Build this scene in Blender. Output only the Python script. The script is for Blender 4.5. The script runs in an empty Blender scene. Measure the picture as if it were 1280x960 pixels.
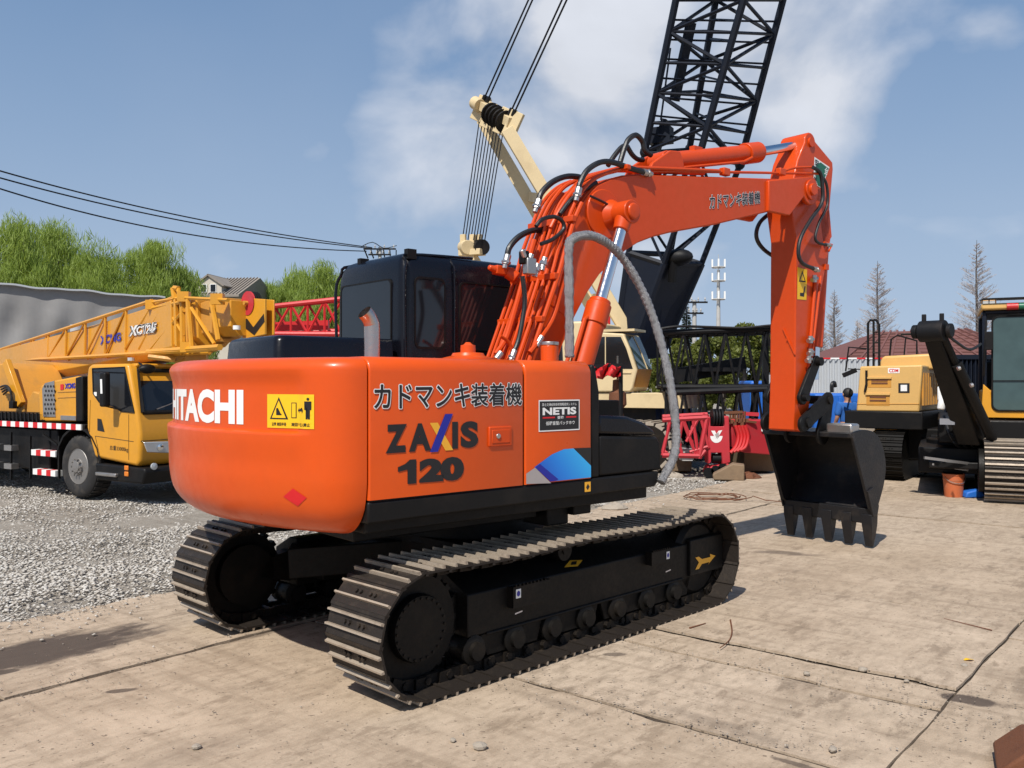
import bpy, bmesh, math, random
import numpy as np
from mathutils import Vector, Matrix
from mathutils.bvhtree import BVHTree
from math import sin, cos, pi, radians, sqrt

SC = bpy.context.scene
COL = SC.collection
random.seed(7)

# ------------------------------------------------------------------ camera, sky, sun, exposure
FL, HC, V0 = 1092.0, 1.765, 478.0
cam_d = bpy.data.cameras.new('camera')
cam = bpy.data.objects.new('camera', cam_d)
COL.objects.link(cam)
cam.location = (0, 0, HC)
cam.rotation_euler = (radians(90), 0, 0)
cam_d.sensor_width = 36
cam_d.lens = FL / 1280 * 36
cam_d.shift_y = -2.0 / 1280
cam_d.clip_start = 0.05
cam_d.clip_end = 4000
SC.camera = cam

SUN_EL, SUN_CW = 52.0, 204.0            # elevation; azimuth clockwise from +Y
world = bpy.data.worlds.new('World')
SC.world = world
world.use_nodes = True
wn, wl = world.node_tree.nodes, world.node_tree.links
bg = wn['Background']
sky = wn.new('ShaderNodeTexSky')
sky.sky_type = 'NISHITA'
sky.sun_disc = False
sky.sun_elevation = radians(SUN_EL)
sky.sun_rotation = radians(SUN_CW)
sky.air_density = 1.0
sky.dust_density = 2.2
sky.ozone_density = 1.6
tc = wn.new('ShaderNodeTexCoord')
def wnode(t, **kw):
    n = wn.new(t)
    for k, v in kw.items():
        if k.startswith('i'):
            n.inputs[int(k[1:])].default_value = v
        else:
            setattr(n, k, v)
    return n
def wmath(op, a, b=None, clamp=False):
    n = wn.new('ShaderNodeMath'); n.operation = op; n.use_clamp = clamp
    for i, q in enumerate((a, b)):
        if q is None: continue
        if isinstance(q, (int, float)): n.inputs[i].default_value = q
        else: wl.new(q, n.inputs[i])
    return n.outputs[0]
# clouds: a mask that depends on the direction only (soft cumulus banks and thin veils)
mp = wnode('ShaderNodeMapping'); mp.inputs['Scale'].default_value = (1, 1, 1.5)
wl.new(tc.outputs['Generated'], mp.inputs[0])
nz = wnode('ShaderNodeTexNoise'); nz.inputs['Scale'].default_value = 5.5
nz.inputs['Detail'].default_value = 7; nz.inputs['Roughness'].default_value = 0.5; nz.inputs['Distortion'].default_value = 0.25
wl.new(mp.outputs[0], nz.inputs['Vector'])
nz2 = wnode('ShaderNodeTexNoise'); nz2.inputs['Scale'].default_value = 2.2; nz2.inputs['Detail'].default_value = 4
wl.new(mp.outputs[0], nz2.inputs['Vector'])
def blob(u, v, r):
    d = Vector(((u - 640) / FL, 1, (V0 - v) / FL)).normalized()
    n = wn.new('ShaderNodeVectorMath'); n.operation = 'DISTANCE'
    wl.new(tc.outputs['Generated'], n.inputs[0]); n.inputs[1].default_value = d
    q = wmath('DIVIDE', n.outputs['Value'], r / FL)
    return wmath('SUBTRACT', 1.0, q, True)
acc = None
for (u, v, r, k) in ((745, 60, 230, 1.0), (640, 185, 260, .8), (820, 190, 260, .85), (960, 70, 200, .9), (1020, 120, 160, .8), (1110, 190, 130, .42), (600, 40, 90, .6), (600, 60, 110, .35),
                     (1160, 200, 110, .38), (1245, 45, 80, .55), (400, 180, 60, .45), (300, 335, 90, .25), (-700, 100, 500, .7), (2200, 150, 500, .8), (1700, -300, 500, .6)):
    b = wmath('MULTIPLY', wmath('POWER', blob(u, v, r), .7), k)
    acc = b if acc is None else wmath('MAXIMUM', acc, b)
m1 = wmath('ADD', acc, wmath('MULTIPLY', wmath('SUBTRACT', nz.outputs['Fac'], .5), 2.0))
m2 = wmath('MULTIPLY', wmath('SUBTRACT', m1, .34), 1.9, True)
m3 = wmath('MULTIPLY', wmath('MULTIPLY', m2, wmath('POWER', acc, .5), True), 1.15, True)
veil = wmath('MULTIPLY', wmath('SUBTRACT', nz2.outputs['Fac'], .48), .25, True)
mask = wmath('MAXIMUM', wmath('MULTIPLY', m3, .95), veil)
shade = wmath('ADD', wmath('MULTIPLY', nz.outputs['Fac'], .6), .58)
cc = wn.new('ShaderNodeVectorMath'); cc.operation = 'SCALE'
cc.inputs[0].default_value = (7.2, 7.5, 8.2); wl.new(shade, cc.inputs['Scale'])
# air that pales the sky: mix the texture with a flat haze tone
sxyz = wn.new('ShaderNodeSeparateXYZ'); wl.new(tc.outputs['Generated'], sxyz.inputs[0])
low = wmath('SUBTRACT', 1.0, wmath('MAXIMUM', sxyz.outputs['Z'], 0.0), True)
hz = wn.new('ShaderNodeMixRGB'); wl.new(wmath('ADD', wmath('MULTIPLY', low, .6), .38, True), hz.inputs[0])
hzr = wn.new('ShaderNodeMixRGB'); wl.new(wmath('POWER', low, 1.8), hzr.inputs[0])
hzr.inputs[1].default_value = (.15, 1.45, 3.9, 1); hzr.inputs[2].default_value = (4.3, 5.4, 6.9, 1)
wl.new(hzr.outputs[0], hz.inputs[2])
wl.new(sky.outputs[0], hz.inputs[1])
mx = wn.new('ShaderNodeMixRGB')
wl.new(mask, mx.inputs[0]); wl.new(hz.outputs[0], mx.inputs[1]); wl.new(cc.outputs[0], mx.inputs[2])
wl.new(mx.outputs[0], bg.inputs[0])
bg.inputs[1].default_value = 0.10

sun_d = bpy.data.lights.new('sun', 'SUN')
sun_d.energy = 4.6
sun_d.angle = radians(0.6)
sun_d.color = (1.0, 0.95, 0.87)
sun = bpy.data.objects.new('sun', sun_d)
COL.objects.link(sun)
_e, _a = radians(SUN_EL), radians(SUN_CW)
sdir = Vector((sin(_a) * cos(_e), cos(_a) * cos(_e), sin(_e)))
sun.rotation_euler = sdir.to_track_quat('Z', 'Y').to_euler()
sun.location = (0, 0, 60)
SC.view_settings.view_transform = 'Standard'
SC.view_settings.look = 'None'
SC.view_settings.exposure = 0.12
SC.view_settings.gamma = 1.0

# ------------------------------------------------------------------ materials
def newmat(name):
    m = bpy.data.materials.new(name); m.use_nodes = True
    nt = m.node_tree
    return m, nt.nodes, nt.links, nt.nodes['Principled BSDF']
def noise(N, L, scale, detail=4, rough=.55, coord='Object', vec=None, stretch=None):
    t = N.new('ShaderNodeTexNoise'); t.inputs['Scale'].default_value = scale
    t.inputs['Detail'].default_value = detail; t.inputs['Roughness'].default_value = rough
    c = N.new('ShaderNodeTexCoord')
    src = c.outputs[coord]
    if stretch:
        mpp = N.new('ShaderNodeMapping'); mpp.inputs['Scale'].default_value = stretch
        if len(stretch) > 3: pass
        L.new(src, mpp.inputs[0]); src = mpp.outputs[0]
    L.new(src, t.inputs['Vector'])
    return t.outputs['Fac']
def ramp(N, L, fac, stops):
    r = N.new('ShaderNodeValToRGB')
    e = r.color_ramp.elements
    while len(e) < len(stops): e.new(0.5)
    for q, (p, c) in zip(e, stops):
        q.position = p; q.color = (c[0], c[1], c[2], 1) if not isinstance(c, (int, float)) else (c, c, c, 1)
    L.new(fac, r.inputs[0])
    return r.outputs[0]
def mixc(N, L, fac, a, b, mode='MIX'):
    n = N.new('ShaderNodeMixRGB'); n.blend_type = mode
    for i, q in zip((0, 1, 2), (fac, a, b)):
        if isinstance(q, (int, float)): n.inputs[i].default_value = q
        elif isinstance(q, tuple): n.inputs[i].default_value = (*q[:3], 1)
        else: L.new(q, n.inputs[i])
    return n.outputs[0]
def bump(N, L, h, strength, dist, bsdf):
    b = N.new('ShaderNodeBump'); b.inputs['Strength'].default_value = strength; b.inputs['Distance'].default_value = dist
    L.new(h, b.inputs['Height']); L.new(b.outputs[0], bsdf.inputs['Normal'])
def paint(name, col, rough=.35, metal=0.0, dirt=.25, dirtcol=(.22, .18, .14), scale=3.0, coat=0.0, bmp=0.0, spec=.5, var=.12, wave=0.0):
    m, N, L, B = newmat(name)
    n1 = noise(N, L, scale, 6, .6); n2 = noise(N, L, scale * 9, 5, .65)
    mask = ramp(N, L, n1, [(.52, 0.0), (.78, dirt)])
    c0 = mixc(N, L, ramp(N, L, n2, [(.3, 0.0), (.7, var)]), col, tuple(x * .6 for x in col))
    c = mixc(N, L, mask, c0, dirtcol)
    L.new(c, B.inputs['Base Color'])
    r = ramp(N, L, n2, [(.25, max(.03, rough - .08)), (.8, min(1, rough + .16))])
    L.new(r, B.inputs['Roughness'])
    B.inputs['Metallic'].default_value = metal
    B.inputs['Coat Weight'].default_value = coat
    B.inputs['Coat Roughness'].default_value = .12
    B.inputs['Specular IOR Level'].default_value = spec
    if bmp: bump(N, L, n2, bmp, .01, B)
    if wave: bump(N, L, noise(N, L, 2.3, 2, .4), wave, .05, B)
    return m
def flat(name, col, rough=.5, metal=0.0, emit=0):
    m, N, L, B = newmat(name)
    n2 = noise(N, L, 40, 3, .6)
    L.new(mixc(N, L, ramp(N, L, n2, [(.35, 0.0), (.7, .12)]), col, tuple(x * .7 for x in col)), B.inputs['Base Color'])
    B.inputs['Roughness'].default_value = rough; B.inputs['Metallic'].default_value = metal
    return m
def glass(name, col=(.02, .03, .035), rough=.04, alpha=1.0):
    m, N, L, B = newmat(name)
    n2 = noise(N, L, 2.5, 3, .6)
    L.new(mixc(N, L, n2, col, tuple(min(1, x * 2.2) for x in col)), B.inputs['Base Color'])
    B.inputs['Roughness'].default_value = rough
    B.inputs['Specular IOR Level'].default_value = .55
    return m

M = {}
M['orange'] = paint('orange_paint', (.65, .078, .004), .33, 0, .14, (.55, .15, .03), 1.1, coat=.22, var=.14, spec=.32, wave=.16)
M['orange_b'] = paint('boom_orange_paint', (.60, .062, .005), .38, 0, .18, (.42, .10, .03), 1.6, coat=.12, var=.16, spec=.3, wave=.10)
M['black'] = paint('black_gloss', (.004, .0045, .008), .24, 0, .10, (.02, .018, .017), 2.0, coat=.08, spec=.3)
M['blackmat'] = paint('black_satin', (.007, .0065, .0065), .48, 0, .3, (.038, .029, .022), 4.0, bmp=.08, spec=.22)
M['frameblack'] = paint('undercarriage_black', (.007, .0062, .0055), .5, 0, .45, (.032, .024, .017), 5.0, bmp=.15, spec=.2)
M['shoe'] = paint('track_steel', (.030, .024, .020), .5, .3, .8, (.085, .064, .046), 6.0, bmp=.4, spec=.3)
M['grouser'] = paint('worn_grouser_steel', (.40, .33, .255), .45, .25, .6, (.13, .095, .07), 14.0, bmp=.3)
M['chain'] = paint('track_chain_steel', (.018, .014, .011), .5, .3, .6, (.05, .037, .026), 8.0, bmp=.4, spec=.25)
M['chrome'] = paint('chrome_rod', (.75, .77, .80), .10, 1.0, .05, scale=3)
M['steel'] = paint('bare_steel', (.50, .48, .46), .35, .9, .35, (.30, .20, .14), 9, bmp=.05)
M['exhaust'] = paint('stainless_pipe', (.55, .50, .46), .28, 1.0, .4, (.30, .14, .08), 5)
M['rubber'] = paint('rubber_hose', (.012, .012, .013), .42, 0, .35, (.06, .055, .05), 10, bmp=.1)
M['sleeve'] = paint('silver_sleeve', (.34, .34, .35), .34, .6, .9, (.10, .095, .10), 22, bmp=1.0, var=.5)
M['glassdark'] = glass('dark_cab_glass', (.006, .007, .009), .07)
M['glass'] = glass('green_tinted_glass', (.03, .05, .05), .05)
M['white'] = flat('white_print', (.82, .82, .80), .45)
M['ink'] = flat('black_print', (.012, .011, .012), .45)
M['yellowsign'] = flat('yellow_sticker', (.85, .50, .01), .4)
M['red_ink'] = flat('red_print', (.62, .012, .018), .4)
M['blue_ink'] = flat('blue_print', (.012, .018, .30), .4)
M['amber_ink'] = flat('amber_print', (.85, .42, .03), .4)
M['cyan'] = flat('light_blue_print', (.02, .30, .75), .4)
M['grey_ink'] = flat('grey_print', (.38, .34, .33), .5)
M['green_ink'] = flat('green_print', (.01, .13, .07), .4)
def blue_grad():
    m, N, L, B = newmat('blue_decal')
    c = N.new('ShaderNodeTexCoord'); s = N.new('ShaderNodeSeparateXYZ'); L.new(c.outputs['Object'], s.inputs[0])
    mm = N.new('ShaderNodeMath'); mm.operation = 'MULTIPLY_ADD'; L.new(s.outputs['X'], mm.inputs[0]); mm.inputs[1].default_value = 1.6; mm.inputs[2].default_value = .82
    m2_ = N.new('ShaderNodeMath'); m2_.operation = 'MULTIPLY_ADD'; L.new(s.outputs['Z'], m2_.inputs[0]); m2_.inputs[1].default_value = 1.4; m2_.inputs[2].default_value = -1.70
    a = N.new('ShaderNodeMath'); a.operation = 'ADD'; L.new(mm.outputs[0], a.inputs[0]); L.new(m2_.outputs[0], a.inputs[1])
    L.new(ramp(N, L, a.outputs[0], [(0.0, (.012, .04, .45)), (.45, (.015, .22, .72)), (1.0, (.04, .48, .88))]), B.inputs['Base Color'])
    B.inputs['Roughness'].default_value = .4
    return m
M['bluegrad'] = blue_grad()
M['yellow'] = paint('crane_yellow', (.66, .30, .022), .38, 0, .35, (.28, .17, .06), 1.8, coat=.2, spec=.35)
M['yellow_d'] = paint('weathered_crane_yellow', (.58, .27, .04), .5, 0, .5, (.22, .15, .07), 2.5)
M['cream'] = paint('cream_crane_paint', (.66, .52, .30), .5, 0, .35, (.32, .22, .11), 2.0)
M['sand'] = paint('sand_yellow_paint', (.66, .40, .13), .45, 0, .2, (.3, .2, .1), 2.0)
M['navy'] = paint('blue_black_steel', (.007, .010, .019), .45, 0, .3, (.03, .026, .024), 3.0, spec=.25)
M['darksteel'] = paint('dark_lattice_steel', (.008, .008, .009), .5, 0, .4, (.05, .036, .028), 4.0, spec=.25)
M['red'] = paint('red_crane_paint', (.56, .018, .02), .42, 0, .3, (.25, .05, .04), 3.0)
M['red2'] = paint('faded_red_paint', (.50, .028, .04), .5, 0, .4, (.28, .10, .09), 3.0)
M['tyre'] = paint('tyre_rubber', (.018, .017, .017), .8, 0, .7, (.09, .075, .06), 6, bmp=.2)
M['rim'] = paint('wheel_rim', (.30, .285, .27), .42, .6, .4, (.2, .16, .12), 8)
M['lamp'] = paint('lamp_glass', (.55, .58, .60), .12, .3, .2, (.2, .2, .2), 20)
M['amberlamp'] = flat('amber_lamp', (.7, .2, .02), .25)
M['tarp'] = paint('grey_tarpaulin', (.26, .252, .245), .7, 0, .4, (.19, .18, .17), .7, bmp=.15)
M['conc'] = paint('pale_concrete', (.45, .44, .42), .8, 0, .4, (.25, .23, .2), 2, bmp=.1)
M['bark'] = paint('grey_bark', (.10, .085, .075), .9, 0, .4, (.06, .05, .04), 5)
M['barkhaze'] = paint('haze_paled_twig_bark', (.42, .375, .36), .9, 0, .2, (.33, .29, .27), 5)  # bark colour paled so it carries the distance haze
M['bucketsteel'] = paint('worn_black_bucket', (.010, .010, .012), .42, 0, .8, (.045, .036, .03), 5, bmp=.25, spec=.35)
M['rust'] = paint('rusty_steel', (.17, .065, .03), .75, .2, .6, (.07, .03, .02), 9, bmp=.4)
M['blue'] = paint('blue_plastic', (.015, .13, .52), .5, 0, .3, (.05, .09, .2), 3)
M['bucketorange'] = paint('orange_plastic', (.55, .14, .05), .5, 0, .5, (.35, .2, .13), 8)
M['wallwhite'] = paint('white_corrugated_sheet', (.48, .50, .52), .5, .1, .3, (.36, .34, .32), 2)
M['roofred'] = paint('brown_red_roof', (.16, .065, .055), .75, 0, .4, (.10, .06, .05), 1.5)
M['tiles'] = paint('weathered_roof_tiles', (.27, .235, .20), .85, 0, .5, (.17, .14, .11), 2)
M['wall'] = paint('cream_render_wall', (.55, .50, .42), .85, 0, .3, (.3, .27, .22), 1)
M['shirt'] = paint('blue_cloth', (.02, .12, .42), .85, 0, .1, (.02, .08, .3), 8)
M['trousers'] = paint('dark_cloth', (.03, .03, .04), .9, 0, .2, (.05, .05, .05), 8)
M['skin'] = paint('skin', (.42, .22, .14), .6, 0, .1, (.35, .15, .1), 8)
M['hair'] = paint('hair', (.012, .010, .009), .6)
M['wood'] = paint('weathered_timber', (.22, .15, .09), .8, 0, .5, (.1, .07, .05), 7, bmp=.3)
def stonemat(name, stops, rough=.9):
    m, N, L, B = newmat(name); g_ = N.new('ShaderNodeNewGeometry')
    c = ramp(N, L, g_.outputs['Random Per Island'], stops); n2 = noise(N, L, 60, 3, .6)
    L.new(mixc(N, L, ramp(N, L, n2, [(.3, 0.0), (.7, .35)]), c, (.2, .17, .14)), B.inputs['Base Color']); B.inputs['Roughness'].default_value = rough; B.inputs['Specular IOR Level'].default_value = .2
    return m
M['pebble'] = stonemat('gravel_stone', [(0, (.36, .32, .27)), (.3, (.47, .435, .385)), (.7, (.56, .53, .48)), (1, (.68, .655, .61))])
M['crumb'] = stonemat('crumb_stone', [(0, (.20, .16, .12)), (.6, (.34, .29, .23)), (1, (.48, .44, .38))])
M['stone'] = paint('rubble_stone', (.36, .31, .25), .9, 0, .6, (.2, .16, .12), 9, bmp=.4)
def leafmat(name, c1, c2, rough=.6):
    m, N, L, B = newmat(name)
    n1 = noise(N, L, .9, 3, .6); n2 = noise(N, L, 7, 2, .6)
    a = mixc(N, L, n1, c1, c2)
    L.new(mixc(N, L, ramp(N, L, n2, [(.35, 0.0), (.7, .5)]), a, tuple(x * .5 for x in c1)), B.inputs['Base Color'])
    B.inputs['Roughness'].default_value = rough
    B.inputs['Subsurface Weight'].default_value = 0
    tr = N.new('ShaderNodeBsdfTranslucent'); ms = N.new('ShaderNodeMixShader'); ms.inputs[0].default_value = .35
    tr.inputs[0].default_value = (c2[0] * 1.2, c2[1] * 1.2, c2[2] * .8, 1)
    out = N['Material Output']
    L.new(B.outputs[0], ms.inputs[1]); L.new(tr.outputs[0], ms.inputs[2]); L.new(ms.outputs[0], out.inputs[0])
    return m
M['willow'] = leafmat('willow_leaves', (.20, .29, .05), (.36, .45, .09))
M['leaf'] = leafmat('broad_leaves', (.11, .14, .03), (.22, .24, .045))
M['pine'] = leafmat('conifer_needles', (.03, .06, .035), (.06, .10, .06))

# ------------------------------------------------------------------ mesh helpers
def tag(o, label=None, cat=None, group=None, kind=None):
    if label: o['label'] = label
    if cat: o['category'] = cat
    if group: o['group'] = group
    if kind: o['kind'] = kind
    return o
def empty(name, loc=(0, 0, 0), rz=0.0, label=None, cat=None, group=None):
    o = bpy.data.objects.new(name, None); COL.objects.link(o)
    o.location = loc; o.rotation_euler = (0, 0, rz); o.empty_display_size = .2
    return tag(o, label, cat, group)
class MB:
    def __init__(s): s.v, s.f, s.mi, s.T, s.m, s.cuts = [], [], [], None, 0, []
    def add(s, vs, fs):
        b = len(s.v); s.cuts.append((b, len(s.f)))
        if s.T is not None: vs = [tuple(s.T @ Vector(q)) for q in vs]
        s.v += [tuple(q) for q in vs]
        s.f += [tuple(b + i for i in f) for f in fs]
        s.mi += [s.m] * len(fs)
    def box(s, c, size, R=None):
        x, y, z = (q / 2 for q in size)
        P = [Vector((a * x, b * y, d * z)) for a in (-1, 1) for b in (-1, 1) for d in (-1, 1)]
        if R is not None: P = [R @ q for q in P]
        c = Vector(c)
        s.add([c + q for q in P], [(0, 1, 3, 2), (4, 6, 7, 5), (0, 4, 5, 1), (2, 3, 7, 6), (0, 2, 6, 4), (1, 5, 7, 3)])
        return s
    def bx(s, x0, x1, y0, y1, z0, z1):
        return s.box(((x0 + x1) / 2, (y0 + y1) / 2, (z0 + z1) / 2), (x1 - x0, y1 - y0, z1 - z0))
    def beam(s, a, b, w, h, up=(0, 0, 1)):
        a, b = Vector(a), Vector(b); d = (b - a); l = d.length
        if l < 1e-6: return s
        d /= l; up = Vector(up)
        if abs(d.dot(up)) > .98: up = Vector((1, 0, 0)) if abs(d.x) < .9 else Vector((0, 1, 0))
        r = d.cross(up).normalized(); u = r.cross(d)
        R = Matrix((d, r, u)).transposed()
        return s.box((a + b) / 2, (l, w, h), R)
    def cyl(s, a, b, r0, r1=None, n=16, caps=True):
        a, b = Vector(a), Vector(b); r1 = r0 if r1 is None else r1
        d = (b - a).normalized(); t = Vector((0, 0, 1)) if abs(d.z) < .9 else Vector((1, 0, 0))
        p = d.cross(t).normalized(); q = d.cross(p)
        vs = []
        for c, r in ((a, r0), (b, r1)):
            vs += [c + (p * cos(2 * pi * i / n) + q * sin(2 * pi * i / n)) * r for i in range(n)]
        fs = [(i, (i + 1) % n, n + (i + 1) % n, n + i) for i in range(n)]
        if caps: fs += [tuple(range(n - 1, -1, -1)), tuple(range(n, 2 * n))]
        s.add(vs, fs); return s
    def tube(s, pts, r, n=8, caps=True, sub=0, rfn=None):
        P = [Vector(p) for p in pts]
        if sub: P = spline(P, sub)
        N = len(P); vs = []; prev = None
        for i in range(N):
            d = (P[min(i + 1, N - 1)] - P[max(i - 1, 0)])
            if d.length < 1e-9: d = Vector((0, 0, 1))
            d.normalize()
            if prev is None:
                t = Vector((0, 0, 1)) if abs(d.z) < .9 else Vector((1, 0, 0))
                p = d.cross(t).normalized()
            else:
                p = (prev - d * prev.dot(d)).normalized()
            prev = p; q = d.cross(p)
            rr = rfn(i / (N - 1)) if rfn else (r[i] if isinstance(r, (list, tuple)) else r)
            vs += [P[i] + (p * cos(2 * pi * k / n) + q * sin(2 * pi * k / n)) * rr for k in range(n)]
        fs = [(i * n + k, i * n + (k + 1) % n, (i + 1) * n + (k + 1) % n, (i + 1) * n + k) for i in range(N - 1) for k in range(n)]
        if caps: fs += [tuple(range(n - 1, -1, -1)), tuple(range((N - 1) * n, N * n))]
        s.add(vs, fs); return s
    def prism(s, prof, ax, a, b):
        # prof: 2-D polygon; ax 'y' -> (x,z), 'x' -> (y,z), 'z' -> (x,y)
        def P(p, t):
            return {'y': (p[0], t, p[1]), 'x': (t, p[0], p[1]), 'z': (p[0], p[1], t)}[ax]
        n = len(prof)
        s.add([P(p, a) for p in prof] + [P(p, b) for p in prof],
              [tuple(range(n)), tuple(range(2 * n - 1, n - 1, -1))] + [(i, n + i, n + (i + 1) % n, (i + 1) % n) for i in range(n)])
        return s
    def loft(s, rings, cap=True, closed=True):
        n = len(rings[0]); b = []
        for r in rings: b += list(r)
        fs = []
        for j in range(len(rings) - 1):
            for i in range(n if closed else n - 1):
                k = (i + 1) % n
                fs.append((j * n + i, j * n + k, (j + 1) * n + k, (j + 1) * n + i))
        if cap: fs += [tuple(range(n - 1, -1, -1)), tuple(range((len(rings) - 1) * n, len(rings) * n))]
        s.add(b, fs); return s
    def lathe(s, prof, c, ax=(0, 0, 1), n=24):
        ax = Vector(ax).normalized(); t = Vector((0, 0, 1)) if abs(ax.z) < .9 else Vector((1, 0, 0))
        p = ax.cross(t).normalized(); q = ax.cross(p); c = Vector(c)
        return s.loft([[c + ax * z + (p * cos(2 * pi * i / n) + q * sin(2 * pi * i / n)) * max(r, 1e-4) for i in range(n)] for r, z in prof])
    def quad(s, a, b, c, d): s.add([a, b, c, d], [(0, 1, 2, 3)]); return s
    def ball(s, c, r, seg=12, ring=8, sc=(1, 1, 1)):
        c = Vector(c)
        rings = []
        for j in range(ring + 1):
            th = pi * j / ring
            rings.append([c + Vector((sc[0] * r * max(sin(th), 1e-3) * cos(2 * pi * i / seg), sc[1] * r * max(sin(th), 1e-3) * sin(2 * pi * i / seg), -sc[2] * r * cos(th))) for i in range(seg)])
        return s.loft(rings)
    def mesh(s, name, mats, thr=35, smooth=True):
        me = bpy.data.meshes.new(name)
        me.from_pydata(s.v, [], s.f)
        mats = mats if isinstance(mats, (list, tuple)) else [mats]
        for m in mats: me.materials.append(M[m] if isinstance(m, str) else m)
        if len(mats) > 1: me.polygons.foreach_set('material_index', s.mi)
        bm = bmesh.new(); bm.from_mesh(me)
        bmesh.ops.recalc_face_normals(bm, faces=bm.faces)
        if smooth:
            t = radians(thr)
            for f in bm.faces: f.smooth = True
            for e in bm.edges:
                e.smooth = (len(e.link_faces) == 2 and e.calc_face_angle(0) < t)
        bm.to_mesh(me); bm.free()
        return me
    def build(s, name, mats, parent=None, bevel=0, seg=2, thr=35, smooth=True, rz=None, **props):
        o = bpy.data.objects.new(name, s.mesh(name, mats, thr, smooth)); COL.objects.link(o)
        if parent is not None: o.parent = parent
        if rz is not None: o.rotation_euler = (0, 0, rz)
        if bevel:
            b = o.modifiers.new('bevel', 'BEVEL'); b.width = bevel; b.segments = seg; b.limit_method = 'ANGLE'; b.angle_limit = radians(40)
            b.harden_normals = False
        for k, v in props.items(): o[k] = v
        return o
def each(s, name, mats, parent=None, rz=None, thr=35):
    """every added piece becomes an object of its own"""
    mats = mats if isinstance(mats, (list, tuple)) else [mats]; out = []
    cuts = s.cuts + [(len(s.v), len(s.f))]
    for (v0, f0), (v1, f1) in zip(cuts, cuts[1:]):
        q = MB(); q.v = s.v[v0:v1]; q.f = [tuple(i - v0 for i in f) for f in s.f[f0:f1]]; q.mi = [0] * (f1 - f0)
        out.append(q.build(name, mats[min(s.mi[f0], len(mats) - 1)], parent, rz=rz, thr=thr))
    return out
MB.each = each
def spline(P, sub):
    out = []
    n = len(P)
    for i in range(n - 1):
        p0, p1, p2, p3 = P[max(i - 1, 0)], P[i], P[i + 1], P[min(i + 2, n - 1)]
        for k in range(sub):
            t = k / sub
            out.append(0.5 * ((2 * p1) + (p2 - p0) * t + (2 * p0 - 5 * p1 + 4 * p2 - p3) * t * t + (3 * p1 - p0 - 3 * p2 + p3) * t ** 3))
    out.append(P[-1]); return out
def dup(o, parent=None, loc=None, rz=None, label=None):
    c = o.copy(); COL.objects.link(c)
    if parent is not None: c.parent = parent
    if loc is not None: c.location = loc
    if rz is not None: c.rotation_euler = (0, 0, rz)
    if label: c['label'] = label
    for ch in list(o.children): dup(ch, c)
    return c
def inst(me, name, parent, loc=(0, 0, 0), rot=None, scale=None, mat4=None):
    o = bpy.data.objects.new(name, me); COL.objects.link(o); o.parent = parent
    if mat4 is not None: o.matrix_local = mat4
    else:
        o.location = loc
        if rot is not None: o.rotation_euler = rot
        if scale is not None: o.scale = scale
    return o
# place a picture measurement in the world: at depth Y / on the ground
def W(u, v, Y): return Vector(((u - 640) / FL * Y, Y, HC - (v - V0) * Y / FL))
def G(u, v):
    Y = FL * HC / (v - V0)
    return Vector(((u - 640) / FL * Y, Y, 0))
# text as mesh data: (verts2d, faces) fitted into the unit box
_txt = {}
def text2d(body, off=0.0, shear=0.0, space=1.0):
    key = (body, off, shear, space)
    if key in _txt: return _txt[key]
    cu = bpy.data.curves.new('lettering', 'FONT'); cu.body = body; cu.size = 1; cu.offset = off; cu.shear = shear
    cu.space_character = space; cu.resolution_u = 4; cu.fill_mode = 'FRONT'
    o = bpy.data.objects.new('lettering', cu); COL.objects.link(o)
    bpy.context.view_layer.update()
    me = bpy.data.meshes.new_from_object(o.evaluated_get(bpy.context.evaluated_depsgraph_get()))
    V = [(v.co.x, v.co.y) for v in me.vertices]; F = [tuple(p.vertices) for p in me.polygons]
    bpy.data.objects.remove(o); bpy.data.curves.remove(cu); bpy.data.meshes.remove(me)
    _txt[key] = (V, F)
    return V, F
def fit(V, box=None, ref=None):
    src = ref or V
    x0 = min(p[0] for p in src); x1 = max(p[0] for p in src); y0 = min(p[1] for p in src); y1 = max(p[1] for p in src)
    return [((p[0] - x0) / (x1 - x0), (p[1] - y0) / (y1 - y0)) for p in V]
def lettering(name, body, corners, mat, parent, off=0.02, shear=0, space=1.0, ref_off=None, rz=None, proj=None, push=(0, 0, 0), cell=None):
    """corners: bottom-left, bottom-right, top-right, top-left in the parent's frame"""
    V, F = text2d(body, off, shear, space)
    if not V: return None
    ref = text2d(body, ref_off, shear, space)[0] if ref_off is not None else None
    P = fit(V, ref=ref)
    A, B_, C_, D_ = (Vector(c) for c in corners); ps = Vector(push)
    pts = [(A * (1 - x) + B_ * x) * (1 - y) + (D_ * (1 - x) + C_ * x) * y + ps for x, y in P]
    bm = bmesh.new()
    vs = [bm.verts.new(p) for p in pts]
    for f in F:
        try: bm.faces.new([vs[i] for i in f])
        except ValueError: pass
    if cell:
        for _ in range(3):
            es = [e for e in bm.edges if e.calc_length() > cell]
            if not es: break
            bmesh.ops.subdivide_edges(bm, edges=es, cuts=1)
            bmesh.ops.triangulate(bm, faces=bm.faces)
    if proj:
        for v in bm.verts: v.co = proj(v.co)
    me = bpy.data.meshes.new(name); bm.to_mesh(me); bm.free(); me.materials.append(M[mat])
    o = bpy.data.objects.new(name, me); COL.objects.link(o)
    if parent is not None: o.parent = parent
    if rz is not None: o.rotation_euler = (0, 0, rz)
    return o
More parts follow.
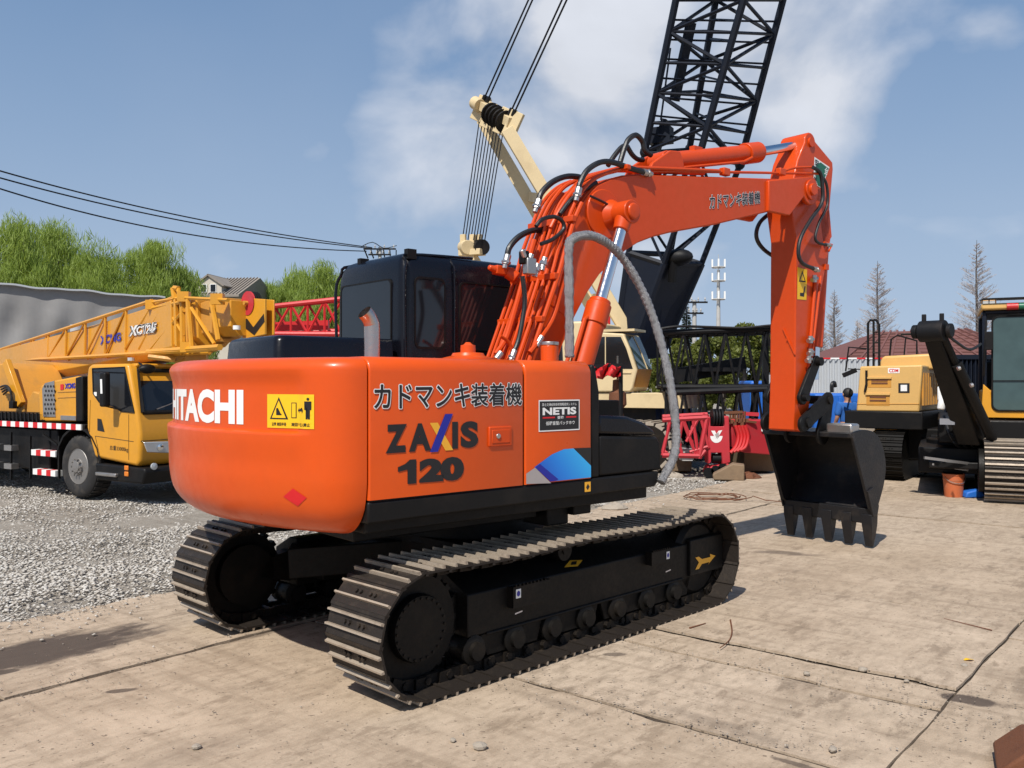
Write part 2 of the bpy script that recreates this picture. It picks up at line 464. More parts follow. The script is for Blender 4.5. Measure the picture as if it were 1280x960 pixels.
def shape(name, poly, mat, parent, frame, proj=None, cell=None):
    """flat printed shape; poly in 2-D, frame maps (a,b)->point"""
    bm = bmesh.new(); vs = [bm.verts.new(frame(*p)) for p in poly]; bm.faces.new(vs)
    if cell:
        bmesh.ops.triangulate(bm, faces=bm.faces)
        for _ in range(6):
            es = [e for e in bm.edges if e.calc_length() > cell]
            if not es: break
            bmesh.ops.subdivide_edges(bm, edges=es, cuts=1)
            bmesh.ops.triangulate(bm, faces=bm.faces)
    if proj:
        for v in bm.verts: v.co = proj(v.co)
    me = bpy.data.meshes.new(name); bm.to_mesh(me); bm.free(); me.materials.append(M[mat])
    o = bpy.data.objects.new(name, me); COL.objects.link(o); o.parent = parent
    return o

# ------------------------------------------------------------------ the orange excavator in front
EX, EY, EH = -0.302, 6.706, 44.86
SW = radians(-4.5)                       # the upper works are swung a little to the right
exc = empty('excavator', (EX, EY, 0), radians(90 - EH),
            'large orange crawler excavator with black cab and white maker lettering across its counterweight', 'excavator')
def unp(u, v, y, swing=True):
    a_ = radians(EH) - (SW if swing else 0); c, s = cos(a_), sin(a_); a = (u - 640) / FL
    x = (a * (EY + y * s) - EX + y * c) / (s - a * c); Y = EY + x * c + y * s
    return Vector((x, y, HC - (v - V0) * Y / FL))
def U(u, v, y=-1.22): return unp(u, v, y)
def T(u, v, y=-1.1): return unp(u, v, y, False)

# ---- undercarriage
R0, CZ, CX = .348, .372, 1.435
sh = MB()
sh.m = 0
sh.bx(-.092, .083, -.25, .25, -.006, .008)
sh.bx(.066, .084, -.25, .25, .006, .014); sh.bx(-.094, -.074, -.25, .25, -.016, -.004)
for yy in (-.085, -.045, .045, .085): sh.cyl((-.002, yy, .006), (-.002, yy, .022), .012, n=6)
sh.m = 1
for xx in (-.042, .038): sh.prism([(xx - .009, .006), (xx + .009, .006), (xx + .0055, .028), (xx - .0055, .028)], 'y', -.25, .25)
shoe_me = sh.mesh('track_shoe', ['shoe', 'grouser'])
shp = MB(); shp.m = 0
shp.bx(-.083, .083, -.25, .25, -.006, .008); shp.m = 1
for xx in (-.042, .038): shp.prism([(xx - .012, .006), (xx + .012, .006), (xx + .006, .034), (xx - .006, .033)], 'y', -.245, .25)
shoe_me2 = shp.mesh('track_shoe', ['shoe', 'grouser'])
NS = 47
def path(s, r):
    """point and outward angle on the stadium, arclength fraction s"""
    L = 2 * CX; P = 2 * L + 2 * pi * r; d = (s % 1) * P
    if d < L:                                  # bottom run forward
        return -CX + d, CZ - r, -pi / 2
    d -= L
    if d < pi * r:
        a = -pi / 2 + d / r; return CX + r * cos(a), CZ + r * sin(a), a
    d -= pi * r
    if d < L:
        x = CX - d; sag = .016 * (sin(pi * (d / L) * 2) ** 2)
        return x, CZ + r - sag, pi / 2
    d -= L; a = pi / 2 + d / r
    return -CX + r * cos(a), CZ + r * sin(a), a
for sy, lab in ((-1, 'right'), (1, 'left')):
    yc = sy * .995
    ch = MB()
    n = 88
    for rail in (-.075, .075):
        pts = [path(i / n, R0 - .035) for i in range(n)]
        for i in range(n):
            a = pts[i]; b = pts[(i + 1) % n]
            off = .010 if i % 2 else -.010
            ch.beam((a[0], yc + rail + off, a[1]), (b[0], yc + rail + off, b[1]), .03, .062, up=(cos(a[2]), 0, sin(a[2])))
    for i in range(NS):
        a = path((i + .5) / NS, R0 - .04)
        ch.cyl((a[0], yc - .11, a[1]), (a[0], yc + .11, a[1]), .022, n=8)
    track = ch.build('track', 'chain', exc)
    for k in range(NS):
        x, z, a = path((k + .27) / NS, R0)
        # local X along travel, Z outward
        ez = Vector((cos(a), 0, sin(a))); ey = Vector((0, 1, 0)); ex_ = ey.cross(ez)
        m4 = Matrix(((ex_.x, ey.x, ez.x, x), (ex_.y, ey.y, ez.y, yc), (ex_.z, ey.z, ez.z, z), (0, 0, 0, 1)))
        wob = random.uniform(-.012, .012)
        inst(shoe_me if k % 2 == 0 or sy < 0 else shoe_me, 'track_shoe', track, mat4=m4 @ Matrix.Rotation(wob, 4, 'Y'))
    # side frame
    fr = MB(); o = sy
    def Y(a): return o * a
    prof = [(1.10, .245), (1.10, .50), (.90, .60), (.80, .60), (.80, .245)]
    fr.prism([(Y(p[0]), p[1]) for p in prof], 'x', -1.05, 1.27)
    for x_ in (-.62, .08, .78): fr.bx(x_ - .07, x_ + .07, min(Y(.90), Y(1.085)), max(Y(.90), Y(1.085)), .11, .25)
    fr.prism([(Y(a), b) for a, b in ((1.125, .25), (1.125, .53), (.86, .62), (.86, .25))], 'x', 1.27, 1.74)
    fr.prism([(-1.05, .27), (-1.05, .50), (-1.22, .47), (-1.30, .40), (-1.30, .33)], 'y', Y(.88), Y(1.0)) 
    fr.bx(-.9, 1.2, min(Y(1.098), Y(1.112)), max(Y(1.098), Y(1.112)), .232, .252)
    frame = fr.build('track_frame', 'frameblack', exc, bevel=.008)
    for xa, xb, z0, z1 in ((-.72, -.38, .37, .50), (.72, .98, .42, .515)):
        st = MB()
        st.bx(xa, xb, min(Y(1.145), Y(1.155)), max(Y(1.145), Y(1.155)), z0, z1)
        for xx in (xa, xb - .01): st.bx(xx, xx + .01, min(Y(1.10), Y(1.15)), max(Y(1.10), Y(1.15)), z0, z1)
        for q in range(9): st.bx(xa + .02 + q * (xb - xa - .04) / 9, xa + .03 + q * (xb - xa - .04) / 9, min(Y(1.143), Y(1.157)), max(Y(1.143), Y(1.157)), z1, z1 + .012)
        st.build('step', 'frameblack', frame)
    if sy < 0:
        rt = [(0, -.013), (.075, -.013), (.06, -.03), (.135, .022), (.08, .045), (.085, .022), (0, .022), (-.03, .045), (-.065, .045), (-.03, .005), (-.065, -.042), (-.03, -.042)]
        c0 = T(880, 702, -1.128)
        shape('arrow_mark', [(c0.x - .03 + a * 1.45, c0.z + b * 1.1) for a, b in rt], 'amber_ink', frame, lambda a, b: Vector((a, -1.1285, b)))
        for u, v, sc in ((648, 742, 1), (835, 694, .9)):
            p = T(u, v, -1.158)
            shape('hook_sticker', [(p.x - .022 * sc, p.z - .028), (p.x + .022 * sc, p.z - .028), (p.x + .022 * sc, p.z + .028), (p.x - .022 * sc, p.z + .028)], 'white', frame, lambda a, b: Vector((a, -1.1588, b)))
            shape('hook_sticker', [(p.x + .015 * cos(t_) * sc, p.z + .018 * sin(t_)) for t_ in [i * pi / 6 for i in range(12)]], 'blue_ink', frame, lambda a, b: Vector((a, -1.1592, b)))
            shape('scratch', [(p.x - .03, p.z - .125), (p.x + .035, p.z - .118), (p.x + .035, p.z - .110), (p.x - .03, p.z - .116)], 'grey_ink', frame, lambda a, b: Vector((a, -1.1588 if u < 700 else -1.1588, b)))
        # sticker on the sloping top of the frame
        def slope(a, b): return Vector((a, -1.10 + b * .894 * .9, .50 + b * .447 + .003))
        q = -.02
        shape('diamond_sticker', [(q - .12, .05), (q + .0, .03), (q + .10, .08), (q - .01, .105)], 'amber_ink', frame, slope)
        shape('diamond_sticker', [(q - .05, .055), (q + .0, .048), (q + .04, .08), (q - .01, .085)], 'ink', frame, lambda a, b: slope(a, b) + Vector((0, 0, .002)))
        lg = MB(); p1, p2 = T(817, 664, -1.02), T(848, 655, -1.02)
        lg.tube([p1, p1.lerp(p2, .5) + Vector((0, 0, .01)), p2 + Vector((.01, 0, .012))], .010, n=6); lg.build('stray_rod', 'grouser', frame)
    for x_ in (-.93, -.36, .21, .78):
        gd = MB(); gd.prism([(x_, .24), (x_ + .05, .10), (x_ + .50, .10), (x_ + .55, .24)], 'y', min(Y(1.06), Y(1.085)), max(Y(1.06), Y(1.085))); gd.build('roller_shade_plate', 'frameblack', frame, bevel=.006)  # plates added to darken the rollers, which only shadow would hide
    # sprocket, hub, idler, rollers
    hb = MB(); hx, hz = -CX + .03, CZ
    hb.lathe([(.30, -.05), (.30, .05)], (hx, yc, hz), (0, 1, 0), 22)
    for i in range(21):
        a = 2 * pi * i / 21
        hb.box((hx + .305 * cos(a), yc, hz + .305 * sin(a)), (.05, .06, .04), Matrix.Rotation(-a, 3, 'Y'))
    spr = hb.build('sprocket', 'frameblack', exc)
    cv = MB()
    s_ = o
    prof = [(.03, .0), (.185, .0), (.192, -.015), (.195, -.14), (.215, -.15), (.215, -.22), (.03, -.22)]
    cv.lathe([(r, s_ * z) for r, z in prof], (hx, s_ * 1.10, hz), (0, 1, 0), 36)
    hub = cv.build('travel_motor_cover', 'frameblack', spr)
    bt = MB()
    for i in range(18):
        a = 2 * pi * i / 18
        bt.cyl((hx + .203 * cos(a), s_ * .95, hz + .203 * sin(a)), (hx + .203 * cos(a), s_ * .975, hz + .203 * sin(a)), .011, n=6)
    for i in range(24):
        a = 2 * pi * i / 24
        bt.cyl((hx + .172 * cos(a), s_ * 1.095, hz + .172 * sin(a)), (hx + .172 * cos(a), s_ * 1.108, hz + .172 * sin(a)), .008, n=6)
    bt.each('bolt', 'chain', spr)
    idl = MB(); idl.lathe([(.05, -.09), (.26, -.09), (.30, -.06), (.305, 0), (.30, .06), (.26, .09), (.05, .09)], (CX - .01, yc, CZ), (0, 1, 0), 28)
    idl.build('idler_wheel', 'frameblack', exc)
    for i in range(7):
        rl = MB(); x = -1.0 + i * .345
        rl.lathe([(.03, -.15), (.055, -.15), (.055, -.12), (.09, -.11), (.09, -.05), (.075, -.04), (.075, .04), (.09, .05), (.09, .11), (.055, .12), (.055, .15), (.03, .15)], (x, yc, .165), (0, 1, 0), 14)
        rl.build('track_roller', 'frameblack', exc)
    cr = MB(); p = T(712, 684, -1.1); cr.lathe([(.02, 0), (.07, 0), (.072, .012), (.072, .08), (.06, .16), (.02, .16)], (p.x, min(s_ * 1.06, s_ * .9), CZ + .265), (0, 1, 0), 18)
    cr.lathe([(.005, -.006), (.028, -.006), (.028, .002), (.005, .002)], (p.x, s_ * 1.063, CZ + .265), (0, 1, 0), 12)
    cr.build('carrier_roller', 'frameblack', exc)
cf = MB()
cf.bx(-.55, .62, -.80, .80, .36, .66); cf.bx(-.95, 1.0, -.80, -.60, .30, .55); cf.bx(-.95, 1.0, .60, .80, .30, .55)
for a in (-1, 1):
    for b in (-1, 1): cf.beam((a * .3, b * .2, .5), (a * 1.1, b * .8, .45), .35, .22)
cf.cyl((0, 0, .6), (0, 0, .82), .56, .52, 36)
cf.build('centre_frame', 'frameblack', exc, bevel=.01)
sr = MB(); sr.cyl((0, 0, .80), (0, 0, .93), .60, n=48)
for i in range(30):
    a = 2 * pi * i / 30; sr.cyl((.57 * cos(a), .57 * sin(a), .78), (.57 * cos(a), .57 * sin(a), .80), .014, n=6)
sr.build('slewing_ring', 'chain', exc)

# ---- upper works (all in the swung frame)
def up(mb, name, mat, bevel=0, parent=exc, **k):
    return mb.build(name, mat, parent, bevel=bevel, rz=SW if parent is exc else None, **k)
b = MB()
b.bx(-1.64, .70, -1.14, 1.15, .935, 1.06); b.bx(.70, 1.15, .1, 1.15, .935, 1.06)
b.bx(-1.60, -.2, -.95, .95, .86, .94)
b.bx(.1, 1.2, -.42, .05, 1.0, 1.62)
b.bx(-1.0, .1, -1.0, .2, 1.05, 1.80)
for yy in (-.44, .03): b.prism([(-.1, 1.0), (.85, 1.0), (.80, 1.35), (.45, 1.72), (.05, 1.72)], 'y', yy, yy + .04)
deck = up(b, 'turntable_deck', 'frameblack', .008)
b = MB(); b.bx(-.15, .05, -1.0, -.75, .80, .95); b.bx(.05, .22, -1.05, -.8, .86, .95); up(b, 'underbody_bracket', 'frameblack', .01)
sk = MB()
sk.prism([(-1.665, 1.00), (.70, 1.02), (.735, 1.05), (.745, 1.128), (-1.665, 1.118)], 'y', -1.215, -1.10)
skirt = up(sk, 'side_skirt', 'blackmat', .012)
stk = U(735, 609); 
def side(y=-1.2235): return lambda a, b_: Vector((a, y, b_))
shape('skirt_sticker', [(stk.x - .028, stk.z - .03), (stk.x + .028, stk.z - .03), (stk.x + .028, stk.z + .035), (stk.x - .028, stk.z + .035)], 'amber_ink', skirt, side(-1.217))
shape('skirt_sticker', [(stk.x - .016, stk.z - .0), (stk.x + .0, stk.z - .02), (stk.x + .018, stk.z + .002), (stk.x + .002, stk.z + .024)], 'ink', skirt, side(-1.2178))

# counterweight: rings of a rounded arc, undercut below, with a moulded crease across its back
XF = -1.672
def cw_plan():
    pts = []
    yb, xb = 1.215, XF
    # right side -> rear -> left side
    Rr = 2.19
    corner_r = .27
    half = []
    yc_ = yb - corner_r
    # centre of the corner arc so that it is tangent to the big arc
    # big arc centre (cxb,0)
    cxb = .02
    # distance from big centre to the corner centre = Rr - corner_r
    xc_ = cxb - sqrt((Rr - corner_r) ** 2 - yc_ ** 2)
    aend = math.atan2(yc_, -(xc_ - cxb))
    for i in range(5): half.append((xb + (xc_ - xb) * i / 5, -yb, 0, -1))
    for i in range(15):
        t = i / 14; a = pi / 2 - (pi / 2 - aend) * t
        half.append((xc_ - corner_r * cos(a), -(yc_ + corner_r * sin(a)), -cos(a), -sin(a)))
    for i in range(1, 25):
        a = aend * (1 - i / 24)
        half.append((cxb - Rr * cos(a), -Rr * sin(a), -cos(a), -sin(a)))
    return half + [(x, -y, nx, -ny) for x, y, nx, ny in half[-2::-1]]
plan = cw_plan()
def smooth(t): t = max(0, min(1, t)); return t * t * (3 - 2 * t)
rings = []
ZL = []
for i in range(9): ZL.append(.925 + .19 * (1 - cos(pi / 2 * i / 8)) )
ZL += [1.13 + .02 * i for i in range(1, 16)]
ZL += [1.445, 1.46, 1.475, 1.482, 1.489, 1.495, 1.502, 1.51, 1.52, 1.54, 1.58, 1.62, 1.66, 1.70, 1.74, 1.77, 1.80, 1.83]
ZL += [1.83 + .072 * sin(pi / 2 * i / 7) for i in range(1, 8)]
for z in ZL:
    ins = 0
    if z < 1.115: ins = .20 * (1 - sqrt(max(0, 1 - ((1.115 - z) / .19) ** 2)))
    if z > 1.83: ins += .085 * (1 - sqrt(max(0, 1 - ((z - 1.83) / .0725) ** 2)))
    ins += .035 * smooth((1.25 - z) / .3)
    row = []
    for (x, y, nx, ny) in plan:
        fy = smooth((y + 1.12) / .16) * smooth((1.1 - y) / .2)
        rec = 0
        if y > -1.0:
            up_ = smooth((z - 1.487) / .016)
            fade = smooth((1.86 - z) / .12)
            rec = .026 * up_ * fade * smooth((y + 1.0) / .03)
            rec -= .010 * smooth((1.50 - z) / .02) * smooth((z - 1.30) / .16) * smooth((y + 1.0) / .05)
        sag = 0
        dz = -.0 * y
        row.append((min(x - nx * (ins + rec * fy), XF), y - ny * (ins + rec * fy), z + sag))
    rings.append(row)
b = MB(); b.loft(rings)
cw = up(b, 'counterweight', 'orange', thr=50)
_bm = bmesh.new(); _bm.from_mesh(cw.data); cwt = BVHTree.FromBMesh(_bm); _bm.free()
def oncw(eps=.0025):
    def f(p):
        # p: (any x, y, z): drop it on the back of the counterweight along +x
        h = cwt.ray_cast(Vector((-4, p.y, p.z)), Vector((1, 0, 0)))
        if h[0] is None: h = cwt.find_nearest(Vector((-1.9, p.y, p.z)))
        nn = h[1] if h[1].x < 0 else -h[1]
        return h[0] + nn * eps
    return f
def yz(a, b_): return Vector((-3, a, b_))
lettering('lettering', 'HITACHI', [(-3, .615, 1.525), (-3, -.550, 1.525), (-3, -.550, 1.725), (-3, .615, 1.725)], 'white', cw, off=.048, proj=oncw(), cell=.05)
def rect(x0, x1, z0, z1): return [(x0, z0), (x1, z0), (x1, z1), (x0, z1)]
LY = (-.785, -1.215)    # label, left and right edges in y (image left = larger y)
shape('warning_label', rect(-.735, -1.055, 1.515, 1.70), 'yellowsign', cw, yz, oncw(.003), .04)
# NB: the label narrows on the round corner; marks are placed by fraction of its width
def lab(fx, fz): return (-.735 - fx * .320, 1.515 + fz * .185)
def mark(poly, mat='ink', e=.0042): shape('label_mark', [lab(*p) for p in poly], mat, cw, yz, oncw(e), .04)
mark([(.06, .26), (.44, .26), (.25, .92)]); mark([(.105, .30), (.395, .30), (.25, .82)], 'yellowsign', .0052)
mark([(.20, .38), (.31, .38), (.31, .42), (.24, .45), (.235, .60), (.20, .58)], 'ink', .0062)
mark([(.50, .30), (.60, .30), (.60, .76), (.50, .76)]); mark([(.515, .325), (.585, .325), (.585, .735), (.515, .735)], 'yellowsign', .0052)
mark([(.625, .53), (.67, .62), (.67, .555), (.755, .555), (.755, .62), (.80, .53), (.755, .44), (.755, .505), (.67, .505), (.67, .44)])
mark([(.85, .28), (.885, .28), (.885, .55), (.893, .55), (.893, .28), (.93, .28), (.93, .55), (.955, .55), (.955, .80), (.825, .80), (.825, .55), (.85, .55)])
mark([(.892 + .027 * cos(i * pi / 5), .865 + .045 * sin(i * pi / 5)) for i in range(10)])
lettering('label_text', '注意 旋回半径', [(-3, *lab(.10, .06)), (-3, *lab(.40, .06)), (-3, *lab(.40, .17)), (-3, *lab(.10, .17))], 'ink', cw, proj=oncw(.0045), cell=.05)
lettering('label_text', '旋回中立入禁止', [(-3, *lab(.50, .06)), (-3, *lab(.93, .06)), (-3, *lab(.93, .17)), (-3, *lab(.50, .17))], 'ink', cw, proj=oncw(.0045), cell=.05)
shape('red_diamond', [(-.862, 1.143), (-.940, 1.095), (-1.003, 1.145), (-.93, 1.192)], 'red_ink', cw, yz, oncw(.003), .04)

# side doors: one rounded pressing each, turning over into the hood
def doorprof(y0, zb):
    pr = [(-y0, zb)]
    for i in range(9):
        a = pi / 2 * i / 8
        pr.append((-y0 + .085 * (1 - cos(a)), 1.822 + .085 * sin(a)))
    return pr
def door(x0, x1, name):
    rows = []
    xs = [x0, x0 + .004, x0 + .012, x1 - .012, x1 - .004, x1]
    ins = [.012, .004, 0, 0, .004, .012]
    for x, q in zip(xs, ins):
        pr = doorprof(1.22 - q, 1.128)
        rows.append([(x, p[0], p[1] - (q if p[1] > 1.7 else 0)) for p in pr] + [(x, -.25, 1.907 - q), (x, -.25, 1.80), (x, -1.1, 1.70), (x, -1.1, 1.128)])
    m = MB(); m.loft(rows)
    return up(m, name, 'orange', thr=40)
d1 = door(-1.662, -.553, 'engine_door')
d2 = door(-.541, .048, 'pump_door')
b = MB(); b.bx(-1.66, .04, -.252, 1.19, 1.70, 1.90); b.bx(-1.66, -.55, .9, 1.2, 1.1, 1.7)
up(b, 'hood_deck', 'orange', .02)
b = MB(); b.bx(-1.655, .04, -1.205, -1.06, 1.10, 1.815); up(b, 'door_gap', 'blackmat')
# hood details
p = U(585, 440, -.8)
b = MB(); b.lathe([(.17, 0), (.168, .018), (.11, .032), (.10, .05), (.05, .055), (.048, .10), (.03, .105), (.015, .12), (.001, .12)], (p.x, -.8, 1.905), (0, 0, 1), 28)
up(b, 'filler_cap', 'orange')
for u in (527, 543, 556):
    p = U(u, 443, -.85); b = MB(); b.lathe([(.022, 0), (.02, .008), (.001, .012)], (p.x, -.85, 1.906), n=10); up(b, 'hood_bolt', 'orange')
p = U(687, 440, -.8); b = MB(); b.cyl((p.x, -.8, 1.89), (p.x, -.8, 2.025), .063, n=24); can = up(b, 'breather_canister', 'orange', .006)
b = MB(); b.cyl((p.x, -.8, 2.025), (p.x, -.8, 2.05), .066, n=24); up(b, 'canister_lid', 'steel', .004, parent=can)
# latch
c0, c1 = U(611, 545), U(634, 542)
b = MB(); b.bx(c0.x - .005, c1.x + .03, -1.232, -1.215, c0.z - .065, c0.z + .055)
lt = up(b, 'door_latch', 'orange_b', .006, parent=d1)
b = MB(); b.bx(c0.x + .015, c1.x + .01, -1.236, -1.228, c0.z - .045, c0.z + .035); 
b.m = 1; b.cyl((c0.x + .06, -1.234, c0.z - .002), (c0.x + .06, -1.243, c0.z - .002), .016, n=16); up(b, 'latch_paddle', ['orange_b', 'steel'], .003, parent=d1)
# black pillar in front of the pump door, tool box with lid
b = MB(); b.prism([(.055, 1.128), (.055, 1.875), (.075, 1.89), (.10, 1.86), (.135, 1.70), (.135, 1.128)], 'y', -1.21, -1.0)
up(b, 'door_pillar', 'blackmat', .012)
tb = MB(); tb.prism([(.142, 1.13), (.142, 1.405), (.74, 1.375), (.775, 1.33), (.785, 1.132)], 'y', -1.205, -.55)
tbx = up(tb, 'toolbox', 'blackmat', .018)
tb = MB()
A, B_, C_ = U(750, 519), U(790, 520), U(822, 540)
tb.prism([(.140, 1.415), (.140, 1.545), (.42, 1.53), (.60, 1.485), (.70, 1.435), (.75, 1.385)], 'y', -1.20, -.55)
up(tb, 'toolbox_lid', 'black', .022, parent=tbx)

# side lettering and decals
def quadpts(u0, v0t, v0b, u1, v1t, v1b, y=-1.2232):
    a, b_, c, d = U(u0, v0b, y), U(u1, v1b, y), U(u1, v1t, y), U(u0, v0t, y)
    return [a, b_, c, d]
def kat(parent, Q, y, k):
    n1, n2 = 'カドマンキ', '装着機'
    a, b_, c, d = (Vector(q) for q in Q)
    f = .615
    m_b = a.lerp(b_, f); m_t = d.lerp(c, f)
    g = Vector((0, -.0012, 0))
    for body, qq in ((n1, [a, m_b, m_t, d]), (n2, [m_b + (b_ - a) * .012, b_, c, m_t + (c - d) * .012])):
        dd = (Vector(b_) - Vector(a)).length * (.0075 if body is n1 else .0065); hh = dd
        ex_ = (Vector(b_) - Vector(a)).normalized(); ez_ = Vector((0, 0, 1))
        for i in range(10):
            t = 2 * pi * i / 10; lettering('lettering_outline', body, qq, 'white', parent, off=0, push=ex_ * dd * cos(t) + ez_ * dd * sin(t) + g * (.05 * i))
        for i in range(5):
            t = 2 * pi * i / 4; k_ = (.32 if body is n1 else .40) if i < 4 else 0
            lettering('lettering', body, qq, 'ink', parent, off=0, push=ex_ * dd * k_ * cos(t) + ez_ * dd * k_ * sin(t) + g * (1 + .05 * i))
kat(d1, quadpts(468, 481, 511, 652, 479, 506), -1.22, 1)
Z = quadpts(482, 531, 567, 598, 526, 559)
a, b_, c, d = Z
def zx(x0, x1, y0=0, y1=1):
    def q(x, y): return (a * (1 - x) + b_ * x) * (1 - y) + (d * (1 - x) + c * x) * y
    return [q(x0, y0), q(x1, y0), q(x1, y1), q(x0, y1)]
for ch, x0, x1 in (('Z', 0, .215), ('A', .235, .47), ('I', .70, .765), ('S', .795, 1.0)):
    lettering('lettering', ch, zx(x0, x1), 'ink', d1, off=.055, shear=0)
q = zx(.46, .70, -.06, 1.0); q2 = zx(.45, .70, -.06, 1.22)
def bar(p1, p2, w, mat, y):
    return shape('x_mark', [(p1[0], p1[1]), (p1[0] + w, p1[1]), (p2[0] + w, p2[1]), (p2[0], p2[1])], mat, d1, lambda s, t: Vector((s, y, t)))
P0 = zx(.47, .70, -.04, 1.0)
w_ = .056
bar((P0[0].x + .10, P0[1].z), (P0[3].x - .01, P0[3].z), w_, 'amber_ink', -1.2234)
P1 = zx(.455, .70, -.06, 1.30)
bar((P1[0].x, P1[0].z), (P1[2].x - w_ + .005, P1[2].z), w_, 'blue_ink', -1.2242)
lettering('lettering', '20', quadpts(524, 574, 604, 580, 570, 600), 'ink', d1, off=.07)
shape('lettering', [(U(u, v).x, U(u, v).z) for u, v in ((509, 605), (520, 604.3), (520, 574), (512, 574.5), (506, 580), (497, 584), (497, 590), (509, 587))], 'ink', d1, side(-1.2232))
NQ = quadpts(674, 501, 539, 724, 499, 537)
n0, n1, n2_, n3 = NQ
x0, x1, z0, z1 = n0.x, n1.x, n0.z, n3.z
shape('sign_border', rect(x0 - .004, x1 + .004, z0 - .004, z1 + .004), 'white', d2, side(-1.2228))
shape('sign_plate', rect(x0 + .004, x1 - .004, z0 + .004, z1 - .004), 'ink', d2, side(-1.2236))
W_, H_ = x1 - x0, z1 - z0
def sg(fx0, fx1, fz0, fz1, y=-1.2244): return [(x0 + fx0 * W_, y, z0 + fz0 * H_), (x0 + fx1 * W_, y, z0 + fz0 * H_), (x0 + fx1 * W_, y, z0 + fz1 * H_), (x0 + fx0 * W_, y, z0 + fz1 * H_)]
lettering('lettering', 'NETIS', sg(.08, .92, .52, .77), 'white', d2, off=.04)
lettering('lettering', '国土交通省新技術情報提供システム', sg(.07, .93, .82, .92), 'white', d2, off=.0)
lettering('lettering', '登録', sg(.44, .60, .38, .48), 'white', d2, off=.01)
lettering('lettering', '低騒音型バックホウ', sg(.16, .88, .18, .31), 'white', d2, off=.01)
for fa, fb in ((.08, .38), (.66, .92)): shape('sign_stripe', rect(x0 + fa * W_, x0 + fb * W_, z0 + .41 * H_, z0 + .46 * H_), 'red_ink', d2, side(-1.2244))
# blue swoosh in the corner of the pump door
def S(u, v): q = U(u, v, -1.2235); return (q.x, q.z)
sw_ = [S(668, 584), S(690, 568), S(705, 561.5), S(717, 560.5), S(740, 582), S(740, 596.5), S(692, 602)]
sw_ = [(min(x_, .040), max(z_, 1.134)) for x_, z_ in sw_]
shape('swoosh', sw_, 'bluegrad', d2, side(-1.2230))
shape('swoosh', [(-.535, 1.134), S(689, 604), S(669, 584.5), (-.535, S(658, 592)[1])], 'grey_ink', d2, side(-1.2232))
shape('swoosh', [S(669, 584.5), S(675, 580), S(698, 599), (S(694, 604)[0], 1.134), (S(688, 604)[0], 1.134)], 'blue_ink', d2, side(-1.2238))
shape('swoosh', [S(717, 560.3), (.040, S(739, 559.5)[1]), (.040, S(740, 582)[1])], 'ink', d2, side(-1.2232))

# engine cover (black) and exhaust
b = MB()
hx0, hx1, hy0, hy1 = -1.50, -.56, .235, 1.12
rr = []
for z, q in ((1.88, 0), (2.05, .01), (2.078, .022), (2.09, .05), (2.092, .08)):
    r_ = .06
    x0_, x1_, y0_, y1_ = hx0 + q, hx1, hy0 + q, hy1 - q * 2.2
    row = []
    for cx_, cy_, a0 in ((x0_ + r_, y0_ + r_, pi), (x1_ - .01, y0_ + .01, 1.5 * pi), (x1_ - .01, y1_ - .01, 0), (x0_ + r_, y1_ - r_, pi / 2)):
        rq = r_ if a0 in (pi, pi / 2) else .01
        for i in range(5):
            a = a0 + pi / 2 * i / 4
            row.append((cx_ + rq * cos(a), cy_ + rq * sin(a), z))
    rr.append(row)
b.loft(rr); up(b, 'engine_cover', 'black', thr=50)
e0, e1, e2, e3 = U(465, 446, -.6), U(465, 412, -.6), U(461, 396, -.6), U(450, 384, -.6)
b = MB(); pts = [Vector((e0.x, -.6, 1.88)), e1, U(464, 404, -.6), U(460.5, 396, -.6), U(455.5, 390, -.6)]
pp = spline(pts, 5)
b.tube(pp, .049, n=20, caps=False); b.tube(pp, .044, n=20, caps=False)
up(b, 'exhaust_pipe', 'exhaust')
b = MB(); b.cyl(pp[-1] - (pp[-1] - pp[-2]).normalized() * .05, pp[-1] - (pp[-1] - pp[-2]).normalized() * .045, .045, n=20); up(b, 'exhaust_bore', 'ink')

# cab
cx0, cx1, cy0, cy1 = -.50, 1.22, .20, 1.235
b = MB(); rr = []
for z, q, fwd in ((1.06, 0, 0), (1.95, 0, 0), (2.45, .004, -.04), (2.62, .014, -.10), (2.69, .032, -.13), (2.735, .068, -.16), (2.755, .12, -.20), (2.762, .18, -.26)):
    row = []
    r_ = .11
    x0_, x1_, y0_, y1_ = cx0 + q * .8, cx1 - q + fwd * .6, cy0 + q * .7, cy1 - q * .9
    for sx, sy, a0, rq in ((x0_, y0_, pi, .085), (x1_, y0_, 1.5 * pi, r_), (x1_, y1_, 0, r_), (x0_, y1_, pi / 2, .10)):
        cx_ = sx + rq if a0 in (pi, pi / 2) else sx - rq
        cy_ = sy + rq if a0 in (pi, 1.5 * pi) else sy - rq
        for i in range(7):
            a = a0 + pi / 2 * i / 6
            row.append((cx_ + rq * cos(a), cy_ + rq * sin(a), z))
    rr.append(row)
b.loft(rr); cab = up(b, 'cab', 'black', thr=50)
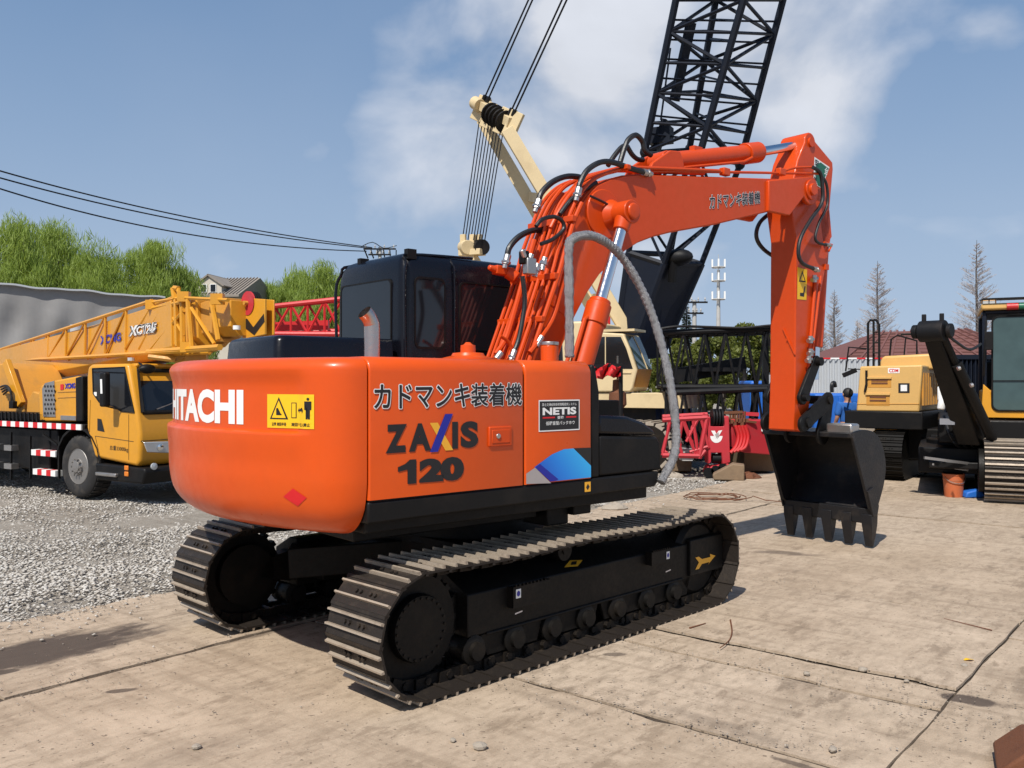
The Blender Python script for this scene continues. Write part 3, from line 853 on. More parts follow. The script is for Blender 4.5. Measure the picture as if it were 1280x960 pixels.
def pane(P, n_, name='window', fr=.018, d=.006, mat='glassdark', trim='blackmat'):
    """P: corner loop (outward normal n_): raised rubber frame and a pane set inside it"""
    n_ = Vector(n_); P = [Vector(p) for p in P]; c = sum(P, Vector()) / len(P)
    def ins(p, t): 
        dd = (c - p); return p + dd.normalized() * t
    m = MB(); k = len(P)
    O = [p + n_ * d for p in P]; I = [ins(p, fr) + n_ * d for p in P]; O2 = [p - n_ * .01 for p in P]; I2 = [ins(p, fr) - n_ * .002 for p in P]
    m.add(O + I + O2 + I2, [(i, (i + 1) % k, k + (i + 1) % k, k + i) for i in range(k)] + [(2 * k + i, 2 * k + (i + 1) % k, (i + 1) % k, i) for i in range(k)] + [(k + i, k + (i + 1) % k, 3 * k + (i + 1) % k, 3 * k + i) for i in range(k)])
    w = m.build(name, trim, cab); 
    g = MB(); g.add([ins(p, fr * .7) + n_ * .0025 for p in P], [tuple(range(k))]); g.build('glass_pane', mat, cab)
    return w
def rrect(a0, a1, b0, b1, r, f, n=5):
    out = []
    for cx_, cy_, t0 in ((a0 + r, b0 + r, pi), (a1 - r, b0 + r, 1.5 * pi), (a1 - r, b1 - r, 0), (a0 + r, b1 - r, pi / 2)):
        for i in range(n): out.append(f(cx_ + r * cos(t0 + pi / 2 * i / (n - 1)), cy_ + r * sin(t0 + pi / 2 * i / (n - 1))))
    return out
pane(rrect(.36, 1.13, 2.03, 2.56, .05, lambda a, b_: (cx0, a, b_)), (-1, 0, 0))
pane(rrect(-.40, -.115, 2.02, 2.57, .05, lambda a, b_: (a, cy0, b_)), (0, -1, 0))
pane(rrect(0.02, .86, 2.02, 2.56, .05, lambda a, b_: (a, cy0, b_)), (0, -1, 0))
b = MB()
for (u, v, y) in ((507, 311, .22), (448, 330, .9)):
    p = U(u, v, y); b.bx(p.x + .02, p.x + .10, y, y + .05, 2.70, 2.775)
b.each('cab_roof_lug', 'blackmat', cab)
b = MB()
b.tube([(cx0 + .02, .205, 1.95), (cx0 + .005, .195, 2.5), (cx0 + .03, .21, 2.66), (cx0 + .08, .25, 2.735), (.2, .26, 2.762)], .011, n=6, sub=4)
b.tube([(cx0 + .02, 1.225, 1.95), (cx0 + .01, 1.235, 2.5), (cx0 + .04, 1.20, 2.66), (cx0 + .10, 1.14, 2.735), (.2, 1.08, 2.757)], .013, n=6, sub=4)
b.tube([(-.03, .193, 2.0), (-.03, .193, 2.6), (-.03, .215, 2.68), (-.03, .25, 2.73)], .008, n=6, sub=3)
b.each('cab_seam', 'black', cab)

# boom
YB0, YB1 = -.40, .02
def B(u, v, y=YB0): q = U(u, v, y); return (q.x, q.z)
back = [(.00, 1.45), B(664, 441), B(694, 350), B(705, 313), B(716, 279), B(724, 258), B(734, 243), B(746, 231), B(762, 223.5), B(780, 218.5), B(800, 217), B(900, 220.5), B(975, 223)]
belly = [B(973, 262), B(894, 281), B(840, 290.5), B(818, 296), B(800, 303), B(784, 313), B(768, 326), B(750, 344), B(734, 368), B(719, 397), B(703, 434), (.36, 1.5)]
b = MB(); b.prism(back + belly, 'y', YB0 + .018, YB1 - .018)
boom = up(b, 'boom', 'orange_b', .012)
# side plates stand a little proud of the box section, leaving the weld rim
def inset(poly, t):
    n = len(poly); out = []
    for i in range(n):
        p0, p1, p2 = (Vector(poly[i - 1]), Vector(poly[i]), Vector(poly[(i + 1) % n]))
        e1 = (p1 - p0).normalized(); e2 = (p2 - p1).normalized()
        nrm = (Vector((e1.y, -e1.x)) + Vector((e2.y, -e2.x))); nrm.normalize()
        out.append(tuple(p1 + nrm * t))
    return out
for ya, yb_ in ((YB0, YB0 + .02), (YB1 - .02, YB1)):
    b = MB(); b.prism(inset(back + belly, .010), 'y', ya, yb_); up(b, 'boom_side_plate', 'orange_b', .004, parent=boom)
pin = U(1010, 238, YB0)
for ya, yb_ in ((YB0 - .03, YB0 + .02), (YB1 - .02, YB1 + .03)):
    t0 = U(958, 226, YB0); t1 = U(958, 262, YB0)
    pl = [(t0.x, t0.z)] + [(pin.x + .155 * cos(a), pin.z + .155 * sin(a)) for a in [radians(75 - i * 22) for i in range(11)]] + [(U(984, 270, YB0).x, U(984, 270, YB0).z), (t1.x, t1.z - .02)]
    b = MB(); b.prism(pl, 'y', ya, yb_); up(b, 'boom_fork_plate', 'orange_b', .010, parent=boom)
b = MB(); b.cyl((pin.x, YB0 - .075, pin.z), (pin.x, YB1 + .075, pin.z), .062, n=24); b.cyl((pin.x, YB0 - .05, pin.z), (pin.x, YB0 - .03, pin.z), .105, n=24); up(b, 'boom_tip_pin', 'orange_b', .006, parent=boom)
bp = U(782, 266, -.56)
b = MB(); b.cyl((bp.x - .09, YB0 - .002, bp.z + .0), (bp.x - .09, YB0 - .02, bp.z + .0), .20, n=36); up(b, 'boom_boss_plate', 'orange_b', .008, parent=boom)
b = MB(); b.cyl((bp.x, YB0 - .24, bp.z), (bp.x, YB1 + .24, bp.z), .05, n=20); b.lathe([(.13, 0), (.10, -.05), (.085, -.09), (.05, -.09)], (bp.x, YB0 - .02, bp.z), (0, 1, 0), 24); up(b, 'cylinder_pin', 'orange_b', .004, parent=boom)
# boom lettering
kat(boom, [U(887, 261, YB0 - .004), U(950, 254, YB0 - .004), U(950, 239, YB0 - .004), U(887, 244, YB0 - .004)], YB0, 1)
# weld line across the side plate
b = MB(); b.beam(U(676, 371, YB0 - .001), U(712, 398, YB0 - .001), .012, .008, (0, -1, 0)); b.build('weld_bead', 'orange_b', boom)

# boom cylinders
for sy_, yy in ((0, -.56), (1, .18)):
    base = Vector((.38, yy, 1.30)); top = Vector((bp.x, yy, bp.z)); g0, g1 = U(752, 385, -.56), U(760, 378, -.56)
    d_ = (top - base).normalized(); Lb = (Vector((g0.x, yy, g0.z)) - base).dot(d_)
    b = MB(); b.cyl(base, base + d_ * Lb, .088, n=28); b.cyl(base + d_ * (Lb - .16), base + d_ * (Lb + .015), .100, n=28); b.cyl(base + d_ * (Lb + .015), base + d_ * (Lb + .05), .085, n=24)
    b.cyl(base - Vector((0, .08, 0)), base + Vector((0, .08, 0)), .07, n=16)
    cyl = up(b, 'boom_cylinder', 'orange_b', .006)
    b = MB(); b.cyl(base + d_ * Lb, top, .047, n=24); up(b, 'cylinder_rod', 'chrome', parent=cyl)
    b = MB(); b.cyl(top - Vector((0, .075, 0)), top + Vector((0, .075, 0)), .095, n=24); b.cyl(top - d_ * .16, top - d_ * .05, .062, .075, n=20)
    b.lathe([(.05, 0), (.07, -.01), (.06, -.025), (.02, -.03)], (top.x, yy - .075, top.z), (0, 1, 0), 20)
    up(b, 'rod_eye', 'orange_b', .006, parent=cyl)
    if yy < 0:
        b = MB(); o_ = Vector((-.13, -.02, 0)); b.tube([base + d_ * .3 + o_, base + d_ * (Lb - .12) + o_, base + d_ * (Lb - .05) + Vector((-.03, 0, 0))], .018, n=8); b.tube([base + d_ * .3 + o_ * 1.6, base + d_ * (Lb - .4) + o_ * 1.5], .016, n=8)
        up(b, 'cylinder_pipe', 'orange_b', parent=cyl)

# arm cylinder on top of the boom
YM = -.19
a0, a1, a2 = U(826, 203, YM), U(934, 192, YM), U(947, 190.5, YM)
_t = U(1013, 178, -.34); a3 = Vector((_t.x, YM, _t.z))
b = MB(); b.cyl(a0, a2, .085, n=28); b.cyl(a1 + (a2 - a1) * -.3, a2, .105, n=28); b.cyl(a2, a2 + (a3 - a2).normalized() * .03, .085, n=24); b.cyl(a0 - Vector((0, .09, 0)), a0 + Vector((0, .09, 0)), .09, n=20)
acyl = up(b, 'arm_cylinder', 'orange_b', .006)
b = MB(); b.cyl(a2, a3, .048, n=24); up(b, 'cylinder_rod', 'chrome', parent=acyl)
b = MB(); b.cyl(a3 - Vector((0, .085, 0)), a3 + Vector((0, .085, 0)), .085, n=22); up(b, 'rod_eye', 'orange_b', .006, parent=acyl)
b = MB(); q0 = U(870, 199, YM); b.tube([U(850, 210, YM - .1), U(930, 202, YM - .1), U(940, 197, YM - .1)], .014, n=8); b.box(q0 + Vector((0, 0, .09)), (.12, .06, .05)); up(b, 'cylinder_pipe', 'orange_b', parent=acyl)
def Bx(u, v, y=YM): q = U(u, v, y); return (q.x, q.z)
for yy in (YM - .15, YM + .11):
    b = MB(); b.prism([Bx(795, 218), Bx(800, 207), Bx(822, 192), Bx(834, 193), Bx(838, 205), Bx(840, 219)], 'y', yy, yy + .04); up(b, 'cylinder_bracket', 'orange_b', .008, parent=boom)

# arm
YA0, YA1 = -.34, -.04
def A_(u, v): q = U(u, v, YA0); return (q.x, q.z)
tip = A_(1013, 178)
prof = [A_(992, 538), A_(994, 480), A_(995, 300)]
prof += [A_(990, 262), A_(990, 235), (A_(999, 200)[0] - .02, A_(999, 200)[1])]
prof += [(tip[0] + .105 * cos(a), tip[1] + .105 * sin(a)) for a in [radians(190 - i * 22) for i in range(9)]]
prof += [A_(1041, 203), A_(1041.5, 212), A_(1036, 275), A_(1038.5, 300), A_(1028, 357), A_(1019, 399), A_(1015, 470), A_(1010, 530)]
pb = A_(1001, 528)
prof += [(pb[0] + .10, pb[1] - .03), (pb[0] + .03, pb[1] - .10), (pb[0] - .07, pb[1] - .09)]
b = MB(); b.prism(prof, 'y', YA0, YA1); arm = up(b, 'arm', 'orange_b', .012)
b = MB(); p0, p1 = U(994, 465, YA0 + .0), U(994, 424, YA0 + .0)
b.box(((p0.x) - .006, YA0 + .09, p1.z), (.02, .01, .02)); 
w0, w1 = Vector((p0.x - .006, YA0 + .14, p1.z + .12)), Vector((p0.x - .006, YA0 + .0, p1.z - .16)); b.beam(w0, w1, .012, .012, (-1, 0, 0)); b.build('weld_bead', 'orange_b', arm)
c = U(1016, 178, YA0); b = MB(); b.cyl((a3.x, YA0 - .02, a3.z), (a3.x, YA1 + .02, a3.z), .05, n=20); up(b, 'arm_top_pin', 'orange_b', parent=arm)
# bucket cylinder on the far side of the arm
c0, c1 = U(1034, 262, YM), U(1030, 300, YM)
b = MB(); k0 = Vector((4.78, YM, 3.55)); k1 = Vector((4.62, YM, 2.15)); k2 = Vector((4.72, YM, 1.70))
b.cyl(k0, k1, .075, n=22); up(b, 'bucket_cylinder', 'orange_b', .005)
b = MB(); b.cyl(k1, Vector((4.60, YM, 1.80)), .045, n=18); up(b, 'bucket_cylinder_rod', 'chrome')
for yy in (YA0 - .0, YA1 - .03):
    b = MB(); b.prism([A_(1024, 268), A_(1037, 262), A_(1040, 296), A_(1030, 312)], 'y', yy, yy + .03); up(b, 'cylinder_bracket', 'orange_b', .006, parent=arm)
# arm stickers
def AS(u, v, e=.003): q = U(u, v, YA0 - e); return q
def ashape(name, pts, mat, e=.003): shape(name, [(0, i) for i in range(len(pts))], mat, arm, lambda a, i: AS(pts[i][0], pts[i][1], e))
ashape('warning_sticker', [(996.5, 374), (1008, 375), (1009, 337), (997, 334)], 'yellowsign')
ashape('sticker_mark', [(998.5, 352), (1007.5, 353), (1003, 338)], 'ink', .0038)
ashape('sticker_mark', [(1000.3, 350.5), (1005.8, 351), (1003, 342)], 'yellowsign', .0046)
ashape('sticker_mark', [(1000, 370), (1005, 371), (1007, 358), (1005.5, 358), (1004, 366), (1000, 366)], 'ink', .0038)
ashape('green_white_sign', [(1016.5, 229), (1027, 235.5), (1037, 209), (1018, 196)], 'white')
ashape('sign_panel', [(1022, 231.5), (1026, 234), (1036, 210.5), (1026, 203), (1020, 205), (1019, 218)], 'green_ink', .0038)
lettering('lettering', '安', [AS(1018, 206, .004), AS(1023, 209, .004), AS(1024, 201, .004), AS(1019, 198, .004)], 'ink', arm, off=.02)
lettering('lettering', '全', [AS(1030, 217, .0046), AS(1034, 219, .0046), AS(1035.5, 210, .0046), AS(1031.5, 208, .0046)], 'white', arm, off=.02)
lettering('lettering', '第', [AS(1017, 229, .004), AS(1021, 231, .004), AS(1021, 222, .004), AS(1017.5, 220, .004)], 'ink', arm, off=.02)

# pipes running up the back of the boom
def offp(poly, i, t):
    p1 = Vector(poly[i]); p0 = Vector(poly[max(i - 1, 0)]); p2 = Vector(poly[min(i + 1, len(poly) - 1)])
    d_ = (p2 - p0).normalized(); return p1 + Vector((-d_.y, d_.x)) * t
NB = len(back)
for k, (yy, t, i0, i1, r_) in enumerate(((-.45, .03, 0, 6, .019), (-.395, .05, 0, 12, .016), (-.34, .055, 0, 7, .018), (-.285, .06, 0, 10, .018), (-.225, .055, 0, 12, .016), (-.16, .055, 0, 7, .018), (-.09, .055, 0, 10, .018), (-.03, .055, 0, 8, .015), (.03, .055, 0, 9, .016))):
    P = [offp(back, i, t) for i in range(i0, i1)]
    b = MB(); b.tube([(q.x, yy + .006 * sin(i * 2.1 + k), q.y) for i, q in enumerate(P)], r_, n=8, sub=4)
    e_ = P[0]
    up(b, 'hydraulic_pipe', 'orange_b', parent=boom)
for i, t in ((2, .06), (4, .055), (9, .05)):
    b = MB(); q = offp(back, i, .055); q2 = offp(back, i, .10)
    if i in (2, 4): 
        for f_ in (.0,):
            b.beam((q.x, -.47, q.y), (q.x, .05, q.y), .05, .05)
    else: b.beam((q.x, -.47, q.y), (q.x, .05, q.y), .05, .04)
    up(b, 'pipe_clamp', 'orange_b', .006, parent=boom)
q = offp(back, 1, .04); ql = Vector(back[1]).lerp(Vector(back[2]), .45); b = MB(); b.beam((ql.x - .05, -.47, ql.y), (ql.x - .05, .05, ql.y), .045, .045); up(b, 'pipe_clamp', 'orange_b', .006, parent=boom)
# extra crossing pipes low on the side, and the outrigger nozzle block at the left
b = MB()
b.tube([U(662, 441, -.46), U(675, 424, -.46), U(692, 396, -.44), U(703, 355, -.44), U(712, 318, -.43)], .020, n=8, sub=5)
up(b, 'hydraulic_pipe', 'orange_b', parent=boom)
b = MB(); b.tube([U(620, 443, -.2), U(632, 424, -.2), U(640, 400, -.2), U(654, 350, -.2), U(668, 300, -.2)], .022, n=8, sub=5); up(b, 'hydraulic_pipe', 'orange_b', parent=boom)
b = MB(); b.tube([U(641, 445, -.3), U(638, 432, -.3), U(633, 425, -.3), U(625, 420, -.3)], .014, n=8, sub=4); up(b, 'hydraulic_pipe', 'orange_b', parent=boom)
b = MB(); b.beam(U(618, 337, -.05), U(640, 341, -.05), .07, .07); b.cyl(U(611, 334, -.05), U(622, 338, -.05), .02, .035, n=12); b.cyl(U(634, 340, -.05), U(646, 348, -.1), .05, n=12); up(b, 'pipe_manifold', 'orange_b', .008, parent=boom)
b = MB(); b.box(U(662, 333, -.46), (.09, .06, .12)); b.cyl(U(656, 322, -.46), U(652, 312, -.46), .02, n=10); up(b, 'valve_block', 'steel', .008, parent=boom)
b = MB(); b.box(U(655, 322, -.44), (.06, .06, .10)); up(b, 'valve_block', 'blackmat', .01, parent=boom)
def hose(pts, y, r=.021, name='hydraulic_hose', mat='rubber', ends=(), sub=6, parent=None):
    P = [U(p[0], p[1], p[2] if len(p) > 2 else y) for p in pts]
    b = MB(); b.tube(P, r, n=10, sub=sub); h = up(b, name, mat, parent=parent or boom)
    for e in ends:
        i, j = (0, 1) if e == 0 else (-1, -2)
        d_ = (P[i] - P[j]).normalized()
        f = MB(); f.cyl(P[i] - d_ * .02, P[i] + d_ * .055, r * 1.25, n=10); f.cyl(P[i] + d_ * .03, P[i] + d_ * .045, r * 1.6, n=6); f.cyl(P[i] + d_ * .055, P[i] + d_ * .09, r * .9, n=8)
        up(f, 'hose_fitting', 'steel', parent=parent or boom)
    return h
hose([(673, 253), (677, 241), (690, 228), (706, 221), (722, 221), (738, 226)], -.20, .024, ends=(0,))
hose([(723, 238), (725, 229), (734, 213), (750, 203), (766, 203), (787, 210), (806, 215.5)], -.42, .023, ends=(0, 1))
hose([(760, 207), (767, 196), (776, 185), (783, 181)], -.15, .022)
hose([(775, 203), (781, 184), (786, 174), (795, 169), (803, 177), (806, 188), (814, 194)], -.22, .024)
hose([(784, 183), (790, 193), (797, 199), (804, 200)], -.12, .022)
hose([(634, 322), (637, 309), (650, 295), (669, 287.5), (684, 292), (687, 303), (678, 315)], -.12, .024, ends=(0, 1))
hose([(670, 283), (678, 274), (693, 271), (703, 277), (704, 287), (691, 299), (676, 305)], -.40, .016)
hose([(653, 345), (656, 375), (653, 400), (648, 425), (642, 441)], -.46, .018, ends=(1,))
hose([(738, 245), (755, 253), (771, 263)], -.44, .010)
hose([(700, 268), (712, 252), (726, 240), (745, 228)], -.36, .020)
hose([(688, 285), (700, 262), (716, 240), (738, 226)], -.30, .018, mat='orange_b', name='hydraulic_pipe')
for (u, v) in ((681, 322), (664, 318), (672, 330)):
    b = MB(); b.cyl(U(u, v, -.42), U(u - 4, v + 16, -.42), .022, n=10); b.cyl(U(u - 1, v + 5, -.42), U(u - 2, v + 9, -.42), .032, n=6); up(b, 'hose_fitting', 'steel', parent=boom)
for (u, v, w, x) in ((670, 433, 677, 421), (626, 441, 620, 449)):
    b = MB(); b.cyl(U(u, v, -.46), U(w, x, -.46), .024, n=10); up(b, 'hose_fitting', 'steel', parent=boom)
# pipes on top of the boom towards the arm
b = MB(); b.tube([U(806, 214, -.37), U(900, 215, -.37), U(985, 216.5, -.37), U(1024, 217, -.40)], .013, n=8, sub=4); up(b, 'hydraulic_pipe', 'orange_b', parent=boom)
b = MB(); b.tube([U(975, 216, -.36), U(992, 210, -.38), U(1016, 209, -.40)], .013, n=8, sub=4); up(b, 'hydraulic_pipe', 'orange_b', parent=boom)
for u in (906, 976): b = MB(); b.box(U(u, 215, -.37), (.10, .06, .07)); up(b, 'pipe_clamp', 'orange_b', .008, parent=boom)
# hoses on the arm
hose([(1016, 209), (1025, 216), (1028, 232), (1027, 254), (1013, 275), (1001, 297), (998, 316), (1003, 329), (1018, 336)], -.42, .020, parent=arm, ends=(1,))
hose([(1024, 217), (1033, 230), (1034, 256), (1024, 278), (1019, 297), (1024, 304), (1034, 306)], -.40, .015, parent=arm, ends=(1,))
hose([(966, 264), (950, 278), (945.5, 296), (955, 312), (976, 326)], .06, .022, parent=arm)
hose([(962, 266), (967, 279), (976, 296)], .06, .010, parent=arm)
for (y_, r_, pts) in ((-.36, .018, [(1020, 345), (1016, 390), (1012, 440), (1010, 470)]), (-.37, .014, [(1026, 345), (1020, 400), (1014, 450), (1012, 475)])):
    b = MB(); b.tube([U(u, v, y_) for u, v in pts], r_, n=8, sub=3); up(b, 'hydraulic_pipe', 'orange_b', parent=arm)
for (u, v) in ((1018, 349), (1013, 425), (1013, 441), (1011, 450)):
    b = MB(); b.cyl(U(u - 3, v + 1, -.385), U(u + 3, v - 1, -.385), .022, n=10); b.cyl(U(u, v - 5, -.385), U(u, v + 4, -.385), .026, n=8); up(b, 'hose_fitting', 'steel', parent=arm)
b = MB(); b.tube([U(1030, 303, -.36), U(1040, 306, -.36), U(1036, 314, -.36)], .012, n=6); b.box(U(1031, 334, -.33), (.07, .06, .06)); up(b, 'pipe_bracket', 'orange_b', parent=arm)

# bucket linkage
YL, YR = .02, -.40
def K(u, v): q = U(u, v, YR); return (q.x, q.z)
def linkplate(p, q, r0, r1, y0, y1, name, parent=exc, mat='blackmat', n=9):
    p, q = Vector(p), Vector(q); a = math.atan2(q.y - p.y, q.x - p.x)
    pts = [(p.x + r0 * cos(a + pi / 2 + pi * i / n), p.y + r0 * sin(a + pi / 2 + pi * i / n)) for i in range(n + 1)]
    pts += [(q.x + r1 * cos(a - pi / 2 + pi * i / n), q.y + r1 * sin(a - pi / 2 + pi * i / n)) for i in range(n + 1)]
    b = MB(); b.prism(pts, 'y', y0, y1); return up(b, name, mat, .008, parent=parent)
L0, L1, L2 = K(1005, 497), K(1022, 452), K(1037, 500)
LB = K(1001, 525)
for y0 in (YR, YL - .04):
    linkplate(L0, L1, .075, .065, y0, y0 + .04, 'idler_link')
for y0 in (YR - .03, YL - .01):
    linkplate(K(1003, 530), K(1034, 500), .085, .085, y0, y0 + .04, 'bucket_link')
b = MB()
for P, r_ in ((L0, .04), (L1, .045), (K(1034, 500), .045), (pb, .055)):
    b.cyl((P[0], YR - .05, P[1]), (P[0], YL + .05, P[1]), r_, n=16)
b.each('linkage_pin', 'blackmat', exc, rz=SW)

# bucket
BY0, BY1 = -.745, .30
mouth_t, lip = (4.36, 1.22), (4.775, .40)
shell = [(4.36, 1.24), (4.60, 1.27), (4.84, 1.23), (4.985, 1.12), (5.065, .97), (5.085, .82), (5.04, .66), (4.95, .50), (4.86, .37)]
th = .022
b = MB()
inn = []
for i, p in enumerate(shell):
    p0 = Vector(shell[max(i - 1, 0)]); p2 = Vector(shell[min(i + 1, len(shell) - 1)]); d_ = (p2 - p0).normalized()
    inn.append(tuple(Vector(p) + Vector((d_.y, -d_.x)) * -th * -1))
inn = [(p[0] - (p[0] - 4.72) * .045, p[1] - (p[1] - .85) * .05) for p in shell]
sp1 = [tuple(v) for v in spline([Vector((*p, 0)) for p in shell], 3)]; sp2 = [tuple(v) for v in spline([Vector((*p, 0)) for p in inn], 3)]
o_, i_ = [(p[0], p[1]) for p in sp1], [(p[0], p[1]) for p in sp2]
taper = .05
def bpt(p, y):  # the bucket narrows slightly towards its back
    return (p[0], y, p[1])
n = len(o_)
vs = [bpt(p, BY0) for p in o_] + [bpt(p, BY1) for p in o_] + [bpt(p, BY0) for p in i_] + [bpt(p, BY1) for p in i_]
fs = []
for i in range(n - 1):
    fs += [(i, i + 1, n + i + 1, n + i), (2 * n + i, 3 * n + i, 3 * n + i + 1, 2 * n + i + 1), (i, 2 * n + i, 2 * n + i + 1, i + 1), (n + i, n + i + 1, 3 * n + i + 1, 3 * n + i)]
fs += [(0, n, 3 * n, 2 * n), (n - 1, 3 * n - 1, 4 * n - 1, 2 * n - 1)]
b.add(vs, fs)
bucket = up(b, 'bucket', 'bucketsteel', 0, thr=50)
mouth_line = [(4.36, 1.24), (4.44, 1.05), (4.60, .76), (4.70, .55), (4.775, .40), (4.83, .335)]
for y0, y1 in ((BY0 - .004, BY0 + .022), (BY1 - .022, BY1 + .004)):
    b = MB(); b.prism([(p[0], p[1]) for p in o_] + mouth_line[::-1][0:5], 'y', y0, y1); up(b, 'bucket_side_plate', 'bucketsteel', .004, parent=bucket)
    b = MB(); yy0, yy1 = (y0 - .018, y0) if y0 < 0 else (y1, y1 + .018)
    b.prism([(4.66, .62), (4.78, .66), (4.90, .45), (4.87, .36), (4.775, .34), (4.73, .45)], 'y', yy0, yy1); up(b, 'side_cutter', 'bucketsteel', .004, parent=bucket)
    b = MB(); b.beam((4.39, (y0 + y1) / 2, 1.215), (4.76, (y0 + y1) / 2, .43), .045, .03, (0, 1, 0)); up(b, 'mouth_edge', 'bucketsteel', .006, parent=bucket)
b = MB(); b.bx(4.34, 4.46, BY0, BY1, 1.19, 1.245); up(b, 'mouth_top_bar', 'bucketsteel', .01, parent=bucket)
b = MB(); b.prism([(4.775, .42), (4.87, .42), (4.91, .34), (4.88, .245), (4.79, .265)], 'y', BY0, BY1); up(b, 'cutting_edge', 'bucketsteel', .005, parent=bucket)
for k in range(5):
    yc_ = BY0 + .055 + k * (BY1 - BY0 - .11) / 4
    b = MB()
    r1 = [(4.765, .42), (4.875, .43), (4.895, .28), (4.77, .26)]
    b.loft([[(x, yc_ + s * w, z) for s, (x, z) in zip((-1, -1, 1, 1), ((xa, z_), (xb_, z_), (xb_, z_), (xa, z_)))] for xa, xb_, z_, w in ((4.77, 4.905, .36, .060), (4.775, 4.905, .26, .058), (4.80, 4.885, .14, .050), (4.822, 4.850, .012, .040))])
    up(b, 'bucket_tooth', 'bucketsteel', .005, parent=bucket)
# ears and the grey tube stub on the back of the bucket
for yy in (-.40, -.02):
    linkplate((4.42, 1.22), K(1037, 505), .12, .075, yy, yy + .035, 'bucket_ear', parent=bucket)
b = MB(); g0, g1 = U(1032, 549, -.52), U(1065, 550, -.70)
b.bx(4.39, 4.56, -.73, -.44, 1.225, 1.335); up(b, 'lifting_lug_box', 'steel', .02, parent=bucket)
b = MB(); h0 = U(1040, 486, -.1); b.tube([h0 + Vector((0, 0, -.04)), h0 + Vector((.0, 0, .05)), h0 + Vector((.05, 0, .07)), h0 + Vector((.07, 0, .02))], .022, n=8, sub=4); up(b, 'lifting_hook', 'bucketsteel', parent=bucket)

# silver wrapped hose over the right side
sp = [(712, 447, -1.0), (711.5, 380, -1.0), (711, 312, -1.0), (716, 299, -1.0), (728, 294.5, -1.0), (744, 296, -1.0), (762, 306, -1.0), (780, 325, -1.0), (800, 358, -1.02), (815, 393, -1.05), (828, 435, -1.1), (838, 480, -1.16), (844, 525, -1.2), (845, 553, -1.22), (841, 574, -1.23), (833, 590, -1.235), (826, 603, -1.235)]
P = spline([U(*p) for p in sp], 16)
b = MB(); b.tube(P, .036, n=14, rfn=lambda t: .0315 + .0028 * sin(t * 520) + .0016 * sin(t * 97))
up(b, 'silver_sleeved_hose', 'sleeve', thr=80)
b = MB()
for i in range(0, len(P) - 3, 1):
    pass

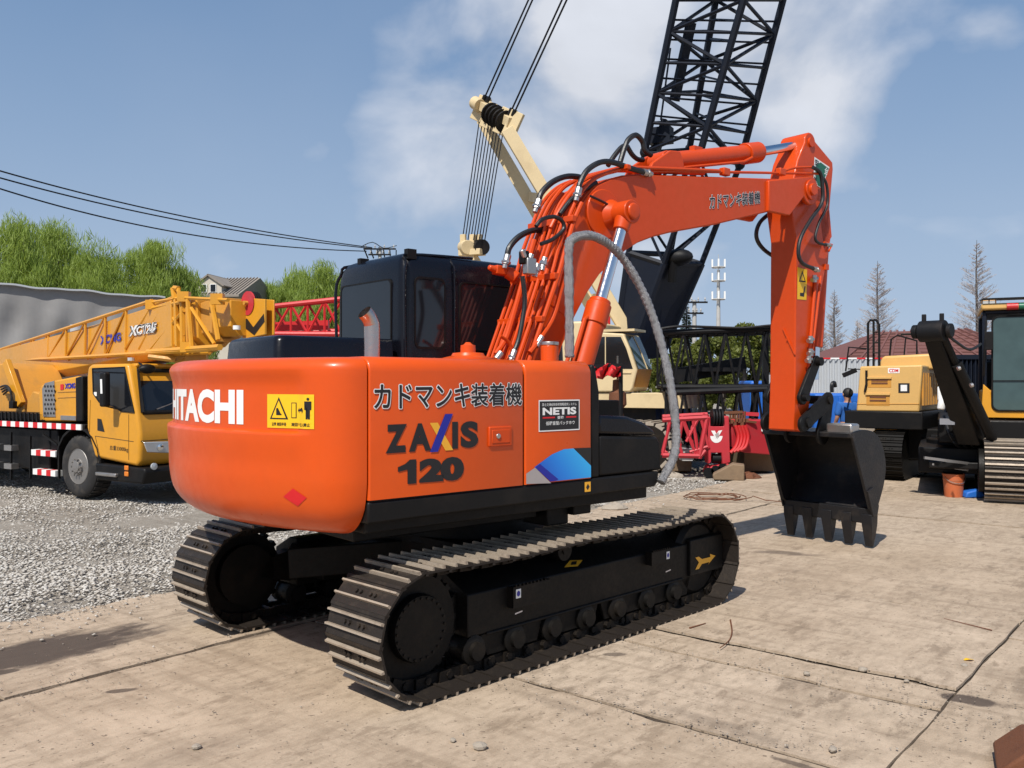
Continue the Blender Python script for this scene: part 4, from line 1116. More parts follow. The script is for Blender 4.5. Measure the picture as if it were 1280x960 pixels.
# ------------------------------------------------------------------ ground
def groundmat(name, c1, c2, c3, s=1.0, rough=.9, bmp=.3, stretch=None, cracks=True, bd=.01, stains=()):
    m, N, L, B = newmat(name)
    co = N.new('ShaderNodeTexCoord'); geo = N.new('ShaderNodeNewGeometry')
    src = geo.outputs['Position']
    if stretch:
        mpp = N.new('ShaderNodeMapping'); mpp.inputs['Rotation'].default_value = (0, 0, radians(-50)); L.new(src, mpp.inputs[0])
        mp2 = N.new('ShaderNodeMapping'); mp2.inputs['Scale'].default_value = (stretch, 1, 1); L.new(mpp.outputs[0], mp2.inputs[0]); st = mp2.outputs[0]
    else: st = src
    def nz(scale, det, ro, v):
        t = N.new('ShaderNodeTexNoise'); t.inputs['Scale'].default_value = scale; t.inputs['Detail'].default_value = det; t.inputs['Roughness'].default_value = ro
        L.new(v, t.inputs['Vector']); return t.outputs['Fac']
    big, mid, fine, grain = nz(.55 * s, 5, .6, st), nz(2.6 * s, 7, .65, st), nz(16 * s, 6, .7, src), nz(90 * s, 3, .7, src)
    finest = nz(13 * s, 7, .72, st)
    a = mixc(N, L, ramp(N, L, big, [(.36, 0.0), (.62, 1.0)]), c1, c2)
    a = mixc(N, L, ramp(N, L, mid, [(.50, 0.0), (.72, .75)]), a, c3)
    a = mixc(N, L, ramp(N, L, finest, [(.44, 0.0), (.66, .62)]), a, tuple(x * .60 for x in c3))
    a = mixc(N, L, ramp(N, L, grain, [(.35, .22), (.6, 0.0)]), a, tuple(x * .45 for x in c1))
    h = fine
    if cracks:
        vo = N.new('ShaderNodeTexVoronoi'); vo.feature = 'DISTANCE_TO_EDGE'; vo.inputs['Scale'].default_value = .75
        wz = N.new('ShaderNodeTexNoise'); wz.inputs['Scale'].default_value = 2.5; wz.inputs['Detail'].default_value = 5; L.new(src, wz.inputs['Vector'])
        va = N.new('ShaderNodeVectorMath'); va.operation = 'MULTIPLY_ADD'; L.new(wz.outputs['Color'], va.inputs[0]); va.inputs[1].default_value = (.5, .5, 0); L.new(src, va.inputs[2])
        L.new(va.outputs[0], vo.inputs['Vector'])
        ck = ramp(N, L, vo.outputs['Distance'], [(.0, 1.0), (.012, 0.0)])
        gate = ramp(N, L, nz(.9, 3, .5, src), [(.60, 0.0), (.70, .8)])
        ckm = N.new('ShaderNodeMath'); ckm.operation = 'MULTIPLY'; L.new(ck, ckm.inputs[0]); L.new(gate, ckm.inputs[1])
        a = mixc(N, L, ckm.outputs[0], a, tuple(x * .35 for x in c3))
    # oil and rust stains
    # scuffs and tyre sweeps along the yard, pale dust fans, tint per slab
    sw1 = N.new('ShaderNodeMapping'); sw1.inputs['Rotation'].default_value = (0, 0, radians(38)); L.new(src, sw1.inputs[0])
    sw2 = N.new('ShaderNodeMapping'); sw2.inputs['Scale'].default_value = (.35, 7, 1); L.new(sw1.outputs[0], sw2.inputs[0])
    a = mixc(N, L, ramp(N, L, nz(1.3, 6, .62, sw2.outputs[0]), [(.50, 0.0), (.68, .55)]), a, tuple(x * .66 for x in c3))
    a = mixc(N, L, ramp(N, L, nz(.8, 6, .7, src), [(.50, 0.0), (.70, .7)]), a, tuple(min(1, x * 1.16) for x in c1))
    a = mixc(N, L, ramp(N, L, nz(4.2, 8, .74, st), [(.56, 0.0), (.63, .65)]), a, tuple(x * .58 for x in c3))
    oi = N.new('ShaderNodeObjectInfo')
    a = mixc(N, L, ramp(N, L, oi.outputs['Random'], [(0, .0), (1, .28)]), a, (c2[0] * .82, c2[1] * .78, c2[2] * .72))
    spk = ramp(N, L, nz(38, 2, .5, src), [(.66, 0.0), (.72, .8)])
    a = mixc(N, L, spk, a, tuple(x * .40 for x in c3))
    stn = nz(5.5, 7, .68, st)
    sp_ = ramp(N, L, nz(3.2, 3, .5, st), [(.70, 0.0), (.78, .7)])
    a = mixc(N, L, sp_, a, tuple(x * .42 for x in c3))
    for (cx_, cy_, rx, ry, an, dk, soft) in stains:
        mpn = N.new('ShaderNodeVectorMath'); mpn.operation = 'SUBTRACT'; L.new(src, mpn.inputs[0]); mpn.inputs[1].default_value = (cx_, cy_, 0)
        ro_ = N.new('ShaderNodeMapping'); ro_.inputs['Rotation'].default_value = (0, 0, -an); L.new(mpn.outputs[0], ro_.inputs[0])
        sc_ = N.new('ShaderNodeVectorMath'); sc_.operation = 'MULTIPLY'; L.new(ro_.outputs[0], sc_.inputs[0]); sc_.inputs[1].default_value = (1 / rx, 1 / ry, 0)
        ln = N.new('ShaderNodeVectorMath'); ln.operation = 'LENGTH'; L.new(sc_.outputs[0], ln.inputs[0])
        ad_ = N.new('ShaderNodeMath'); ad_.operation = 'MULTIPLY_ADD'; L.new(stn, ad_.inputs[0]); ad_.inputs[1].default_value = 1.6; L.new(ln.outputs['Value'], ad_.inputs[2])
        a = mixc(N, L, ramp(N, L, ad_.outputs[0], [(.0, dk), (min(.99, 1.45 - soft), dk), (min(1, 1.75), 0.0)] if False else [(.50, dk), (.50 + soft * .5, 0.0)]), a, (.075, .055, .04)) if False else a
        rr_ = N.new('ShaderNodeMapRange'); rr_.interpolation_type = 'SMOOTHSTEP'; L.new(ad_.outputs[0], rr_.inputs[0]); rr_.inputs[1].default_value = 1.8 - soft * .7; rr_.inputs[2].default_value = 1.8; rr_.inputs[3].default_value = dk; rr_.inputs[4].default_value = 0
        a = mixc(N, L, rr_.outputs[0], a, (.075, .056, .045))
    L.new(a, B.inputs['Base Color'])
    B.inputs['Roughness'].default_value = rough; B.inputs['Specular IOR Level'].default_value = .25
    ad = N.new('ShaderNodeMath'); ad.operation = 'ADD'; L.new(fine, ad.inputs[0]); L.new(grain, ad.inputs[1])
    bump(N, L, ad.outputs[0], bmp, bd, B)
    return m
STAINS = [(G(u, v).x, G(u, v).y, rx, ry, an, dk, sf) for (u, v), rx, ry, an, dk, sf in (((30, 817), 1.05, .40, radians(48), .95, .7), ((150, 800), .50, .09, radians(48), .5, .9), ((1213, 873), .20, .09, -.55, .9, .5), ((150, 862), .10, .04, .3, .8, .4), ((768, 816), .09, .045, 0, .7, .5), ((8, 838), .09, .05, .3, .8, .4), ((1000, 955), .14, .03, -.7, .7, .5), ((975, 690), .30, .13, -.2, .6, .8), ((1005, 693), .25, .06, 0, .4, .8), ((330, 790), .5, .07, radians(50), .5, .9), ((700, 880), .4, .1, radians(-40), .25, 1.0), ((250, 935), .5, .2, radians(50), .2, 1.2), ((905, 905), .5, .08, radians(-45), .3, 1.0))]
M['slab'] = groundmat('dusty_concrete', (.53, .425, .32), (.44, .345, .25), (.33, .25, .178), 1.0, .9, .35, stretch=.45, stains=STAINS)
M['dirt'] = groundmat('dirt_and_gravel_bed', (.42, .385, .335), (.34, .305, .26), (.27, .235, .19), 1.4, .95, .6, cracks=False, bd=.03)
M['jointdirt'] = groundmat('joint_dirt', (.14, .11, .08), (.09, .07, .055), (.06, .045, .035), 3, .95, .6, cracks=False)
M['stain'] = paint('oil_stain', (.085, .062, .045), .75, 0, .5, (.14, .11, .08), 5)

g = MB(); g.quad((-900, -60, -.035), (900, -60, -.035), (900, 1500, -.035), (-900, 1500, -.035))
tag(g.build('ground', 'dirt', smooth=False), kind='structure')
# slabs: strips between A-lines (heading 50 deg) cut by B-lines
A0 = radians(50.0); dA = Vector((cos(A0), sin(A0), 0)); dB = Vector((sin(A0), -cos(A0), 0)) # dB points right
OR = Vector((-3.76, 6.42, 0))
def AB(a, b): return OR + dA * a + dB * b
def toAB(p): q = p - OR; return q.dot(dA), q.dot(dB)
j1 = toAB(G(130, 840))[1]; j2 = toAB(G(1200, 860))[1]
strips = [(0.0, j1), (j1, j2), (j2, j2 + 4.2), (j2 + 4.2, j2 + 8.4)]
bl = [toAB(G(*p))[0] for p in ((980, 940), (1114, 873), (960, 814), (1080, 748))]
cuts = [[-9, -4.5, -.2, 10.2, 14.6], [-9, -5.5] + sorted(bl) + [9.6, 12.2, 14.9], [-9, -3, toAB(G(1262, 797))[0], 8.4, 13.2], [-9, -2, 5, 10.5, 15.3]]
cuts[0] = [-9, -4.4, -.6, 10.8, 15.0]
pave = MB(); pave.add([AB(-10, .02) + Vector((0, 0, -.022)), AB(-10, 13) + Vector((0, 0, -.022)), AB(15.8, 13) + Vector((0, 0, -.022)), AB(15.4, .1) + Vector((0, 0, -.022))], [(0, 1, 2, 3)])
pav = tag(pave.build('concrete_yard', 'jointdirt', smooth=False), kind='structure')
rnd = random.Random(3)
for si, ((b0, b1), cs) in enumerate(zip(strips, cuts)):
    for ci in range(len(cs) - 1):
        a0_, a1_ = cs[ci], cs[ci + 1]
        gp = rnd.choice((.012, .022)); gB0 = .007 if si == 2 else (.030 if si == 1 else .012); gB1 = .007 if si == 1 else .018; wq = 1.0
        skew = -.10 * (b1 - b0) if si else 0
        nA, nB = max(2, int((a1_ - a0_) / .22)), max(2, int((b1 - b0) / .5))
        rows = []
        hz_ = rnd.uniform(-.010, .006)
        # outline with slightly broken edges, then a filled top
        edge = []
        def pt(fa, fb):
            w = rnd.uniform(-.007, .007) * (.5 if (si, fb) in ((1, 1), (2, 0)) else 1.4)
            aa = a0_ + gp + (a1_ - a0_ - 2 * gp) * fa + (fb - .5) * skew * 0; bb = b0 + gB0 + (b1 - b0 - gB0 - gB1) * fb
            w_ = lambda s_, t_: .005 * sin(s_ * 2.1 + t_ * 5) + .004 * sin(s_ * 6.7 + t_ * 3)
            if fb in (0, 1): bb += w_(a0_ + (a1_ - a0_) * fa, b0 if fb == 0 else b1) + ((rnd.uniform(.01, .035) if rnd.random() < .07 else 0) * (1 if fb == 0 else -1))
            if fa in (0, 1): aa += w_(b0 + (b1 - b0) * fb, a0_ if fa == 0 else a1_) + ((rnd.uniform(.01, .03) if rnd.random() < .07 else 0) * (1 if fa == 0 else -1))
            if fa in (0, 1): aa += w + (.05 if si == 0 and False else 0)
            if fb in (0, 1): bb += w * (1 if not (si == 0 and fb == 0) else 5)
            return AB(aa, bb) + Vector((0, 0, hz_))
        ne = max(4, int((a1_ - a0_) / .12)); nf = max(4, int((b1 - b0) / .12))
        edge += [pt(i / ne, 0) for i in range(ne)] + [pt(1, i / nf) for i in range(nf)] + [pt(1 - i / ne, 1) for i in range(ne)] + [pt(0, 1 - i / nf) for i in range(nf)]
        c_ = AB((a0_ + a1_) / 2, (b0 + b1) / 2) + Vector((0, 0, hz_))
        m = MB(); k = len(edge)
        m.add(edge + [e - Vector((0, 0, .018)) for e in edge], [tuple(range(k))] + [(i, k + i, k + (i + 1) % k, (i + 1) % k) for i in range(k)])
        m.build('concrete_slab', 'slab', pav, smooth=False)
# loose stones, one mesh of thousands
def scatter(name, n, fn, r0, r1, mat, seed, flatz=.6, label=None, z0=-.03, uneven=.35):
    rg = np.random.RandomState(seed)
    base = np.array([(0, 0, 1), (.9, 0, .3), (.28, .85, .3), (-.72, .53, .3), (-.72, -.53, .3), (.28, -.85, .3), (0, 0, -.5)], float)
    F = np.array([(0, 1, 2), (0, 2, 3), (0, 3, 4), (0, 4, 5), (0, 5, 1), (6, 2, 1), (6, 3, 2), (6, 4, 3), (6, 5, 4), (6, 1, 5)])
    P = fn(rg, n); n = len(P)
    r = r0 + (r1 - r0) * rg.rand(n) ** 2.2
    ang = rg.rand(n) * 6.283
    V = base[None] * (1 + uneven * (rg.rand(n, 7, 3) - .5) * 2)
    V[:, :, 2] *= flatz
    V[:, :, 0] *= (1 + .5 * rg.rand(n))[:, None]
    ca, sa = np.cos(ang)[:, None], np.sin(ang)[:, None]
    X = V[:, :, 0] * ca - V[:, :, 1] * sa; Y_ = V[:, :, 0] * sa + V[:, :, 1] * ca
    tl = (rg.rand(n, 1) - .5) * .8; Z_ = V[:, :, 2] + X * tl
    out = np.stack([X, Y_, Z_], 2) * r[:, None, None]
    out[:, :, 0] += P[:, 0:1]; out[:, :, 1] += P[:, 1:2]; out[:, :, 2] += P[:, 2:3] + z0 + r[:, None] * .25
    faces = (F[None] + (np.arange(n) * 7)[:, None, None]).reshape(-1, 3)
    me = bpy.data.meshes.new(name)
    me.vertices.add(n * 7); me.vertices.foreach_set('co', out.reshape(-1))
    me.loops.add(len(faces) * 3); me.loops.foreach_set('vertex_index', faces.reshape(-1).astype('i'))
    me.polygons.add(len(faces)); me.polygons.foreach_set('loop_start', np.arange(0, len(faces) * 3, 3, dtype='i'))
    me.update(calc_edges=True); me.materials.append(M[mat])
    o = bpy.data.objects.new(name, me); COL.objects.link(o)
    return tag(o, kind='stuff')
_OR, _dA, _dB = np.array(OR[:2]), np.array(dA[:2]), np.array(dB[:2])
def heap(P):
    x, y = P[:, 0], P[:, 1]
    z = .02 * np.sin(x * 1.7 + y) + .018 * np.sin(y * 2.3 - x * .8) + .012 * np.sin(x * 4.1 + y * 3.3)
    return np.concatenate([P, z[:, None]], 1)
def gravel_area(rg, n):
    Y = 5.4 + 13 * rg.rand(n) ** 1.25; U_ = -220 + 1130 * rg.rand(n)
    X = (U_ - 640) / FL * Y
    P = np.stack([X, Y], 1); q = P - _OR
    b = q @ _dB; keep = (b < -.02 + .08 * np.sin(q @ _dA * 2.3) + .05 * np.sin(q @ _dA * 7)) & (Y < 18)
    # bare dusty patches
    pn = np.sin(X * 1.1 + 1.3) * np.sin(Y * .9 + X * .35) + .5 * np.sin(X * 2.9) * np.sin(Y * 2.2)
    pn += .6 * np.sin(X * 5.3 + 2 * np.sin(Y * 1.7)) * np.sin(Y * 3.9 + X)
    keep &= rg.rand(n) > np.clip(pn * .75 + .0, 0, .8)
    return heap(P[keep])
scatter('gravel', 165000, gravel_area, .006, .026, 'pebble', 5, z0=-.03)
def yard_crumbs(rg, n):
    Y = 4.2 + 9 * rg.rand(n) ** 1.3; X = (-40 + 1360 * rg.rand(n) - 640) / FL * Y
    P = np.stack([X, Y], 1); q = P - _OR; b = q @ _dB
    near = np.minimum(np.abs(b - j1), np.minimum(np.abs(b - 0.05), 9))
    for a_ in bl: near = np.minimum(near, np.abs(q @ _dA - a_))
    keep = (b > 0) & (rg.rand(n) < np.exp(-near * 7) + .035)
    P = P[keep]; return np.concatenate([P, np.zeros((len(P), 1)) + .03], 1)
def spill(rg, n):
    Y = 5.2 + 10 * rg.rand(n) ** 1.2; X = (-60 + 1000 * rg.rand(n) - 640) / FL * Y
    P = np.stack([X, Y], 1); q = P - _OR; b = q @ _dB; keep = (b > -.1) & (b < 1.6) & (rg.rand(n) < np.exp(-np.maximum(b, 0) * 4.5) * (.5 + .5 * np.sin((q @ _dA) * 3.1)) )
    P = P[keep]; return np.concatenate([P, np.zeros((len(P), 1)) + .03], 1)
scatter('gravel_spill', 60000, spill, .003, .017, 'pebble', 11, z0=-.029)
scatter('crumbs_on_slabs', 26000, yard_crumbs, .002, .008, 'crumb', 8, z0=-.028)

# ------------------------------------------------------------------ generic frame tools for the machines behind
class Fr:
    """a machine's own frame: world origin and heading (degrees clockwise from +Y)"""
    def __init__(s, o, head):
        s.o = Vector(o); s.h = radians(head); s.M = Matrix.Translation(s.o) @ Matrix.Rotation(pi / 2 - s.h, 4, 'Z'); s.I = s.M.inverted()
    def p(s, u, v, y):
        c, q = cos(s.h), sin(s.h); a = (u - 640) / FL
        x = (a * (s.o.y + y * q) - s.o.x + y * c) / (q - a * c); Y = s.o.y + x * c + y * q
        return Vector((x, y, HC - (v - V0) * Y / FL))
    def px(s, u, v, x):      # point on the plane local x = const
        c, q = cos(s.h), sin(s.h); a = (u - 640) / FL
        y = (s.o.x + x * q - a * (s.o.y + x * c)) / (c + a * q); Y = s.o.y + x * c + y * q
        return Vector((x, y, HC - (v - V0) * Y / FL))
    def w(s, u, v, Y): return s.I @ W(u, v, Y)
    def root(s, name, label, cat, group=None): return empty(name, s.o, pi / 2 - s.h, label, cat, group)
def txt(body, corners, mat, parent, off=.03, shear=0): return lettering('lettering', body, corners, mat, parent, off=off, shear=shear)
def wheel(parent, c, r, w, side=-1, name='wheel', dual=False):
    """tyre with tread blocks and a dished rim; c is the centre of the outer face"""
    c = Vector(c); s = side
    b = MB()
    b.lathe([(r * .56, 0), (r * .60, s * .012), (r * .80, s * .022), (r * .93, s * .004), (r * .985, -s * .02), (r, -s * .06), (r, -s * (w - .06)), (r * .95, -s * w), (r * .56, -s * w)], c, (0, 1, 0), 40)
    for i in range(36):
        a = 2 * pi * i / 36
        for k in (0, 1):
            b.box(c + Vector((cos(a + k * .09) * r, -s * (.09 + k * (w - .18)), sin(a + k * .09) * r)), (.05, .11, .022), Matrix.Rotation(-a - k * .09 + pi / 2, 3, 'Y'))
    t = b.build(name, 'tyre', parent)
    b = MB()
    b.lathe([(r * .575, s * .006), (r * .56, s * .012), (r * .53, -s * .03), (r * .48, -s * .07), (r * .30, -s * .03), (r * .26, s * .02), (r * .20, s * .03), (r * .18, s * .055), (.01, s * .06)], c, (0, 1, 0), 32)
    for i in range(10):
        a = 2 * pi * i / 10; q = c + Vector((cos(a) * r * .25, s * .03, sin(a) * r * .25)); b.cyl(q, q + Vector((0, s * .03, 0)), .018, n=6)
    rim = b.build('rim', 'rim', t)
    b = MB()
    for i in range(10):
        a = 2 * pi * (i + .5) / 10; q = c + Vector((cos(a) * r * .40, -s * .048, sin(a) * r * .40)); b.cyl(q, q + Vector((0, s * .003, 0)), .028, n=10)
    b.build('rim_holes', 'ink', rim)
    return t

# ------------------------------------------------------------------ yellow truck crane at the left
th = radians(33)
tf = Fr((-6.63 + 1.08 * sin(th), 13.4 + 1.08 * cos(th), 0), 90 + 33)
tr = tf.root('truck_crane', 'yellow truck crane with low cab and boom folded forward, parked left of the orange excavator', 'truck crane')
TY = -1.12
def tp(u, v, y=TY): return tf.p(u, v, y)
def txz(u, v, y=TY): q = tf.p(u, v, y); return (q.x, q.z)
# cab shell
zb, zt = tp(125, 573).z, tp(130, 455).z
xr = tp(108, 500).x
xfb = tp(166, 540).x; xft = tp(160, 457).x
prof = [txz(118, 572), txz(108, 535), (xr, tp(108, 470).z), (xr + .03, zt - .03), (xr + .12, zt), (xft - .05, zt), (xft, zt - .04), txz(171, 519), (xfb + .16, tp(166, 540).z), (xfb + .16, tp(165, 575).z), (xfb + .10, tp(165, 583).z)]
b = MB(); b.prism(prof, 'y', TY, 1.12)
cabt = b.build('cab', 'yellow', tr, bevel=.05, seg=4)
# side window, quarter glass, windshield, pillar
win = [txz(116, 461), txz(117, 492), txz(124, 502), txz(143, 508), txz(152, 514), txz(168, 516), txz(156, 459)]
def sideshape(name, pts, mat, e=.004, y=TY, par=None):
    return shape(name, pts, mat, par or cabt, lambda a, b_: Vector((a, y - e, b_)))
sideshape('side_window', win, 'glassdark')
b = MB(); wl_ = [Vector((p[0], TY - .004, p[1])) for p in win]; b.tube(wl_ + [wl_[0]], .012, n=6); b.build('window_frame', 'blackmat', cabt)
# windshield on the sloping front
wt, wb = Vector((xft + .01, 0, zt - .10)), Vector((txz(171, 519)[0] - .01, 0, tp(171, 519).z + .03))
d_ = (wt - wb).normalized(); nr = Vector((d_.z, 0, -d_.x))
if nr.x < 0: nr = -nr
pts = [Vector((wb.x, -1.02, wb.z)), Vector((wb.x, 1.02, wb.z)), Vector((wt.x, .98, wt.z)), Vector((wt.x, -.98, wt.z))]
b = MB(); b.add([p + nr * .006 for p in pts], [(0, 1, 2, 3)]); b.build('windshield', 'glassdark', cabt)
b = MB(); q = [p + nr * .008 for p in pts]; b.tube(q + [q[0]], .035, n=6); b.build('windshield_frame', 'blackmat', cabt)
b = MB(); b.beam(Vector((wb.x + .02, -.8, wb.z + .05)), Vector((wb.x - .12, .1, wb.z + .30)), .012, .012); b.beam(Vector((wb.x + .02, .1, wb.z + .05)), Vector((wb.x - .12, .9, wb.z + .30)), .012, .012); b.build('wiper', 'steel', cabt)
sideshape('door_grip', [txz(122, 523), txz(122, 538), txz(131, 540), txz(127, 524)], 'ink')
b = MB()
for P in (((119, 545), (167, 552)), ((161, 518), (161, 575)), ((113, 500), (112, 540)), ((119, 545), (126, 575))):
    b.beam(tp(*P[0], TY - .001), tp(*P[1], TY - .001), .006, .006)
b.build('door_seam', 'ink', cabt)
txt('总重33000kg', [tp(137, 563, TY - .005), tp(160, 566, TY - .005), tp(160, 558.5, TY - .005), tp(137, 556.5, TY - .005)], 'ink', cabt, off=.0)
b = MB(); b.box(tp(131, 487, TY - .20), (.14, .10, .50)); mr = b.build('mirror', 'blackmat', tr, bevel=.03, seg=3)
b = MB(); q = tp(131, 487, TY - .20); b.tube([tp(118, 465, TY), Vector((q.x, q.y, q.z + .24)), Vector((q.x, q.y, q.z - .24)), tp(152, 512, TY)], .014, n=6); b.build('mirror_arm', 'blackmat', mr)
sideshape('white_sticker_or_glint', [txz(125, 474, TY - .255), txz(127.5, 474, TY - .255), txz(128, 492, TY - .255), txz(125.5, 492, TY - .255)], 'white', .255, par=tr)  # white strip painted on the mirror for its bright reflection
sideshape('white_sticker_or_glint', [txz(118, 490), txz(121.5, 490), txz(121.5, 495), txz(118, 495)], 'white', .008)
b = MB(); q = tf.px(184, 461, xft + .22); b.ball(q, .13, sc=(.7, 1, .55)); b.tube([q, q + Vector((-.2, 0, .09))], .015, n=6); b.build('front_mirror', 'blackmat', tr)
# visor strip and roof edge
b = MB(); b.bx(xft - .12, xft + .03, -1.0, 1.0, zt - .05, zt + .005); b.build('sun_visor', 'yellow', cabt, bevel=.02)
# front panel with headlights and bumper
xF = xfb + .16
b = MB(); q0 = tf.px(171, 560, xF); 
zh0, zh1 = tf.px(172, 567, xF).z, tf.px(172, 553, xF).z
b.prism([(-1.06, zh1), (-.50, zh1 - .02), (-.52, zh0 - .02), (-.60, zh0 - .03), (-1.00, zh0 + .01)], 'x', xF - .02, xF + .012)
hl = b.build('headlight', 'lamp', tr, bevel=.01)
b = MB(); b.lathe([(.055, 0), (.05, .02), (.02, .025), (.001, .025)], (xF + .012, -.80, (zh0 + zh1) / 2 - .01), (1, 0, 0), 16); b.build('headlight_lens', 'chrome', hl)
dup(hl).location = (0, 1.55, 0)
b = MB(); b.beam((xF + .002, -1.1, zh1 + .015), (xF + .002, 1.1, zh1 + .03), .01, .008); b.build('panel_seam', 'ink', cabt)
zb0, zb1 = tp(165, 604).z, tp(165, 584).z
b = MB(); b.prism([(xr + .25, zb1 + .02), (xF + .14, zb1), (xF + .16, zb1 - .06), (xF + .10, zb0), (xr + .30, zb0)], 'y', -1.14, 1.14); bump_ = b.build('bumper', 'blackmat', tr, bevel=.03, seg=3)
for v in (585, 592.5):
    b = MB(); q = tp(158, v, -1.15); b.box(q, (.09, .02, .07)); b.build('side_lamp', 'amberlamp', bump_, bevel=.01)
b = MB(); q0, q1 = tp(122, 594, -1.15), tp(147, 592, -1.15); b.box((q0 + q1) / 2, ((q1 - q0).length, .08, .05)); b.build('cab_step', 'steel', bump_, bevel=.01)
b = MB(); q = tf.px(192, 583, xF + .16); b.lathe([(.05, 0), (.05, .02), (.001, .03)], q, (1, 0, 0), 14); b.build('fog_lamp', 'lamp', bump_)
# wheels and mudguard
wheel(tr, (0, TY + .02, .475), .475, .30)
wheel(tr, (0, 1.10, .475), .475, .30, side=1)

for x in (-4.6, -5.8):
    wheel(tr, (x, TY + .02, .475), .475, .55); wheel(tr, (x, 1.1, .475), .475, .55, side=1)
b = MB()
arc = [(.62 * cos(a), .47 + .62 * sin(a)) for a in [radians(10 + i * 20) for i in range(9)]]
b.prism(arc + [(q[0] * .94, .47 + (q[1] - .47) * .94) for q in arc[::-1]], 'y', TY + .0, TY + .5); b.build('mudguard', 'blackmat', tr)
# deck, chassis, strip of red and white reflectors
zd = tp(60, 531).z
b = MB(); b.bx(-9.5, xr - .06, -1.12, 1.12, zd - .06, zd + .03); b.bx(-9.5, xF - .3, -.45, .45, .42, zd - .05); b.build('chassis_deck', 'blackmat', tr, bevel=.01)
b = MB(); b.bx(-4.0, -.95, -1.02, -.5, .35, zd - .08); b.bx(-1.2, -.75, -1.0, -.4, .6, zd - .08); b.build('tool_locker', 'blackmat', tr, bevel=.02)
k = 0; u = 104.0; xe = tp(103, 531).x
b = MB()
x = xe
while x > -5.5:
    b.m = k % 2; b.bx(x - .135, x, -1.145, -1.122, zd - .055, zd + .03); x -= .135; k += 1
b.each('reflector', ['white', 'red_ink'], tr)
for (ua, ub, v0_, v1_) in ((39, 69, 563, 570), (41, 69, 586.5, 595), (-30, 14, 555, 562), (-30, 14, 578, 584)):
    qa, qb = tp(ua, (v0_ + v1_) / 2, -1.14), tp(ub, (v0_ + v1_) / 2, -1.14)
    b = MB(); z_ = (qa.z + qb.z) / 2; n_ = 5
    for i in range(n_):
        b.m = i % 2; b.bx(qa.x + (qb.x - qa.x) * i / n_, qa.x + (qb.x - qa.x) * (i + 1) / n_, -1.14, -1.02, z_ - .045, z_ + .045)
    b.build('side_step', ['white', 'red_ink'] if ua > 0 else ['steel', 'blackmat'], tr, smooth=False)
b = MB()
for (a_, c_) in (((54, 543), (72, 556)), ((74, 545), (74, 598)), ((38, 545), (38, 598)), ((14, 540), (14, 600))): b.beam(tp(*a_, -1.1), tp(*c_, -1.1), .03, .03)
b.each('step_bracket', 'blackmat', tr)
# engine housing behind the cab, with honeycomb grille
EYf = -1.0
ep = lambda u, v: txz(u, v, EYf)
b = MB(); b.prism([ep(49, 527), ep(48, 492), ep(51, 482), ep(60, 477), ep(97, 470), ep(98, 527)], 'y', EYf, .6); eh = b.build('engine_housing', 'yellow', tr, bevel=.03, seg=3)
b = MB(); b.prism([ep(55, 521), ep(53.5, 486), ep(57, 479), ep(68.5, 476), ep(70, 521)], 'y', EYf - .012, EYf); gr = b.build('radiator_grille', 'steel', eh)
b = MB()
for i in range(4):
    for j in range(7):
        q = tf.p(56.2 + i * 3.7 + (j % 2) * 1.2, 483 + j * 5.6, EYf - .013); b.cyl(q, q - Vector((0, .004, 0)), .022, n=6)
b.each('grille_hole', 'ink', gr)
b = MB()
for v in (489, 496): b.beam(tf.p(72, v + 1, EYf - .003), tf.p(96.5, v, EYf - .003), .012, .012)
b.build('housing_seam', 'yellow_d', eh)
b = MB(); q0, q1 = tf.p(76, 524, EYf - .006), tf.p(95, 524, EYf - .006); b.bx(q0.x, q1.x, EYf - .012, EYf, q0.z - .01, q0.z + .06); b.build('vent_strip', 'steel', eh)
e2_ = lambda u, v: tf.p(u, v, EYf - .006)
txt('XCMG', [e2_(81, 486), e2_(94, 485.5), e2_(94, 478.5), e2_(81, 479.5)], 'blue_ink', eh, off=.05)
shape('maker_mark', [(0, 0), (1, 0), (2, 0), (3, 0)], 'red_ink', eh, lambda a, b_: [e2_(75.5, 487.5), e2_(79.5, 487), e2_(79.5, 480), e2_(75.5, 480.5)][int(a)] - Vector((0, .002, 0)))
b = MB(); b.prism([ep(99, 527), ep(98.5, 472), ep(107, 470), ep(108, 527)], 'y', EYf - .06, -.2); b.build('air_intake', 'blackmat', tr, bevel=.02)
# slewing superstructure at the far left
SY = -.55
b = MB()
b.prism([txz(-60, 512, SY), txz(-60, 452, SY), txz(4, 455, SY), txz(12, 462, SY), txz(30, 506, SY), txz(30, 517, SY)], 'y', SY, SY + .9)
ss = b.build('superstructure', 'yellow_d', tr, bevel=.02)
b = MB(); b.beam(tp(8, 452, SY - .03), tp(27, 506, SY - .03), .16, .09, (0, 1, 0)); b.build('boom_support', 'yellow', ss, bevel=.01)
b = MB(); b.prism([txz(32, 524, SY), txz(34, 500, SY), txz(41, 489, SY), txz(50, 492, SY), txz(50, 524, SY)], 'y', SY, .2); b.build('slewing_bracket', 'yellow_d', ss, bevel=.02)
b = MB(); b.box(tp(17, 506, SY - .1), (.14, .10, .13)); b.build('work_lamp', 'blackmat', ss, bevel=.01)
for k in range(4):
    b = MB(); b.tube([tp(0 + k * 1.5, 484 + k * 3, SY - .1), tp(8 + k, 482 + k * 2, SY - .15), tp(14, 490 + k, SY - .14), tp(14 + k, 505, SY - .1)], .018, n=6, sub=5); b.build('hose', 'rubber', ss)
b = MB(); b.bx(-9, tp(47, 520).x, -1.0, -.5, zd + .05, zd + .16)
for i in range(26): b.bx(-4.2 + i * .12, -4.17 + i * .12, -1.1, -1.08, zd + .03, zd + .18)
b.build('deck_mesh', 'blackmat', tr)
